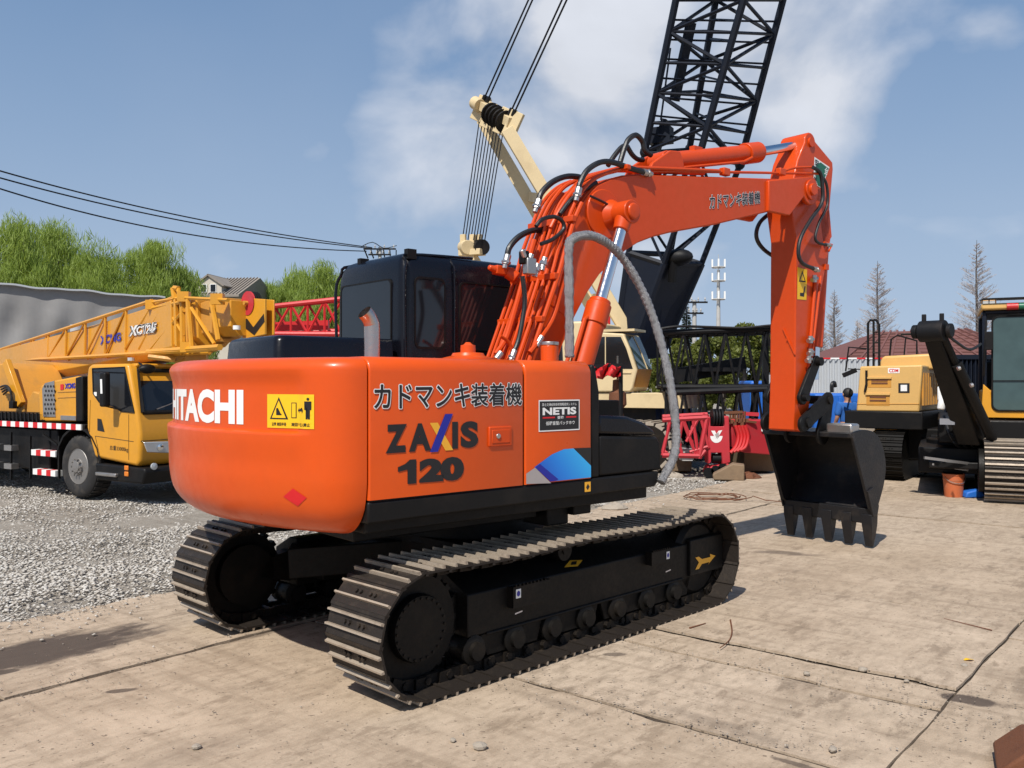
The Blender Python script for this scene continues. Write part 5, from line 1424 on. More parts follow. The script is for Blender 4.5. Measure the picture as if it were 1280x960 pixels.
# telescopic boom: nested box sections, given by world points
b = MB(); b.T = tf.I
P0, P1, P2, P3 = W(8, 463, 19.5), W(140, 436, 15.2), W(236, 412, 12.7), W(288, 399, 11.9)
def boxsec(b, a, c, w, h, ch=.12):
    d = (c - a).normalized(); r = d.cross(Vector((0, 0, 1))).normalized(); u_ = r.cross(d)
    pr = [(-w / 2, h / 2), (w / 2, h / 2), (w / 2, -h / 2 + ch), (w / 2 - ch, -h / 2), (-w / 2 + ch, -h / 2), (-w / 2, -h / 2 + ch)]
    b.loft([[p + r * x + u_ * z for x, z in pr] for p in (a, c)])
boxsec(b, P0, P1, .62, .78); boxsec(b, P1, P2.lerp(P3, .1), .62, .78)
tb_ = b.build('main_boom', 'yellow', tr, bevel=.01)
for i, (w_, h_, e) in enumerate(((.56, .72, .16), (.50, .66, .34), (.45, .60, .52), (.41, .54, .75))):
    b = MB(); b.T = tf.I; boxsec(b, P2, P2.lerp(P3, e * 1.25), w_, h_); 
    c_ = P2.lerp(P3, e * 1.25); d = (P3 - P2).normalized(); boxsec(b, c_ - d * .05, c_, w_ + .07, h_ + .07); b.build('boom_section', 'yellow_d' if i % 2 else 'yellow', tb_, bevel=.008)
# boom head, its sheaves and marks
bh = MB(); bh.T = tf.I
dD = (P3 - P2).normalized(); rr_ = dD.cross(Vector((0, 0, 1))).normalized()
H = [W(302, 372, 11.7), W(331, 374, 11.35), W(331, 418, 11.35), (W(303, 424, 11.7))]
bh.add([q + rr_ * s_ for s_ in (0.0, -.03) for q in H], [(0, 1, 2, 3), (7, 6, 5, 4), (0, 4, 5, 1), (1, 5, 6, 2), (2, 6, 7, 3), (3, 7, 4, 0)])
bh.add([q + rr_ * s_ for s_ in (-.13, -.15) for q in H], [(0, 1, 2, 3), (7, 6, 5, 4), (0, 4, 5, 1), (1, 5, 6, 2), (2, 6, 7, 3), (3, 7, 4, 0)])
boxsec(bh, P2.lerp(P3, .9), W(306, 398, 11.62), .40, .46)
bhd = bh.build('boom_head', 'yellow', tb_, bevel=.006)
for sg_ in (1,):
    L_ = [(304, 401), (309, 398), (317, 409), (330, 392), (331, 402), (318, 419), (304, 408)]
    b = MB(); b.T = tf.I; n_ = len(L_)
    b.add([W(u, v, 11.7 - (u - 302) / 29 * .35) + rr_ * .004 for u, v in L_], [tuple(range(n_))]); b.build('chevron_mark', 'ink', bhd)
sc = W(309, 379, 11.6)
for k in range(4):
    b = MB(); b.T = tf.I
    for rr0 in (1,):
        c0 = sc - rr_ * (.015 + k * .034)
        b.lathe([(.03, -.014), (.16, -.014), (.14, -.005), (.14, .005), (.16, .014), (.03, .014)], c0, rr_, 24)
    b.build('sheave', 'red2' if k == 0 else 'darksteel', bhd)
b = MB(); b.T = tf.I; b.cyl(sc + rr_ * .05, sc - rr_ * .18, .03, n=12); b.build('sheave_pin', 'yellow_d', bhd)
b = MB(); b.T = tf.I; b.cyl(W(296, 412, 11.4), W(296, 407, 11.4), .05, n=12); b.build('boom_tip_lamp', 'white', bhd)
# lettering on the boom side
def bl_(u, v):
    t = (u - 8) / 280
    n_ = rr_
    # point on the near flank of the boom
    A = P1 + rr_ * .318; dd = (P2 - P1).normalized()
    # intersect the pixel ray with the vertical flank plane
    ray = Vector(((u - 640) / FL, 1, -(v - V0) / FL)); nn = dd.cross(Vector((0, 0, 1))).normalized()
    t = (A + nn * .006 - Vector((0, 0, HC))).dot(nn) / ray.dot(nn); return tf.I @ (Vector((0, 0, HC)) + ray * t)
txt('XCMG', [bl_(125, 431), bl_(151, 426), bl_(151, 415), bl_(125, 420)], 'blue_ink', tb_, off=.04)
lettering('lettering_outline', 'XCT25', [bl_(160, 421), bl_(196, 415), bl_(196, 402), bl_(160, 408)], 'white', tb_, off=.08, shear=.2)
lettering('lettering', 'XCT25', [bl_(160, 421), bl_(196, 415), bl_(196, 402), bl_(160, 408)], 'ink', tb_, off=.02, shear=.2)
txt('全心全意', [bl_(38, 447), bl_(95, 440), bl_(95, 430), bl_(38, 437)], 'red_ink', tb_, off=.0)
# lattice jib carried along the boom
def JB(u, v, Y): return W(u, v, Y)
def Yj(u): return 1 / (.0513 + (.084 - .0513) * (u - 8) / 280) - .78
jb = MB(); jb.T = tf.I
def jbe(a, c, w=.05, ex=0):
    a_, c_ = W(*a, Yj(a[0]) + ex), W(*c, Yj(c[0]) + ex); jb.cyl(a_, c_, w / 2, n=6)
jbe((0, 437), (190, 376), .06); jbe((0, 452), (262, 437), .07); jbe((0, 443), (200, 384), .05, .35); jbe((0, 455), (262, 441), .05, .35); jbe((188, 386), (230, 377), .06)
ups = [8, 24, 41, 60, 82, 106, 131, 157]
def rt_(u): return 437 - (437 - 376) * u / 190
def rb_(u): return 452 - 15 * u / 262
for i, u in enumerate(ups):
    jbe((u, rb_(u)), (u + 1, rt_(u + 1)), .045)
    if i + 1 < len(ups): jbe((u, rb_(u)), (ups[i + 1], rt_(ups[i + 1])), .035); jbe((u, rb_(u) + 2), (ups[i + 1], rt_(ups[i + 1]) + 6), .03, .35)
    jbe((u, rb_(u)), (u + 4, rb_(u) + 3), .03)
for (a, c, w) in (((157, 436), (187, 388), .045), ((174, 436), (200, 390), .045), ((186, 440), (230, 388), .055), ((206, 435), (186, 440), .04), ((228, 372), (229, 436), .085), ((235, 374), (240, 436), .07), ((239, 385), (268, 430), .05), ((265, 378), (273, 425), .07), ((190, 378), (228, 372), .05), ((190, 385), (226, 378), .05), ((185, 440), (275, 434), .09), ((217, 360), (219, 374), .09), ((222, 360), (226, 374), .06), ((218, 360), (223, 361), .08), ((226, 372), (285, 375), .05), ((195, 380), (215, 372), .04), ((200, 400), (215, 430), .04), ((213, 392), (230, 420), .04)):
    jbe(a, c, w)
for (u, v) in ((230, 371), (234, 434), (190, 381), (272, 374)): jb.box(W(u, v, Yj(u)), (.16, .1, .14))
jb.each('jib_bar', 'yellow', tr)
b = MB(); b.T = tf.I
b.cyl(W(96, 415, 17), W(96, 406, 17), .12, n=14); b.build('beacon', 'lamp', tr)
b = MB(); b.T = tf.I
for (a, c) in (((186, 446), (220, 450)), ((240, 444), (256, 449)), ((236, 449), (220, 454))): b.cyl(W(*a, 12.6), W(*c, 12.6), .04, n=6)
b.box(W(246, 447, 12.6), (.3, .1, .12)); b.build('boom_rest', 'yellow_d', tr)
for u in (164, 212):
    b = MB(); b.T = tf.I; b.cyl(W(u, 451, 13.2), W(u, 447, 13.2), .05, n=10); b.build('roof_lamp', 'lamp', cabt)

# ------------------------------------------------------------------ grey tarpaulin screen and buildings behind it
def wallquad(b, P, n_, th):
    n_ = Vector(n_).normalized() * th; k = len(P)
    b.add([p for p in P] + [p + n_ for p in P], [tuple(range(k)), tuple(range(2 * k - 1, k - 1, -1))] + [(i, k + i, k + (i + 1) % k, (i + 1) % k) for i in range(k)])
b = MB()
Pa, Pb = W(-140, 345, 24.0), W(206, 374, 27.2)
n_ = 60; m_ = 14; rows = []
dw = (Pb - Pa); dw.z = 0; nn = Vector((-dw.y, dw.x, 0)).normalized()
for j in range(m_ + 1):
    row = []
    for i in range(n_ + 1):
        t = i / n_; top = Pa.z + (Pb.z - Pa.z) * t + .02 * sin(t * 21) + .012 * sin(t * 47)
        z = top * (1 - j / m_); base = Pa + dw * t
        off = (.03 * sin(t * 60 + j * .5) + .04 * sin(t * 25 + j * 1.1) + .05 * sin(t * 11 - j * .8)) * (1 - abs(j / m_ - .3) * .8) * min(1, j / 2)
        sag = 0
        row.append(Vector((base.x, base.y, z)) + nn * (off + sag))
    rows.append(row)
b.loft(rows, cap=False, closed=False)
bk = [Vector((Pa.x + dw.x * t, Pa.y + dw.y * t, 0)) for t in (0, 1)]
tp_ = b.build('grey_tarpaulin_screen', 'tarp', None, thr=80)
tag(tp_, 'long grey tarpaulin screen wall stretched behind the yellow truck crane', 'screen')
b = MB(); 
for i in range(n_):
    a_, c_ = rows[0][i], rows[0][i + 1]; b.beam(a_ + Vector((0, 0, .03)), c_ + Vector((0, 0, .03)), .3, .05)
b.build('top_edge', 'wallwhite', tp_)
b = MB()
for i in range(8): q = Pa + dw * (i / 7); b.cyl((q.x + nn.x * .25, q.y + nn.y * .25, 0), (q.x + nn.x * .25, q.y + nn.y * .25, Pa.z + (Pb.z - Pa.z) * i / 7 - .05), .05, n=8)
b.build('support_posts', 'steel', tp_)

# house with a dormer
hf = Fr(W(285, 478, 60) * 1, 90); hf.o.z = 0; hf = Fr(hf.o, 98)
hr = hf.root('house', 'pale house with grey tiled roof and small gabled dormer behind the willows', 'house')
k_ = 60 / FL
b = MB(); zt_ = HC + (V0 - 372) * k_; b.bx(-2.3, 1.9, -2.4, 3, 0, zt_); b.build('wall', 'wall', hr)
b = MB(); b.prism([(-3.0, zt_ - .1), (.3, zt_ + 1.35), (3.6, zt_ - .1), (3.6, zt_ - .25), (-3.0, zt_ - .25)], 'x', -2.6, 2.2); rf = b.build('roof', 'tiles', hr)
b = MB()
for i in range(20): b.beam((-2.55 + i * .24, -3.0, zt_ - .05), (-2.55 + i * .24, .3, zt_ + 1.40), .05, .05)
b.build('roof_tiles', 'tiles', rf, kind='stuff')
b = MB(); b.prism([(-.85, zt_ - .1), (-.85, zt_ + .45), (0, zt_ + 1.0), (.85, zt_ + .45), (.85, zt_ - .1)], 'x', -.0, .01)
b = MB(); b.prism([(-.9, zt_ + .0), (-.9, zt_ + .55), (0, zt_ + 1.15), (.9, zt_ + .55), (.9, zt_ + .0)], 'y', -2.75, .0); dm = b.build('dormer', 'wall', hr)
b = MB(); b.beam((-1.1, -1.4, zt_ + .48), (.05, -1.4, zt_ + 1.25), 3.0, .09, (0, -.0, 1)); b.beam((1.1, -1.4, zt_ + .48), (-.05, -1.4, zt_ + 1.25), 3.0, .09); b.build('dormer_roof', 'tiles', dm)
for s_ in (-.33, .33):
    b = MB(); b.bx(s_ - .22, s_ + .22, -2.80, -2.74, zt_ + .08, zt_ + .62); w0_ = b.build('window', 'white', dm); b = MB(); b.bx(s_ - .17, s_ + .17, -2.82, -2.79, zt_ + .12, zt_ + .58); b.build('pane', 'glassdark', w0_)

# ------------------------------------------------------------------ trees
def leafy(name, base, h, rad, n, size, mat, seed, label, cat='tree', group=None, droop=0.0, trunk='bark', zlo=.25, crowns=None, gaps=.25, up_=0, th_=.10):
    """trunk, limbs and a crown of small leaf faces gathered in ragged clumps"""
    r_ = random.Random(seed); rg = np.random.RandomState(seed)
    root = empty(name, base, r_.uniform(0, 6), label, cat, group)
    b = MB(); ht = h * .55
    b.tube([(0, 0, -.1), (.05 * r_.uniform(-1, 1), .1, ht * .5), (r_.uniform(-.2, .2), r_.uniform(-.2, .2), ht)], [th_ * 1.7, th_ * 1.2, th_ * .7], n=7, sub=1)
    clumps = []
    nc = crowns or 26
    for i in range(nc):
        a = r_.uniform(0, 2 * pi); f = r_.random() ** .6; zz = h * (zlo + (1 - zlo) * r_.random() ** .85)
        t_ = (zz / h - zlo) / (1 - zlo)
        wr = rad * (sin(pi * min(1, .18 + t_ * .80)) ** .7) * f
        c = Vector((wr * cos(a), wr * sin(a), zz * .97)); clumps.append((c, rad * r_.uniform(.20, .42)))
        st = Vector((0, 0, min(ht, max(h * .15, zz - h * r_.uniform(.1, .3)))))
        b.tube([st, st.lerp(c, .5) + Vector((0, 0, h * .03)), c], [th_ * .42, th_ * .26, th_ * .08], n=4)
    b.build('trunk', trunk, root)
    C = np.array([c[:] for c, _ in clumps]); R_ = np.array([q for _, q in clumps])
    idx = rg.randint(0, len(C), n)
    d = rg.randn(n, 3); d /= np.linalg.norm(d, axis=1)[:, None]
    rr = R_[idx] * rg.rand(n) ** .45
    P = C[idx] + d * rr[:, None] * np.array([1, 1, .8])
    if droop: P[:, 2] -= droop * rg.rand(n) ** 1.5 * R_[idx] * 3.0 * (rg.rand(n) < .8)
    P[:, 2] = np.maximum(P[:, 2], .2)
    s = size * (.6 + .8 * rg.rand(n))
    t1 = rg.randn(n, 3); 
    if droop: t1[:, 2] = -abs(t1[:, 2]) * 3.2 - .8
    t1 /= np.linalg.norm(t1, axis=1)[:, None]
    t2 = np.cross(t1, rg.randn(n, 3)); t2 /= np.linalg.norm(t2, axis=1)[:, None]
    el = 3.4 if droop else 1.3
    V = np.stack([P - t1 * s[:, None] * el, P + t2 * s[:, None] * (.26 if droop else .6), P + t1 * s[:, None] * el, P - t2 * s[:, None] * (.26 if droop else .6)], 1).reshape(-1, 3)
    me = bpy.data.meshes.new('crown'); me.vertices.add(n * 4); me.vertices.foreach_set('co', V.reshape(-1))
    me.loops.add(n * 4); me.loops.foreach_set('vertex_index', np.arange(n * 4, dtype='i')); me.polygons.add(n); me.polygons.foreach_set('loop_start', np.arange(0, n * 4, 4, dtype='i')); me.update(calc_edges=True)
    me.materials.append(M[mat]); o = bpy.data.objects.new('crown', me); COL.objects.link(o); o.parent = root
    return root
def tree_at(u, vtop, Y, wpx, *a, **k):
    p = W(u, V0, Y); h = HC + (V0 - vtop) * Y / FL
    return leafy('tree' if 'nm' not in k else k.pop('nm'), (p.x, p.y, 0), h, wpx * Y / FL / 2, *a, **k)
wl_list = [(-30, 262, 44, 95, 'broadest'), (28, 268, 44, 80, ''), (72, 276, 47, 85, ''), (118, 292, 45, 80, ''), (160, 300, 48, 70, ''), (196, 294, 46, 72, ''), (226, 330, 47, 60, '')]
desc = ['pale green willow cut by the left edge of the photo behind the grey screen', 'tallest feathery willow rising behind the left part of the grey screen', 'tall green willow just right of the tallest one behind the grey screen',
        'mid green willow behind the middle of the grey tarpaulin screen', 'lower willow with thin top between two fuller willows', 'airy willow standing above the crane boom, right end of the screen', 'short willow beside the dormer house']
for i, (u, v, Y, w, _) in enumerate(wl_list):
    tree_at(u, v + 4, Y, w * 1.45, 26000, .060, 'willow', 20 + i, desc[i], group='willows behind the grey screen', droop=1.0, zlo=.2, crowns=52, nm='willow_tree')
for i, (u, v, Y, w, dsc) in enumerate(((338, 352, 62, 56, 'small rounded willow left of the black cab, above the red lattice boom'), (368, 333, 62, 62, 'fuller bright green willow above the red lattice boom'), (404, 326, 60, 60, 'bright green willow touching the black cab outline'), (440, 335, 62, 60, 'green willow hidden behind the black cab'))):
    tree_at(u, v + 3, Y, w * 1.5, 22000, .075, 'willow', 40 + i, dsc, group='willows beyond the black cab', droop=1.0, zlo=.2, crowns=60, nm='willow_tree')
for i, (u, v, Y, w, dsc, mt) in enumerate(((932, 403, 48, 64, 'round yellow green tree beside the orange arm, behind the black lattice', 'leaf'), (968, 408, 50, 60, 'round green tree directly behind the orange arm', 'leaf'), (842, 418, 52, 50, 'low dense green tree behind the left end of the black lattice', 'leaf'), (905, 412, 55, 60, 'dark green tree behind the white tower mast', 'leaf'), (878, 420, 50, 40, 'low green tree below the conifer', 'leaf'))):
    tree_at(u, v, Y, w * 1.2, 16000, .085, mt, 60 + i, dsc, group='round trees behind the black lattice', zlo=.1, crowns=34, nm='round_tree')
# conifer
def conifer(u, vt, Y, w):
    p = W(u, V0, Y); h = HC + (V0 - vt) * Y / FL; root = empty('conifer', (p.x, p.y, 0), 0, 'dark green layered conifer beside the concrete utility pole', 'tree')
    b = MB(); b.cyl((0, 0, 0), (0, 0, h), .16, .02, n=8); b.build('trunk', 'bark', root)
    b = MB(); r_ = random.Random(4)
    for k in range(1100):
        t = r_.random() ** .8; z = h * (.2 + .8 * t); L = w * Y / FL / 2 * (1 - t) * r_.uniform(.6, 1.15) + .12; a = r_.uniform(0, 6.28)
        q = Vector((cos(a), sin(a), 0)); s_ = Vector((-sin(a), cos(a), 0)); z0 = z
        e = L * r_.uniform(.5, 1)
        b.add([q * e * .4 + Vector((0, 0, z0)), q * e * .8 + s_ * .16 + Vector((0, 0, z0 - .12 * L)), q * e * 1.1 + Vector((0, 0, z0 - .02 * L)), q * e * .8 - s_ * .16 + Vector((0, 0, z0 - .16 * L))], [(0, 1, 2, 3)])
    b.build('crown', 'pine', root, smooth=False)
conifer(858, 377, 55, 46)
# bare pyramidal trees
def bare(u, vt, Y, wpx, seed, label):
    p = W(u, V0, Y); h = HC + (V0 - vt) * Y / FL; r_ = random.Random(seed); root = empty('bare_tree', (p.x, p.y, 0), 0, label, 'tree', 'bare winter trees at the right')
    b = MB(); b.tube([(0, 0, 0), (.05, 0, h * .4), (-.04, 0, h * .8), (0, 0, h)], [.17, .11, .05, .012], n=6); b.build('trunk', 'bark', root)
    b = MB(); W2 = wpx * Y / FL / 2
    for k in range(250):
        t = (k + r_.random()) / 250; z = h * (.12 + .86 * t); a = r_.uniform(0, 6.28); L = W2 * (1 - t) ** .8 * r_.uniform(.35, 1.2) + .15
        d = Vector((cos(a), sin(a), r_.uniform(.35, .75))); st = Vector((0, 0, z - L * .35)); e = st + d * L
        b.tube([st, st.lerp(e, .5) - Vector((0, 0, L * .05)), e], [.020 * (1.2 - t), .012, .005], n=3, caps=False)
        for j in range(14):
            f = r_.uniform(.15, 1); q = st.lerp(e, f); a2 = a + r_.uniform(-1.1, 1.1); l2 = L * r_.uniform(.18, .42) * (1.2 - f * .5)
            e2 = q + Vector((cos(a2), sin(a2), r_.uniform(.2, .9))) * l2
            b.tube([q, e2], [.009, .004], n=3, caps=False)
            if True: b.tube([q.lerp(e2, .5), q.lerp(e2, .5) + Vector((r_.uniform(-1, 1), r_.uniform(-1, 1), .8)) * l2 * .4], [.008, .004], n=3, caps=False)
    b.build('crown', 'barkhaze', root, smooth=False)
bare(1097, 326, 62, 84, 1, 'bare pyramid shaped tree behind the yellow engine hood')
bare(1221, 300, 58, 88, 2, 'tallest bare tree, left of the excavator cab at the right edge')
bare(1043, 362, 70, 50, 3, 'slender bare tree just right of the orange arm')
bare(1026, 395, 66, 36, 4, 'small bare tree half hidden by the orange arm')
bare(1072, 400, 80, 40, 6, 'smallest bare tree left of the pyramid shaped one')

# ------------------------------------------------------------------ cream crawler crane with its dark lattice boom
def lattice(b, A, Bq, n, rc, rb, faces=(0, 1, 2, 3), alt=0, chords=True, horiz=True):
    """A, Bq: four corners at either end; zigzag bracing on every face"""
    if chords:
        for a_, c_ in zip(A, Bq): b.cyl(a_, c_, rc, n=7)
    for f in faces:
        a0, a1, c0, c1 = A[f], A[(f + 1) % 4], Bq[f], Bq[(f + 1) % 4]
        for i in range(n):
            p0, p1 = a0.lerp(c0, i / n), a0.lerp(c0, (i + 1) / n); q0, q1 = a1.lerp(c1, i / n), a1.lerp(c1, (i + 1) / n)
            if (i + alt + f) % 2 == 0: b.cyl(p0, q1, rb, n=5)
            else: b.cyl(q0, p1, rb, n=5)
            if horiz: b.cyl(p0, q0, rb * .85, n=5)
YS = .87
crane_o = W(700, 478, 22 * YS + 1.2); crane_o.z = 0
cf2 = Fr(crane_o, 118)
cr = cf2.root('crawler_crane', 'cream crawler crane with dark lattice boom and cream gantry mast behind the orange boom', 'crawler crane')
def CW_(u, v, Y): return cf2.I @ W(u, v, Y * YS)
Lq = lambda *a: [CW_(*x) for x in a]
J = Lq((806, 190, 22.2), (874, 196, 21.3), (925, 206, 22.9), (862, 186, 23.7))
Tt = [CW_(845, 0, 21.0), CW_(929.5, 0, 20.2), CW_(979, 0, 21.7), CW_(895, 0, 22.6)]
Tt2 = [t + (t - j) * 1.1 for t, j in zip(Tt, J)]
bs = Lq((786, 316, 23.0), (830, 330, 22.4), (877, 330, 23.6), (838, 318, 24.2))
bt_ = Lq((768, 446, 23.4), (786, 452, 23.1), (826, 446, 23.8), (806, 444, 24.1))
b = MB(); lattice(b, J, Tt, 5, .080, .041); lattice(b, Tt, Tt2, 5, .080, .041)
for a_, c_ in ((0, 2), (1, 3)):
    for i in range(9): b.cyl(J[a_].lerp(Tt[a_], i / 8), J[c_].lerp(Tt[c_], i / 8), .024, n=5)
nb = MB(); nb.ball(J[0], .12, 8, 6)
cb = nb.build('lattice_boom', 'navy', cr)
nb = MB()
for j in J[1:]: nb.ball(j, .12, 8, 6)
nb.each('boom_joint', 'navy', cb); b.each('boom_bar', 'navy', cb)
b = MB(); lattice(b, bs, J, 2, .07, .035, alt=1); b.each('boom_bar', 'navy', cb)
b = MB()
for f in (0, 1, 2, 3):
    a0, a1, c1, c0 = bs[f], bs[(f + 1) % 4], bt_[(f + 1) % 4], bt_[f]
    if f in (0, 1): 
        n_ = (a1 - a0).cross(c0 - a0).normalized() * .03
        m0, m1 = c0.lerp(a0, .5), c1.lerp(a1, .5)
        b.add([a0 + n_, a1 + n_, c1 + n_, c0 + n_, a0 - n_, a1 - n_, c1 - n_, c0 - n_], [(0, 1, 2, 3), (7, 6, 5, 4), (0, 4, 5, 1), (1, 5, 6, 2), (2, 6, 7, 3), (3, 7, 4, 0)])
    b.cyl(a0, c0, .085, n=7); b.cyl(a0, a1, .07, n=6)
b.build('boom_foot_plate', 'navy', cb)
b = MB(); b.beam(CW_(864, 28, 21.5), CW_(843, 126, 22), .22, .1); b.beam(CW_(838, 60, 22), CW_(826, 150, 22.3), .03, .03); b.box(CW_(826, 170, 22.4), (.5, .3, .35)); b.beam(CW_(832, 150, 22.4), CW_(812, 215, 22.6), .25, .12); b.build('hanging_plate', 'navy', cb)
b = MB(); b.ball(CW_(847, 322, 22.5), .36, sc=(1, .7, .55)); b.cyl(CW_(842, 322, 22.4), CW_(840, 352, 22.6), .10, n=8); b.build('foot_sheaves', 'darksteel', cb)
# gantry mast and its ropes
ms_ = MB()
def cbeam(b, a, c, w, h): b.beam(CW_(*a), CW_(*c), w, h)
b = MB(); cbeam(b, (603, 150, 25.0), (757, 414, 24.5), .20, .30); mast = b.build('gantry_mast', 'cream', cr, bevel=.01)
b = MB(); cbeam(b, (634, 162, 23.2), (782, 412, 23.2), .20, .30); b.build('gantry_leg', 'cream', mast, bevel=.01)
b = MB(); cbeam(b, (664, 246, 24.6), (684, 249, 23.3), .14, .22); cbeam(b, (740, 372, 24.6), (756, 370, 23.3), .12, .16); b.build('gantry_brace', 'cream', mast)
b = MB()
A_h, B_h = CW_(603, 135, 24.8), CW_(640, 156, 23.2)
b.beam(A_h + Vector((0, 0, .05)), B_h + Vector((0, 0, .05)), .22, .22)
for u, v, Y in ((601, 136, 24.9), (613, 145, 24.3), (630, 152, 23.6), (641, 156, 23.2)): b.box(CW_(u, v, Y), (.34, .10, .62), Matrix.Rotation(.5, 3, 'Y'))
b.cyl(CW_(593, 128, 24.9), CW_(600, 132, 24.7), .16, n=14)
b.build('mast_head', 'cream', mast, bevel=.01)
b = MB()
dh = (B_h - A_h).normalized()
for k in range(5): b.lathe([(.04, -.03), (.27, -.03), (.24, 0), (.27, .03), (.04, .03)], A_h.lerp(B_h, .33 + k * .12) + Vector((0, 0, -.02)), dh, 18)
b.each('mast_sheave', 'darksteel', mast)
b = MB()
for (a, c) in (((604, 126, 24.8), (665, -10, 23)), ((608.5, 128, 24.7), (670, -10, 23)), ((637, 143, 23.3), (707, -10, 21.6)), ((641, 145, 23.2), (713, -10, 21.5))):
    a_, c_ = CW_(*a), CW_(*c); b.cyl(a_, c_ + (c_ - a_) * .9, .022, n=6); b.cyl(a_, a_.lerp(c_, .05), .06, n=8)
b.each('pendant_rope', 'darksteel', mast)
b = MB()
for i in range(9):
    t = i / 8; b.cyl(CW_(599 + t * 30, 152 + t * 12, 24.6 - t), CW_(578 + t * 28, 300, 24.6 - t), .014, n=5)
b.each('hoist_rope', 'darksteel', mast)
b = MB(); b.cyl(CW_(580, 309, 24.4), CW_(585, 309, 24.0), .17, n=16); 
for u in (577, 589, 597): b.box(CW_(u + 2, 304, 24.2), (.14, .09, .42))
b.box(CW_(590, 316, 24.2), (.6, .3, .14)); b.beam(CW_(590, 316, 24.2), CW_(600, 430, 24.2), .2, .2); b.beam(CW_(590, 316, 24.2), CW_(660, 430, 24.2), .16, .16); hk = b.build('rope_block', 'cream', cr, bevel=.008)
b = MB(); b.cyl(CW_(598, 309, 24.3), CW_(603, 309, 24.0), .19, n=16); b.build('rope_sheave', 'darksteel', hk)
# machine house, cab, platform, tracks (in the crane's own frame)
SYc = -1.45
cp = lambda u, v, y=SYc: cf2.p(u, v, y)
cz = lambda u, v, y=SYc: (cf2.p(u, v, y).x, cf2.p(u, v, y).z)
base_z = cp(780, 490).z
x0c, x1c = cp(750, 470).x, cp(793, 470).x
b = MB(); b.bx(x0c - 4.5, x0c - .25, -1.4, 1.5, base_z, base_z + 1.5); b.build('machine_house', 'cream', cr, bevel=.04)
b = MB(); b.bx(x0c - 5.4, x0c - 4.6, -1.6, 1.6, base_z - .2, base_z + 1.3); b.build('counterweight', 'cream', cr, bevel=.05)
prof = [cz(735, 490), cz(735, 417), cz(744, 415), cz(779, 417), cz(787, 436), cz(796, 462), cz(791, 485), cz(788, 490)]
b = MB(); b.prism(prof, 'y', SYc, SYc + .95); cab2 = b.build('cab', 'cream', cr, bevel=.03)
b = MB(); b.prism([cz(741, 461), cz(742, 421), cz(776, 421), cz(783, 436), cz(791, 461)], 'y', SYc - .006, SYc + .02); b.build('side_window', 'glassdark', cab2)
b = MB(); b.beam(cp(757, 420, SYc - .01), cp(757, 463, SYc - .01), .03, .02); b.beam(cp(736, 466, SYc - .01), cp(789, 466, SYc - .01), .02, .02); b.build('window_bar', 'cream', cab2)
fw = lambda P, y: Vector((P[0] + .012, y, P[1]))
w0_, w1_, w2_, w3_ = cz(780, 419), cz(787.5, 436), cz(796.5, 461), cz(792, 484)
b = MB(); b.add([fw(w0_, SYc + .05), fw(w0_, SYc + .90), fw(w1_, SYc + .90), fw(w1_, SYc + .05), fw(w2_, SYc + .90), fw(w2_, SYc + .05)], [(0, 1, 2, 3), (3, 2, 4, 5)]); b.build('windshield', 'glass', cab2)
b = MB(); b.tube([fw(w0_, SYc + .5), fw(w1_, SYc + .55), fw(w2_, SYc + .58)], .018, n=5); b.build('windshield_bar', 'cream', cab2)
b = MB(); b.add([fw(w2_, SYc + .03), fw(w2_, SYc + .90), fw(w3_, SYc + .85), fw(w3_, SYc + .03)], [(0, 1, 2, 3)]); b.build('lower_panel', 'yellow_d', cab2)
b = MB(); b.box(cp(775, 414, SYc + .4), (.9, .7, .05)); b.build('roof_plate', 'cream', cab2)
b = MB(); q = cp(797, 495, SYc); b.bx(x0c - 4.5, q.x + 1.0, -1.4, -.1, base_z - .33, base_z - .02); b.build('platform', 'cream', cr, bevel=.01)
b = MB(); b.bx(x0c - 4.5, q.x + .3, -1.2, 1.4, base_z - .75, base_z - .34); b.cyl((x0c - 1.5, 0, .9), (x0c - 1.5, 0, base_z - .7), 1.0, n=32); b.build('slewing_frame', 'darksteel', cr)
b = MB(); q1_ = cp(843, 560, -1.7)
xe_ = cf2.p(838, 556, -1.9).x
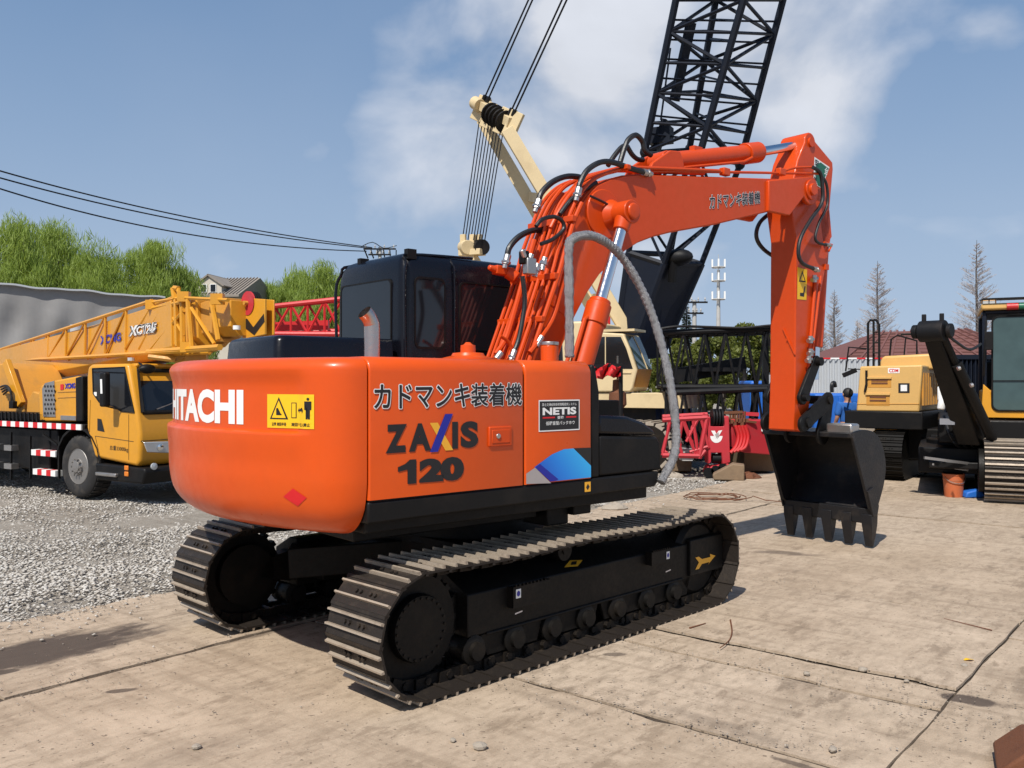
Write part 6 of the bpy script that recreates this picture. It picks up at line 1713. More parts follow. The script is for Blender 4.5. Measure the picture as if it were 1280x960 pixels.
for sy_ in (-1, 1):
    b = MB(); yo, yi = sy_ * 1.9, sy_ * 1.2
    L_, r_ = 5.6, .46
    pts = [(xe_ - r_ + r_ * cos(a), r_ + .02 + r_ * sin(a)) for a in [radians(-90 + i * 15) for i in range(13)]] + [(xe_ - L_ + r_ + r_ * cos(a), r_ + .02 + r_ * sin(a)) for a in [radians(90 + i * 15) for i in range(13)]]
    b.prism(pts, 'y', min(yo, yi), max(yo, yi)); t_ = b.build('crawler_track', 'chain', cr)
    sm = MB(); sm.box((0, 0, 0), (.17, .72, .06)); sm.box((0, 0, .035), (.06, .70, .04)); sme = sm.mesh('crawler_shoe', 'stone')
    P_ = 2 * (L_ - 2 * r_) + 2 * pi * r_; ns_ = int(P_ / .21)
    for k in range(ns_):
        d = k * .21
        if d < L_ - 2 * r_: px_, pz_, an = xe_ - L_ + r_ + d, .02, -pi / 2
        elif d < L_ - 2 * r_ + pi * r_: an = -pi / 2 + (d - L_ + 2 * r_) / r_; px_, pz_ = xe_ - r_ + r_ * cos(an), r_ + .02 + r_ * sin(an)
        elif d < 2 * (L_ - 2 * r_) + pi * r_: px_, pz_, an = xe_ - r_ - (d - (L_ - 2 * r_) - pi * r_), 2 * r_ + .02, pi / 2
        else: an = pi / 2 + (d - 2 * (L_ - 2 * r_) - pi * r_) / r_; px_, pz_ = xe_ - L_ + r_ + r_ * cos(an), r_ + .02 + r_ * sin(an)
        ez = Vector((cos(an), 0, sin(an))); ey = Vector((0, 1, 0)); e1 = ey.cross(ez)
        inst(sme, 'crawler_shoe', t_, mat4=Matrix(((e1.x, 0, ez.x, px_), (0, 1, 0, (yo + yi) / 2), (e1.z, 0, ez.z, pz_), (0, 0, 0, 1))))
# hook ball and red cloth by the crane cab
hb_ = W(772, 495, 16.5)
b = MB(); b.lathe([(.01, .32), (.09, .30), (.10, .10), (.16, .06), (.17, -.16), (.10, -.24), (.01, -.26)], (0, 0, 0), n=18); b.tube([(0, 0, -.26), (.09, 0, -.36), (.0, 0, -.46), (-.08, 0, -.38)], .03, n=7, sub=4); b.cyl((0, 0, .3), (0, 0, .75), .02, n=6)
hbk = b.build('hook_ball', 'rust'); hbk.location = hb_; tag(hbk, 'brown rusty hook ball hanging in front of the cream crane cab', 'crane hook')
b = MB(); rows = []
for j in range(5):
    rows.append([W(743 + i * 3.3, 458 + 3 * sin(i * .9) + j * 3.2 + (2.5 if 2 < i < 8 else 0) * j / 4 - (i / 10) * 2, 16.3 + .12 * sin(i * 1.3 + j)) for i in range(11)])
b.loft(rows, cap=False, closed=False); o = b.build('red_cover', 'red', thr=80); md = o.modifiers.new('thick', 'SOLIDIFY'); md.thickness = .02
tag(o, 'crumpled red cover slung in front of the cream crane cab', 'cover')
b = MB(); b.beam(W(741, 458, 16.35), W(778, 456, 16.35), .06, .06); 
for u in (742, 776): q = W(u, 457, 16.35); b.cyl((q.x, q.y, 0), q, .04, n=8)
b.beam(W(772, 457, 16.4), hb_ + Vector((0, 0, .75)), .03, .03)
tag(b.build('support_rack', 'darksteel'), 'dark steel rack that carries the red cover and hook ball', 'rack')

# ------------------------------------------------------------------ dark lattice boom sections lying behind
for (vt, vb, ul, ur, Y, lb) in ((414, 484, 828, 972, 17.6, 'upper black lattice boom section stacked behind the red boom head'), (489, 560, 832, 958, 17.2, 'lower black lattice boom section under the longer upper one')):
    root = empty('lattice_section', (*W((ul + ur) / 2, 478, Y).xy, 0), 0, lb, 'boom section', 'black lattice boom sections')
    MI = Matrix.Translation(-root.location)
    A = [W(ul, vt + 2, Y), W(ul, vb, Y), W(ul, vb, Y) + Vector((.1, 1.2, 0)), W(ul, vt + 2, Y) + Vector((.1, 1.2, 0))]
    Bq = [W(ur, vt - 3, Y), W(ur, vb, Y), W(ur, vb, Y) + Vector((.1, 1.2, 0)), W(ur, vt - 3, Y) + Vector((.1, 1.2, 0))]
    b = MB(); b.T = MI
    for a_, c_ in zip(A, Bq): b.cyl(a_, c_, .062, n=8)
    b.each('chord', 'darksteel', root)
    n_ = 11
    for f in range(4):
        b = MB(); b.T = MI; lattice(b, A, Bq, n_, .0, .026, faces=(f,), chords=False, horiz=False); lattice(b, A, Bq, n_, .0, .022, faces=(f,), alt=1, chords=False, horiz=False) if f % 2 else None; b.each('brace', 'darksteel', root)
    for E_, ew in ((A, .04), (Bq, .12)):
        b = MB(); b.T = MI
        for k in range(4): b.beam(E_[k], E_[(k + 1) % 4], ew, ew)
        b.build('end_frame', 'darksteel', root)
    if vt < 450:
        b = MB(); b.T = MI; b.tube([W(826, 411, Y - .1), W(850, 408, Y - .1), W(890, 409, Y - .05), W(930, 410, Y - .1), W(966, 407, Y - .1), W(973, 412, Y - .1)], .03, n=6, sub=4); b.build('pendant_rope', 'darksteel', root)
        b = MB(); b.T = MI; b.beam(W(842, 470, Y + .6), W(930, 455, Y + .6), .3, .3); b.beam(W(870, 462, Y + .4), W(925, 462, Y + .4), .5, .08); b.build('winch_plate', 'darksteel', root)
# timber blocks under the sections
for u in (840, 940): 
    q = W(u, 560, 17.8); b = MB(); b.bx(-.3, .3, -.5, .8, 0, .45); o = b.build('timber_block', 'wood', bevel=.02); o.location = (q.x, q.y, 0); tag(o, 'timber block under the %s end of the black lattice sections' % ('left' if u < 900 else 'right'), 'timber block')
    b = MB()

# ------------------------------------------------------------------ red crane boom head and jib on the gravel
ro = W(897, 478, 16.4); ro.z = 0
rs = empty('red_boom_head', ro, 0, 'red crane boom with pulley head and white emblem resting on the gravel', 'crane boom')
MI = Matrix.Translation(-ro)
def RW(u, v, dY=0): return W(u, v, 16.4 + dY)
def plate(b, pts, th, dY=0):
    n_ = len(pts); b.add([RW(u, v, dY) for u, v in pts] + [RW(u, v, dY) + Vector((0, th, 0)) for u, v in pts], [tuple(range(n_)), tuple(range(2 * n_ - 1, n_ - 1, -1))] + [(i, n_ + i, n_ + (i + 1) % n_, (i + 1) % n_) for i in range(n_)])
b = MB(); b.T = MI; plate(b, [(885, 521), (888, 521), (888, 533), (904, 533), (904, 521), (911, 520), (913, 578), (906, 580), (903, 580), (902, 566), (889, 566), (889, 578), (886, 580)], .35); hd = b.build('head_plate', 'red2', rs, bevel=.012)
b = MB(); b.T = MI
for k in range(4): b.cyl(RW(889.5 + k * 3.6, 522, .1), RW(891.5 + k * 3.6, 522, .1), .17, n=18)
b.each('head_sheave', 'darksteel', hd)
b = MB(); b.T = MI; b.cyl(RW(890, 573, .12), RW(902, 573, .12), .09, n=14); b.build('lower_roller', 'darksteel', hd)
b = MB(); b.T = MI; plate(b, [(882, 590), (890, 583), (911, 579), (913, 584), (905, 590), (892, 597), (885, 597)], .28); plate(b, [(882, 590), (885, 584), (889, 581), (891, 586)], .3, .1); b.build('jib_foot', 'red2', rs, bevel=.02)
b = MB(); b.T = MI; 
for k in range(3): b.lathe([(.02, -.03), (.10, -.03), (.10, .03), (.02, .03)], RW(886 + k * 9, 591 - k * 2.5, -.02), (0, 1, 0), 12)
b.each('foot_pin', 'darksteel', rs)
n_ = 16
cE = RW(895.5, 545, -.004); 
shape('emblem', [(cE.x + .115 * cos(pi + pi * i / 10) , cE.z + .13 * sin(pi + pi * i / 10)) for i in range(11)] + [(cE.x + .06, cE.z + .0), (cE.x + .02, cE.z - .05), (cE.x - .03, cE.z + .0)], 'white', rs, lambda a, b_: Vector((a, cE.y, b_)) - ro)
shape('emblem', [(cE.x - .10, cE.z + .10), (cE.x - .03, cE.z + .10), (cE.x + .0, cE.z + .04), (cE.x + .04, cE.z + .10), (cE.x + .11, cE.z + .11), (cE.x + .02, cE.z - .04), (cE.x - .02, cE.z - .04)], 'white', rs, lambda a, b_: Vector((a, cE.y - .003, b_)) - ro)
shape('emblem_mark', [(cE.x - .03, cE.z + .03), (cE.x + .04, cE.z + .07), (cE.x + .05, cE.z + .0), (cE.x + .0, cE.z - .04)], 'grey_ink', rs, lambda a, b_: Vector((a, cE.y - .005, b_)) - ro)
# the box boom behind the head, narrowing away to the right
b = MB(); b.T = MI
pr = [RW(914, 524, .1), RW(972, 526, .6), RW(972, 562, .6), (RW(966, 569, .6)), RW(930, 566, .3), RW(915, 560, .1)]
b.add(pr + [p + Vector((.1, .7, 0)) for p in pr], [tuple(range(6)), tuple(range(11, 5, -1))] + [(i, 6 + i, 6 + (i + 1) % 6, (i + 1) % 6) for i in range(6)])
bb_ = b.build('box_boom', 'red2', rs, bevel=.02)
lettering('lettering', 'SANY', [RW(951.5, 539.5, .39) - ro, RW(971, 540, .55) - ro, RW(971, 531, .55) - ro, RW(951.5, 531, .39) - ro], 'white', bb_, off=.06)
for k in range(4):
    b = MB(); b.T = MI; b.tube([RW(913 + k * 4, 566 - k, .0), RW(920 + k * 4, 558, .02), RW(923 + k * 4, 545, .05), RW(919 + k * 4, 532, .05)], .035, n=7, sub=4); b.build('boom_rib', 'red', bb_)
b = MB(); b.T = MI
for k in range(7): b.cyl(RW(913 + k * 3, 514 + (k % 2) * 2, .2), RW(912.5 + k * 3, 530, .2), .02, n=5); b.box(RW(915 + k * 3, 527 + 3 * sin(k * 2), .1), (.06, .08, .07))
b.beam(RW(905, 516, .2), RW(928, 515, .2), .05, .05); b.beam(RW(905, 522, .15), RW(945, 528, .3), .04, .04); b.build('rope_guides', 'rust', rs, kind='stuff')
b = MB(); b.T = MI; b.beam(RW(929, 517, .5), RW(948, 518, .5), .09, .07); b.build('top_rail', 'red2', rs)
jb2 = MB(); jb2.T = MI
def rj(a, c, r_=.035, dY=0): jb2.cyl(RW(*a, dY), RW(*c, dY), r_, n=6)
for dY in (0, .8):
    k = -4 if dY else 0
    rj((828, 525 + k), (884, 522 + k), .05, dY); rj((828, 569 + k), (874, 570 + k), .05, dY); rj((884, 522 + k), (874, 573 + k), .045, dY)
    for a, c in (((853, 525), (846, 569)), ((853, 525), (870, 569)), ((873, 523), (858, 552)), ((866, 524), (873, 572)), ((876, 523), (886, 560)), ((840, 525), (853, 569)), ((838, 525), (828, 569))): rj((a[0], a[1] + k), (c[0], c[1] + k), .03, dY)
for u, v in ((846, 569), (870, 570), (853, 525), (880, 522)): jb2.cyl(RW(u, v, 0), RW(u, v - 4, .8), .03, n=6)
rj((874, 572), (882, 563), .04); rj((862, 565), (885, 558), .03)
jb2.each('jib_bar', 'red2', rs)
b = MB(); b.T = MI; plate(b, [(852, 570), (866, 570), (866, 576), (853, 576)], .3); plate(b, [(846, 560), (868, 562), (868, 566), (846, 566)], .3, .4); b.build('packing_block', 'conc', rs)
b = MB(); q = G(905, 601); b.prism([(-.28, .0), (-.30, .10), (.05, .30), (.26, .28), (.26, .0)], 'y', -.18, .18); o = b.build('timber_wedge', 'wood', bevel=.02); o.location = (q.x + .15, q.y + .2, 0); o.rotation_euler = (0, 0, -.25); tag(o, 'brown timber wedge under the red boom head', 'timber block')
for i, (u, v, s_, lb) in enumerate(((936, 598, .16, 'dark lump of scrap right of the brown timber wedge'), (843, 597, .14, 'pale rock beside the lower end of the silver hose'), (869, 600, .09, 'small stone left of the red claw foot'), (768, 636, .13, 'flat pale rock behind the far track of the orange excavator'))):
    b = MB(); r_ = random.Random(i); b.ball((0, 0, .3), 1, 9, 6, (1.3, 1, .6)); b.v = [(x * (1 + r_.uniform(-.2, .2)), y * (1 + r_.uniform(-.2, .2)), z * (1 + r_.uniform(-.2, .2))) for x, y, z in b.v]
    o = b.build('rock', 'stone' if i else 'rust', smooth=False); q = G(u, v); o.location = (q.x, q.y, -.03); o.scale = (s_, s_, s_); tag(o, lb, 'rock')

# ------------------------------------------------------------------ red lattice boom left of the black cab
ro2 = W(370, 478, 25); ro2.z = 0
rb2 = empty('red_lattice_boom', ro2, 0, 'bright red lattice boom laid level behind the black cab', 'crane boom'); MI2 = Matrix.Translation(-ro2)
A = [W(322, 385, 25), W(322, 417, 25), W(322, 414, 26.3), W(322, 385, 26.3)]; Bq = [W(470, 369, 24.5), W(470, 418, 24.5), W(470, 414, 25.8), W(470, 371, 25.8)]
b = MB(); b.T = MI2
for a_, c_ in zip(A, Bq): b.cyl(a_, c_, .075, n=8)
b.each('chord', 'red', rb2)
for f in range(4):
    b = MB(); b.T = MI2; lattice(b, A, Bq, 7, 0, .04, faces=(f,), chords=False, horiz=True); b.each('brace', 'red', rb2)
b = MB(); b.T = MI2
p_ = [W(335, 403, 25.4), W(410, 400, 25.3), W(410, 412, 25.3), W(335, 414, 25.4)]; b.add(p_ + [q + Vector((0, .2, 0)) for q in p_], [(0, 1, 2, 3), (7, 6, 5, 4), (0, 4, 5, 1), (1, 5, 6, 2), (2, 6, 7, 3), (3, 7, 4, 0)]); b.build('inner_plate', 'red', rb2)
b = MB(); b.T = MI2
for u in (326, 460): q = W(u, 417, 25.5); b.beam((q.x, q.y, 0), q, .25, .9)
b.each('trestle', 'darksteel', rb2)
ro3 = W(748, 478, 21.5); ro3.z = 0
rt2 = empty('red_striped_post', ro3, 0, 'red post head with white stripes seen between boom and boom cylinder', 'marker post')
b = MB(); z0_ = W(748, 440, 21.5).z; z1_ = W(748, 388, 21.5).z; b.bx(-.28, .28, -.15, .15, z0_ - .6, z1_); b.bx(-.08, .08, -.08, .08, 0, z0_ - .5); b.ball((0.05, 0, z1_ + .12), .14, 10, 6); b.build('post', 'red', rt2, bevel=.02)
b = MB()
for k in range(2): b.bx(-.285, .285, -.156, -.15, z0_ + .10 + k * .24, z0_ + .20 + k * .24)
b.each('stripe', 'white', rt2)

# ------------------------------------------------------------------ tower, poles and wires
to = W(898, 478, 85); to.z = 0
tw = empty('telecom_mast', to, 0, 'slender white telecom mast with three rings of antennas', 'mast')
kt = 85 / FL
zt2 = HC + (V0 - 322) * kt
b = MB(); b.cyl((0, 0, 0), (0, 0, zt2 - 1.2), .30, .14, n=12); b.cyl((0, 0, zt2 - 1.2), (0, 0, zt2 + .3), .03, n=6); b.build('pole', 'conc', tw)
for v in (331, 348, 371):
    z = HC + (V0 - v) * kt; rg_ = MB()
    rg_.tube([(.6 * cos(i * pi / 8), .6 * sin(i * pi / 8), z - .25) for i in range(17)], .06, n=5)
    for i in range(6): a = i * pi / 3; rg_.cyl((0, 0, z - .25), (.6 * cos(a), .6 * sin(a), z - .25), .04, n=5)
    rgo = rg_.build('antenna_ring', 'conc', tw)
    for i in range(6):
        a = i * pi / 3 + .3; b = MB(); b.box((.68 * cos(a), .68 * sin(a), z + .12), (.15, .15, .75)); b.build('antenna', 'white', rgo)
def pole(u, v, Y, lab, arms, extra=None, thick=.17):
    o_ = W(u, 478, Y); o_.z = 0; r_ = empty('utility_pole', o_, 0, lab, 'utility pole'); zt_ = HC + (V0 - v) * Y / FL
    b = MB(); b.cyl((0, 0, 0), (0, 0, zt_), thick, thick * .7, n=12); b.build('pole', 'conc', r_)
    for dz, hw in arms:
        b = MB(); b.beam((-hw, -.15, zt_ - dz), (hw, -.15, zt_ - dz), .10, .10); a_ = b.build('crossarm', 'darksteel', r_)
        for i in range(4):
            x = -hw + .15 + i * (2 * hw - .3) / 3; b = MB(); b.lathe([(.02, 0), (.05, .05), (.03, .1), (.06, .14), (.03, .2), (.01, .28)], (x, -.15, zt_ - dz + .05), n=8); b.build('insulator', 'conc', a_)
    return r_, zt_
pr_, zt_ = pole(868, 375, 52, 'concrete utility pole with crossarm beside the conifer', ((.15, .75), (.8, .5)))
pr2, zt2_ = pole(888, 422, 56, 'thin pale pole between the utility pole and the telecom mast', (), thick=.16)
pr3, zt3 = pole(475, 309, 62, 'utility pole whose crossarm shows above the black cab roof', ((.15, 1.15), (.55, .8)))
b = MB(); o_ = pr3
for k in range(6): b.beam((-1.1 + k * .45, 0, zt3 - .2), (-.9 + k * .4, .3, zt3 - .75), .07, .07)
b.tube([(-1.3, -.2, zt3 + .0), (-.5, -.2, zt3 + .32), (.3, -.2, zt3 - .1), (1.2, -.1, zt3 + .1)], .03, n=5, sub=3); b.build('jumper_wires', 'darksteel', pr3)
for i, (vl, vm, vr, ue) in enumerate(((213.7, 272.6, 309.5, 465), (222.4, 278.3, 311, 468), (236, 293.6, 314, 458), (231, 289, 313, 470))):
    if i == 3: continue
    b = MB(); N_ = 24; pts = []
    for k in range(-4, N_ + 1):
        t = k / N_; u = ue * t; Y = 1 / (1 / 36 + (1 / 61.5 - 1 / 36) * t)
        # quadratic through the three measured heights
        tm = 240 / ue
        v = vl * (t - tm) * (t - 1) / (tm) + vm * t * (t - 1) / (tm * (tm - 1)) + vr * t * (t - tm) / (1 - tm)
        pts.append(W(u, v, Y))
    b.tube(pts, .035, n=5); tag(b.build('power_line', 'darksteel'), ['highest of the power lines running from the left edge to the pole', 'middle power line running from the left edge to the pole', 'lowest power line running from the left edge to the pole'][i], 'power line', 'power lines')
# line between the far poles
b = MB(); b.tube([W(640, 385, 60), W(760, 384, 55), W(860, 379, 52)], .02, n=4, sub=4); b.tube([W(878, 379, 52), W(930, 388, 58), W(1100, 392, 75)], .02, n=4, sub=4)

# ------------------------------------------------------------------ right side: fence, roof, containers
fo = W(1030, 478, 30); fo.z = 0
b = MB(); ztf = HC + (V0 - 449) * 30 / FL; rows = []
N_ = 260; L_ = 12
top, bot = [], []
for i in range(N_ + 1):
    x = -1.0 + L_ * i / N_; y = .04 * (1 if (i // 2) % 2 else -1); top.append((x, y, ztf)); bot.append((x, y, 0))
b.loft([bot, top], cap=False, closed=False)
o = b.build('corrugated_fence', 'wallwhite', thr=20); o.location = fo; tag(o, 'white corrugated sheet fence behind the orange arm and yellow hood', 'fence')
m_ = o.modifiers.new('thick', 'SOLIDIFY'); m_.thickness = .01
b = MB()
for i in range(40): b.m = i % 2; b.bx(-1 + i * .3, -1 + (i + 1) * .3, -.07, -.05, ztf + .0, ztf + .05)
b.build('warning_edge', ['white', 'red_ink'], o, smooth=False)
go = W(1150, 478, 42); go.z = 0
gh = empty('long_roofed_building', go, 0, 'building with brown red hipped roof behind the white fence', 'building')
k_ = 42 / FL; ze = HC + (V0 - 450) * k_; zr = HC + (V0 - 409) * k_
x0_, x1_ = (1052 - 1150) * k_, (1300 - 1150) * k_
b = MB(); b.bx(x0_ + .4, x1_ - .3, 0, 8, 0, ze); b.build('wall', 'wall', gh)
b = MB(); R1, R2 = Vector(((1140 - 1150) * k_, 4, zr)), Vector(((1260 - 1150) * k_, 4, zr + .15))
c_ = [Vector((x0_, -.4, ze)), Vector((x1_, -.4, ze)), Vector((x1_, 8.4, ze)), Vector((x0_, 8.4, ze))]
b.add(c_ + [R1, R2], [(0, 1, 5, 4), (1, 2, 5), (2, 3, 4, 5), (3, 0, 4), (3, 2, 1, 0)]); rf = b.build('roof', 'roofred', gh, smooth=False)
b = MB()
for i in range(14):
    t = i / 13; p0 = c_[0].lerp(c_[1], t); q_ = R1.lerp(R2, t); b.beam(p0 + Vector((0, 0, .05)), q_ + Vector((0, 0, .05)), .10, .06)
for i in range(1, 9):
    t = i / 9; b.beam(c_[0].lerp(R1, t) + Vector((0, -.02, .04)), c_[1].lerp(R2, t) + Vector((0, -.02, .04)), .05, .05)
b.build('roof_ribs', 'roofred', rf, kind='stuff')
co_ = W(1200, 478, 19.5); co_.z = 0
b = MB(); N_ = 90; zc = HC + (V0 - 448) * 19.5 / FL; top, bot = [], []
for i in range(N_ + 1): x = -.75 + 2.2 * i / N_; y = .03 * (1 if (i // 2) % 2 else -1); top.append((x, y, zc)); bot.append((x, y, .1))
b.loft([bot, top], cap=False, closed=False); b.bx(-.8, 1.5, .03, 2.3, .05, zc); b.bx(-.8, 1.5, -.06, .0, zc - .02, zc + .08)
o = b.build('dark_container', 'navy', thr=20); o.location = co_; tag(o, 'dark corrugated container between the black boom and the excavator cab', 'container')
for (u0, u1, v0_, Y, lb) in ((938, 975, 476, 21.5, 'tall blue tank behind the orange arm, left side'), (1018, 1084, 492, 21.0, 'low blue container behind the man in blue')):
    q = W(u0, 478, Y); w_ = (u1 - u0) * Y / FL; zz = HC + (V0 - v0_) * Y / FL; r_ = empty('blue_container', (q.x, Y, 0), 0, lb, 'container')
    b = MB(); b.bx(0, w_, 0, 1.2, .05, zz); b.build('shell', 'blue', r_, bevel=.05)
    for i in range(5):
        b = MB(); b.bx(w_ * (i + .3) / 5, w_ * (i + .6) / 5, -.04, 0, .15, zz - .08); b.build('rib', 'blue', r_, bevel=.01)
b = MB(); q = W(965, 478, 21); b.bx(q.x - .15, q.x + .25, 20.7, 20.75, 1.72, 1.95); 
tag(b.build('small_hut', 'wallwhite'), 'small white panel above the blue tank by the orange arm', 'panel')
b = MB(); b.cyl((q.x - .1, 20.8, 0), (q.x - .1, 20.8, 1.8), .04, n=8); b.build('panel_post', 'darksteel', bpy.data.objects['small_hut'])

# ------------------------------------------------------------------ yellow machine with vented hood
MA = Fr(W(1115, 478, 15.8) * 1, 216); MA.o.z = 0; MA = Fr(MA.o, 216)
ma = MA.root('yellow_hooded_machine', 'sand yellow machine with vented engine hood and black bumper, right of the bucket', 'construction machine')
XF_ = .0
fp = lambda u, v, x=XF_: MA.px(u, v, x)
def yzp(u, v, x=XF_): q = MA.px(u, v, x); return (q.y, q.z)
b = MB(); b.prism([yzp(1070, 514), yzp(1075, 458), yzp(1153, 456), yzp(1149, 515)], 'x', -1.9, XF_); hood = b.build('engine_hood', 'sand', ma, bevel=.03, seg=3)
b = MB(); b.prism([yzp(1096, 462, -.6), yzp(1102, 447, -.6), yzp(1106, 445, -.6), yzp(1165, 442, -.6), yzp(1168, 462, -.6)], 'x', -2.0, -.6); b.build('rear_hood', 'sand', ma, bevel=.04, seg=3)
for (u0, v0_, u1, v1_) in ((1085, 472, 1114, 484.5), (1083, 492.5, 1112, 507)):
    p0, p1 = fp(u0, v1_), fp(u1, v0_)
    b = MB(); b.bx(XF_ - .02, XF_ + .004, p0.y, p1.y, p0.z, p1.z); vv = b.build('vent', 'yellow_d', hood, bevel=.003)
    for k in range(2):
        b = MB(); zc_ = p0.z + (p1.z - p0.z) * (.45 + .28 * k); 
        b.bx(XF_ + .003, XF_ + .012, p0.y + .06, p1.y - .06, zc_ - .015, zc_ + .015); b.build('vent_slat', 'rust', vv)
    b = MB(); b.bx(XF_ + .0, XF_ + .03, p0.y - .01, p1.y + .01, p1.z - .02, p1.z + .01); b.build('vent_hood', 'sand', vv)
p0, p1 = fp(1123, 491), fp(1137, 479)
b = MB(); b.bx(XF_ - .01, XF_ + .006, p0.y, p1.y, p0.z, p1.z); lp = b.build('lamp_recess', 'ink', hood); b = MB(); b.bx(XF_ + .004, XF_ + .012, p0.y + .04, p1.y - .04, p0.z + .03, p1.z - .03); b.build('lamp', 'white', lp)
p0, p1 = fp(1110, 466.5), fp(1124.5, 460)
b = MB(); b.bx(XF_ - .01, XF_ + .004, p0.y, p1.y, p0.z, p1.z); b.build('badge', 'white', hood)
lettering('lettering', 'CDM', [(XF_ + .006, p0.y + .02, p0.z + .015), (XF_ + .006, p1.y - .02, p0.z + .015), (XF_ + .006, p1.y - .02, p1.z - .015), (XF_ + .006, p0.y + .02, p1.z - .015)], 'red_ink', hood, off=.03)
p0 = fp(1070, 505); p1 = fp(1149, 505)
b = MB(); b.beam((XF_ + .003, p0.y + .02, p0.z), (XF_ + .003, p1.y, p1.z), .01, .01); b.build('hood_seam', 'yellow_d', hood)
ys = yzp(1152, 480)[0] + .001
b = MB()
for i in range(11): b.bx(-1.7 + i * .15, -1.62 + i * .15, ys - .02, ys + .012, fp(1150, 507).z, fp(1150, 466).z)
b.each('louvre', 'yellow_d', hood)
b = MB(); q0, q1 = fp(1056, 535, .1), fp(1150, 515, .1); b.bx(-1.9, .12, q0.y, q1.y + .05, q0.z, q1.z); b.build('bumper_beam', 'blackmat', ma, bevel=.02)
b = MB(); b.prism([yzp(1079, 533), yzp(1132, 533), yzp(1120, 538), yzp(1098, 543), yzp(1082, 542)], 'x', -.5, .05); b.build('ballast', 'yellow', ma, bevel=.02)
b = MB(); q0, q1 = fp(1098, 560, -.2), fp(1190, 560, -.2); b.bx(-2.4, -.3, q0.y + .2, q1.y + 1.0, .35, fp(1100, 535).z); b.bx(-2.6, .0, q0.y + .9, q1.y + 1.5, .55, .85); b.build('chassis', 'blackmat', ma, bevel=.03)
for yy, lab in ((q0.y + .05, 0), (q0.y + 1.9, 0)):
    b = MB(); r_ = .44; L_ = 3.2; xe_ = .35
    pts = [(xe_ - r_ + r_ * cos(a), r_ + .02 + r_ * sin(a)) for a in [radians(-90 + i * 15) for i in range(13)]] + [(xe_ - L_ + r_ + r_ * cos(a), r_ + .02 + r_ * sin(a)) for a in [radians(90 + i * 15) for i in range(13)]]
    b.prism(pts, 'y', yy, yy + .45); t_ = b.build('crawler_track', 'frameblack', ma)
    for i in range(40):
        P_ = 2 * (L_ - 2 * r_) + 2 * pi * r_; d = i * P_ / 40; Ls = L_ - 2 * r_
        if d < Ls: px_, pz_, an = xe_ - L_ + r_ + d, .02, -pi / 2
        elif d < Ls + pi * r_: an = -pi / 2 + (d - Ls) / r_; px_, pz_ = xe_ - r_ + r_ * cos(an), r_ + .02 + r_ * sin(an)
        elif d < 2 * Ls + pi * r_: px_, pz_, an = xe_ - r_ - (d - Ls - pi * r_), 2 * r_ + .02, pi / 2
        else: an = pi / 2 + (d - 2 * Ls - pi * r_) / r_; px_, pz_ = xe_ - L_ + r_ + r_ * cos(an), r_ + .02 + r_ * sin(an)
        ez = Vector((cos(an), 0, sin(an))); e1 = Vector((0, 1, 0)).cross(ez)
        inst(shoe_me, 'track_shoe', t_, mat4=Matrix(((e1.x, 0, ez.x, px_), (0, 1, 0, yy + .22), (e1.z, 0, ez.z, pz_), (0, 0, 0, 1))))
shade_dark_shoe = shoe_me.copy(); shade_dark_shoe.materials.clear(); shade_dark_shoe.materials.append(M['frameblack']); shade_dark_shoe.materials.append(M['shoe'])  # shoe colours darkened to stand for the shadow under this machine
for o_ in [c for t in ma.children for c in t.children if c.name.startswith('track_shoe')]: o_.data = shade_dark_shoe
def rail(name, pts, x, par, r_=.018, mat='blackmat'):
    b = MB(); b.tube([MA.px(u, v, x) for u, v in pts], r_, n=6); return b.build(name, mat, par)
rail('ladder_rail', [(1085, 458), (1085, 404), (1088, 400), (1093, 401)], -.4, ma, .022); rail('ladder_rail', [(1092, 458), (1092, 402)], -.9, ma, .022); rail('ladder_rail', [(1099, 458), (1099, 406), (1095, 400), (1092, 400)], -.4, ma, .022)
for v in (415, 428, 441): rail('ladder_rung', [(1092, v), (1099, v)], -.4, ma, .014)
rail('hand_rail', [(1057, 464), (1061, 434), (1083, 436)], -.1, ma, .016); rail('hand_rail', [(1060, 461), (1082, 462)], -.1, ma, .012); rail('hood_hose', [(1083, 463), (1083, 480), (1081, 490)], .02, ma, .022)
b = MB(); b.box(MA.px(1062, 466, -.1), (.06, .26, .08), Matrix.Rotation(.4, 3, 'X')); b.build('mirror', 'blackmat', ma)
rail('guard_rail', [(1112, 446), (1114, 424), (1122, 419), (1146, 426), (1146, 445)], -1.4, ma, .018); rail('guard_rail', [(1130, 446), (1132, 423)], -1.4, ma, .014); rail('guard_rail', [(1126, 418), (1160, 417)], -1.6, ma, .022)

# ------------------------------------------------------------------ excavator at the right edge
EB = Fr(W(1262, 478, 13.2) * 1, 206); EB.o.z = 0; EB = Fr(EB.o, 206)
eb = EB.root('edge_excavator', 'excavator with yellow framed glass cab and black boom, cut off by the right edge', 'excavator')
fq = lambda u, v, x=0: EB.px(u, v, x)
def yzq(u, v, x=0): q = EB.px(u, v, x); return (q.y, q.z)
y0_, zb_ = yzq(1229, 522); zt_ = yzq(1232, 388)[1]
b = MB(); b.bx(-1.5, 0, y0_, y0_ + 1.0, zb_, zb_ + .42); cbx = b.build('cab', 'yellow', eb, bevel=.03)
yl = yzq(1228, 450)[0]
b = MB()
for yy in (yl, yl + .97): b.bx(-.06, .0, yy, yy + .06, zb_, zt_); b.bx(-1.5, -1.42, yy, yy + .06, zb_, zt_)
b.bx(-1.5, 0.0, yl, yl + 1.03, zt_ - .06, zt_)
b.build('cab_frame', 'navy', cbx, bevel=.02)
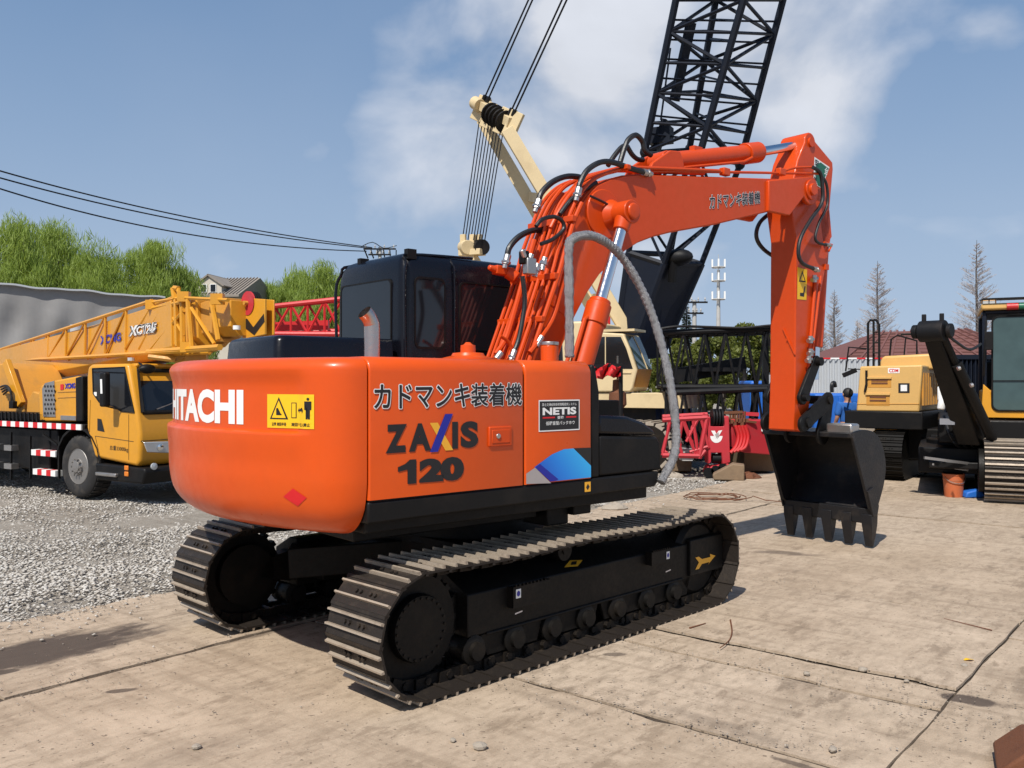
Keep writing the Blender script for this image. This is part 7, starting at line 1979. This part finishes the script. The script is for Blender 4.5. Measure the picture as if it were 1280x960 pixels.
b = MB(); b.prism([yzq(1226, 522), yzq(1229, 480), yzq(1238, 488), yzq(1240, 510), yzq(1246, 514), (y0_ + 1.04, yzq(1246, 514)[1]), (y0_ + 1.04, zb_)], 'x', -.03, .02); b.build('front_skirt', 'yellow', cbx, bevel=.01)
b = MB(); b.add(rrect(yl + .14, yl + .97, yzq(1240, 512)[1], yzq(1240, 397)[1], .09, lambda a, c: (.03, a, c)), [tuple(range(20))]); b.build('front_glass', 'glass', cbx)
b = MB(); L_ = rrect(yl + .13, yl + .98, yzq(1240, 513)[1], yzq(1240, 396)[1], .09, lambda a, c: (.034, a, c)); b.tube([Vector(p) for p in L_] + [Vector(L_[0])], .014, n=6); b.beam((.036, yl + .14, yzq(1240, 476)[1]), (.036, yl + .97, yzq(1240, 476)[1]), .02, .015); b.build('glass_seal', 'blackmat', cbx)
b = MB(); b.bx(-1.35, -.45, yl + .25, yl + .8, zb_ + .3, zb_ + .8); b.bx(-1.3, -1.1, yl + .28, yl + .76, zb_ + .8, zt_ - .3); b.build('seat', 'navy', cbx, bevel=.05)
b = MB(); b.bx(-1.5, .08, yl - .02, yl + 1.04, zt_, zt_ + .10); b.build('cab_roof', 'sand', cbx, bevel=.03)
for i in range(12):
    b = MB(); b.beam((-.1 + .22, yl + .0 + i * .09, zt_ + .16), (-1.3, yl + .02 + i * .09, zt_ + .26), .018, .018); b.build('guard_bar', 'blackmat', cbx)
b = MB(); b.beam((.12, yl - .0, zt_ + .16), (.12, yl + 1.05, zt_ + .16), .03, .03); b.beam((-.5, yl, zt_ + .2), (-.5, yl + 1.05, zt_ + .2), .03, .03); b.build('guard_frame', 'blackmat', cbx)
b = MB(); b.box(fq(1236, 380, -.1), (.10, .20, .13)); wl2 = b.build('work_lamp', 'yellow_d', cbx, bevel=.02); b = MB(); b.box(fq(1236, 380, -.04), (.01, .17, .10)); b.build('lamp_glass', 'lamp', wl2)
b = MB(); q = fq(1267, 383, .1); b.cyl(q + Vector((0, -.09, 0)), q + Vector((0, .06, 0)), .05, n=12); b.build('red_beacon', 'red', cbx); b = MB(); b.cyl(q + Vector((0, .07, 0)), q + Vector((0, .2, 0)), .05, n=12); b.build('green_beacon', 'green_ink', cbx)
b = MB(); b.tube([fq(1233, 400, .1), fq(1231, 430, .14), fq(1230, 470, .1)], .018, n=6); b.box(fq(1236, 426, .12), (.05, .12, .28)); b.build('cab_mirror', 'blackmat', cbx, bevel=.01)
b = MB(); b.bx(-3.4, .10, y0_ - .62, y0_ + 1.1, zb_ - .40, zb_ - .03); b.bx(-3.3, -1.6, y0_ + .1, y0_ + 1.0, zb_, zb_ + .9); dk = b.build('upper_deck', 'blackmat', eb, bevel=.03)
b = MB(); b.cyl((-1.3, y0_ - .1, .55), (-1.3, y0_ - .1, zb_ - .4), .7, n=30); b.bx(-2.4, .0, y0_ - .9, y0_ + .8, .35, .75); b.bx(.0, .3, y0_ - .75, y0_ + .2, .45, .56); b.build('undercarriage', 'blackmat', eb, bevel=.02)
yt0 = yzq(1231, 600, .75)[0]
bigshoe = MB(); bigshoe.m = 0; bigshoe.bx(-.083, .083, -.33, .33, -.006, .010)
for yy in (-.1, -.05, .05, .1): bigshoe.cyl((0, yy, .006), (0, yy, .024), .014, n=6)
bigshoe.m = 1
for xx in (-.05, .035): bigshoe.bx(xx - .013, xx + .013, -.33, .33, .008, .038)
bsm = bigshoe.mesh('track_shoe', ['shoe', 'grouser'])
for yy in (yt0 + .33, yt0 + .33 - 2.3):
    b = MB(); r_ = .43; L_ = 4.2; xe_ = .80; Ls = L_ - 2 * r_; P_ = 2 * Ls + 2 * pi * r_
    pts = [(xe_ - r_ + (r_ - .03) * cos(a), r_ + .03 + (r_ - .03) * sin(a)) for a in [radians(-90 + i * 15) for i in range(13)]] + [(xe_ - L_ + r_ + (r_ - .03) * cos(a), r_ + .03 + (r_ - .03) * sin(a)) for a in [radians(90 + i * 15) for i in range(13)]]
    b.prism(pts, 'y', yy - .14, yy + .14); b.bx(xe_ - L_ + .5, xe_ - .5, yy - .30, yy + .30, .25, .62); b.lathe([(.02, -.40), (.33, -.40), (.33, -.2), (.02, -.2)], (xe_ - r_, yy, r_ + .03), (0, 1, 0), 24); t_ = b.build('crawler_track', 'frameblack', eb)
    n_ = int(P_ / .172)
    if yy < yt0:  n_ = int(P_ / .172)
    for i in range(n_):
        d = i * P_ / n_
        if d < Ls: px_, pz_, an = xe_ - L_ + r_ + d, .03, -pi / 2
        elif d < Ls + pi * r_: an = -pi / 2 + (d - Ls) / r_; px_, pz_ = xe_ - r_ + r_ * cos(an), r_ + .03 + r_ * sin(an)
        elif d < 2 * Ls + pi * r_: px_, pz_, an = xe_ - r_ - (d - Ls - pi * r_), 2 * r_ + .03, pi / 2
        else: an = pi / 2 + (d - 2 * Ls - pi * r_) / r_; px_, pz_ = xe_ - L_ + r_ + r_ * cos(an), r_ + .03 + r_ * sin(an)
        ez = Vector((cos(an), 0, sin(an))); e1 = Vector((0, 1, 0)).cross(ez)
        inst(bsm, 'track_shoe', t_, mat4=Matrix(((e1.x, 0, ez.x, px_), (0, 1, 0, yy), (e1.z, 0, ez.z, pz_), (0, 0, 0, 1))))
# its black boom, seen end on
be = lambda u, v, Y: EB.I @ W(u, v, Y)
b = MB(); a_, c_ = be(1166, 414, 12.2), be(1216, 545, 13.2)
d = (c_ - a_).normalized(); r_ = d.cross(Vector((0, 0, 1))).normalized(); u_ = r_.cross(d)
b.loft([[p + r_ * x * w + u_ * z * w2 for x, z in ((-.5, .5), (.5, .5), (.5, -.5), (-.5, -.5))] for p, w, w2 in ((a_, .22, .20), (a_.lerp(c_, .35), .27, .30), (c_, .34, .40))])
bm_ = b.build('boom', 'blackmat', eb, bevel=.02)
b = MB(); q = a_; b.cyl(q - r_ * .17, q + r_ * .17, .15, n=20); b.cyl(q - r_ * .27, q - r_ * .2, .10, n=14); b.cyl(q + r_ * .2, q + r_ * .26, .10, n=14)
for s_ in (-.12, .12): b.box(q + r_ * s_ + Vector((0, 0, .14)), (.12, .06, .2))
b.build('boom_end_boss', 'darksteel', bm_, bevel=.01)
b = MB(); b.cyl(be(1178, 418, 12.1), be(1234, 540, 12.9), .05, n=10); b.cyl(be(1196, 455, 12.3), be(1240, 548, 12.9), .075, n=12); b.build('boom_cylinder', 'blackmat', eb)
b = MB(); b.tube([be(1176, 412, 12.1), be(1196, 428, 12.1), be(1212, 437, 12.3), be(1226, 430, 12.6)], .02, n=6, sub=5); b.build('hose', 'rubber', eb)
for (u, v) in ((1197, 461), (1213, 482)):
    b = MB(); b.cyl(be(u, v, 12), be(u + 3, v - 1, 12.0), .03, n=8); b.build('hose_fitting', 'steel', bm_)
b = MB(); b.box(be(1179, 492, 13.4), (.14, .16, .22)); b.cyl(be(1178, 500, 13.3), be(1176, 512, 13.3), .06, n=8); b.build('filter_housing', 'white', eb, bevel=.02)
b = MB(); q = be(1184, 527, 13.0); b.box(q, (.02, .20, .09)); b.build('number_plate', 'white', eb)
b = MB(); b.beam(be(1155, 572, 13.2), be(1216, 580, 13.2), .04, .04); b.beam(be(1165, 580, 13.4), be(1210, 588, 13.3), .03, .03); b.build('step_bar', 'steel', eb)
for i in range(6):
    b = MB(); b.tube([be(1180 + i * 5, 520 + (i % 3) * 6, 13.6), be(1188 + i * 5, 545 + (i % 2) * 8, 13.4), be(1200 + i * 4, 560, 13.5)], .022, n=6, sub=4); b.build('hose', 'rubber', eb)

# ------------------------------------------------------------------ small things
q = G(1192, 621); s_ = q.y / FL
b = MB(); H_ = 29 * s_; R_ = 12.6 * s_
b.lathe([(R_ * .82, 0), (R_ * .84, .01), (R_ * .98, H_ * .93), (R_ * 1.04, H_ * .94), (R_ * 1.04, H_ * .985), (R_ * .98, H_), (R_ * .93, H_), (R_ * .80, .03), (.001, .03)], (0, 0, 0), n=28)
bk_ = b.build('plastic_bucket', 'bucketorange'); bk_.location = (q.x, q.y, .004); tag(bk_, 'dirty orange plastic bucket standing before the track at the right edge', 'bucket')
b = MB(); b.lathe([(R_ * .93, H_ * .70), (R_ * .965, H_ * .70), (R_ * .985, H_ * .78), (R_ * .94, H_ * .78)], (0, 0, 0), n=28); b.build('rim_band', 'bucketorange', bk_)
b = MB(); b.tube([(R_ * 1.03 * cos(a), -.02 - R_ * .9 * sin(a), H_ * .88 - .10 * sin(a)) for a in [pi * i / 12 for i in range(13)]], .006, n=5); b.build('handle', 'steel', bk_)
b = MB(); q = G(1216, 622); b.prism([(-.16, 0), (-.14, .09), (.05, .14), (.17, .05), (.16, 0)], 'y', -.1, .12); o = b.build('blue_rag', 'blue', bevel=.03, seg=3); o.location = (q.x, q.y, .004); tag(o, 'crumpled blue cloth on the slab right of the orange bucket', 'cloth')
# rusty wire coil and twigs
q = G(888, 624); b = MB()
pts = []
for i in range(70): a = i * .36; r_ = .36 + .05 * sin(i * .31); pts.append(Vector((r_ * 1.1 * cos(a) + .003 * i, r_ * sin(a) * .9, .02 + .012 * (i % 7) / 2)))
pts += [Vector((.75, -.3, .02)), Vector((1.1, -.55, .015))]
b.tube(pts, .007, n=5); o = b.build('wire_coil', 'rust'); o.location = (q.x, q.y, .005); tag(o, 'loose coil of rusty wire lying on the slab behind the track', 'wire')
for P, r_, lb in ((((913, 777), (915, 792), (911, 803), (900, 812)), .006, 'curved brown twig on the slab right of the track'), (((862, 787), (882, 781)), .006, 'short brown stick just left of the curved twig'), (((1240, 790), (1180, 775)), .004, 'thin pale stick beside the slab joint at right')):
    b = MB(); b.tube([G(*p) + Vector((0, 0, .012)) for p in P], r_, n=5, sub=5, rfn=lambda t, q_=r_: q_ * (1.1 - .6 * t)); tag(b.build('twig', 'rust'), lb, 'twig')
q = G(1211, 827); b = MB(); b.loft([[(-.035, 0, .012), (-.01, .02, .018), (.03, .01, .012)], [(-.03, -.005, .01), (0, -.025, .022), (.035, .0, .01)]], cap=False, closed=False); o = b.build('yellow_leaf', 'yellowsign'); o.location = q; tag(o, 'single yellow leaf on the slab near the right joint', 'leaf')
q = G(1300, 975); b = MB(); b.prism([(-.16, 0), (-.175, .055), (-.055, .165), (.30, .16), (.30, 0)], 'y', -.14, .22); o = b.build('rusty_block', 'rust', bevel=.012); o.location = (q.x, q.y, .002); o.rotation_euler = (0, 0, -.45); tag(o, 'red brown rusty steel block cut by the bottom right corner', 'steel block')
for i, (u, v, s_) in enumerate(((1078, 838, .022), (1041, 938, .02), (1008, 843, .018), (1133, 852, .013), (1205, 833, .02), (566, 926, .014), (600, 935, .03), (245, 935, .02))):
    b = MB(); r_ = random.Random(i + 50); b.ball((0, 0, .3), 1, 8, 5, (1.3, 1, .7)); b.v = [(x * (1 + r_.uniform(-.2, .2)), y * (1 + r_.uniform(-.2, .2)), z) for x, y, z in b.v]
    o = b.build('pebble', 'stone', smooth=False); q = G(u, v); o.location = q; o.scale = (s_, s_, s_); o.rotation_euler = (0, 0, i)
    tag(o, ['loose stone on the middle of the right slab', 'small stone near the lower edge, right of centre', 'pale flat stone left of the loose middle one', 'little stone nearest the dark stain at right', 'stone touching the yellow leaf', 'little stone on the front slab under the track', 'largest loose chip on the front slab', 'loose chip at the lower left corner slab'][i], 'stone')

# ------------------------------------------------------------------ man in blue
def skinmesh(name, P, E, R_, mat, parent, lv=2):
    me = bpy.data.meshes.new(name); me.from_pydata([tuple(p) for p in P], E, []); o = bpy.data.objects.new(name, me); COL.objects.link(o); o.parent = parent
    m = o.modifiers.new('skin', 'SKIN'); m.use_smooth_shade = True
    sv = me.skin_vertices[0].data
    for i, r_ in enumerate(R_): sv[i].radius = (r_, r_) if isinstance(r_, (int, float)) else r_
    sv[0].use_root = True
    s = o.modifiers.new('sub', 'SUBSURF'); s.levels = lv; s.render_levels = lv
    me.materials.append(M[mat]); return o
pq = W(1059, 478, 17.0)
man = empty('person', (pq.x, pq.y, 0), radians(12), 'man in a blue shirt standing with his back turned beside the bucket', 'person'); man.rotation_euler = (0, 0, radians(195))
P = [(0, 0, .92), (0, 0, 1.08), (0, 0, 1.26), (0, .01, 1.36), (0, .02, 1.42), (0, .0, 1.50), (0, -.0, 1.57),
     (-.17, 0, 1.33), (-.21, -.02, 1.08), (-.19, -.14, .90), (-.17, -.20, .84), (.17, 0, 1.33), (.21, -.02, 1.08), (.19, -.14, .90), (.17, -.20, .84),
     (-.09, 0, .86), (-.10, -.01, .48), (-.10, .03, .09), (-.10, -.11, .05), (.09, 0, .86), (.10, -.01, .48), (.10, .03, .09), (.10, -.11, .05)]
E = [(0, 1), (1, 2), (2, 3), (3, 4), (4, 5), (5, 6), (2, 7), (7, 8), (8, 9), (9, 10), (2, 11), (11, 12), (12, 13), (13, 14), (0, 15), (15, 16), (16, 17), (17, 18), (0, 19), (19, 20), (20, 21), (21, 22)]
R_ = [(.13, .10), (.12, .09), (.15, .10), .07, .055, .085, .08, .055, .042, .032, .03, .055, .042, .032, .03, .08, .055, .04, .04, .08, .055, .04, .04]
skinmesh('body', P, E, R_, 'skin', man)
skinmesh('shirt', [(0, 0, .93), (0, 0, 1.08), (0, 0, 1.25), (0, .01, 1.36), (-.17, 0, 1.33), (-.21, -.02, 1.10), (.17, 0, 1.33), (.21, -.02, 1.10)], [(0, 1), (1, 2), (2, 3), (2, 4), (4, 5), (2, 6), (6, 7)], [(.165, .13), (.15, .12), (.18, .13), .075, .085, .065, .085, .065], 'shirt', man)
skinmesh('trousers', [(0, 0, .93), (-.09, 0, .84), (-.10, -.01, .48), (-.10, .02, .12), (.09, 0, .84), (.10, -.01, .48), (.10, .02, .12)], [(0, 1), (1, 2), (2, 3), (0, 4), (4, 5), (5, 6)], [(.15, .12), .10, .075, .065, .10, .075, .065], 'trousers', man)
b = MB(); b.ball((0, .022, 1.560), .104, 14, 10, (.93, 1.0, 1.0)); b.build('hair', 'hair', man)
for s_ in (-1, 1):
    b = MB(); b.ball((s_ * .10, -.17, .85), .035, 8, 6, (.7, 1, 1)); h_ = b.build('hand', 'skin', man)
    for k in range(4): b = MB(); b.tube([(s_ * (.085 + .012 * k), -.20, .84), (s_ * (.085 + .012 * k), -.235, .815), (s_ * (.085 + .012 * k), -.235, .785 + .003 * k)], [.008, .0075, .006], n=6); b.build('finger', 'skin', h_)
    b = MB(); b.tube([(s_ * .075, -.17, .85), (s_ * .055, -.20, .83), (s_ * .055, -.22, .81)], [.010, .009, .007], n=6); b.build('thumb', 'skin', h_)
b = MB(); b.ball((0, -.105, 1.525), .018, 8, 6, (.8, 1.2, 1.2)); b.build('nose', 'skin', man)
for s_ in (-1, 1): b = MB(); b.ball((s_ * .092, .0, 1.53), .024, 8, 6, (.4, .8, 1.2)); b.build('ear', 'skin', man)

# far tree line that closes the horizon between the machines
def treeline(x0, x1, Y, h, n, seed, mat, name, z0=0):
    rg = np.random.RandomState(seed); X = x0 + (x1 - x0) * rg.rand(n); prof = h * (.55 + .25 * np.sin(X * .11 + seed) + .15 * np.sin(X * .37) + .12 * np.sin(X * .9 + 2))
    Z = prof * rg.rand(n) ** .7; Yv = Y + 6 * rg.rand(n); P = np.stack([X, Yv, Z], 1); s = .35 * (.5 + rg.rand(n))
    t1 = rg.randn(n, 3); t1 /= np.linalg.norm(t1, axis=1)[:, None]; t2 = np.cross(t1, rg.randn(n, 3)); t2 /= np.linalg.norm(t2, axis=1)[:, None]
    V = np.stack([P - t1 * s[:, None], P + t2 * s[:, None], P + t1 * s[:, None], P - t2 * s[:, None]], 1).reshape(-1, 3)
    me = bpy.data.meshes.new(name); me.vertices.add(n * 4); me.vertices.foreach_set('co', V.reshape(-1)); me.loops.add(n * 4); me.loops.foreach_set('vertex_index', np.arange(n * 4, dtype='i')); me.polygons.add(n); me.polygons.foreach_set('loop_start', np.arange(0, n * 4, 4, dtype='i')); me.update(calc_edges=True)
    me.materials.append(M[mat]); o = bpy.data.objects.new(name, me); COL.objects.link(o); tag(o, 'distant low tree line along the horizon', 'tree line', kind='stuff')
treeline(-90, 95, 110, 6.5, 26000, 1, 'leaf', 'far_tree_line')
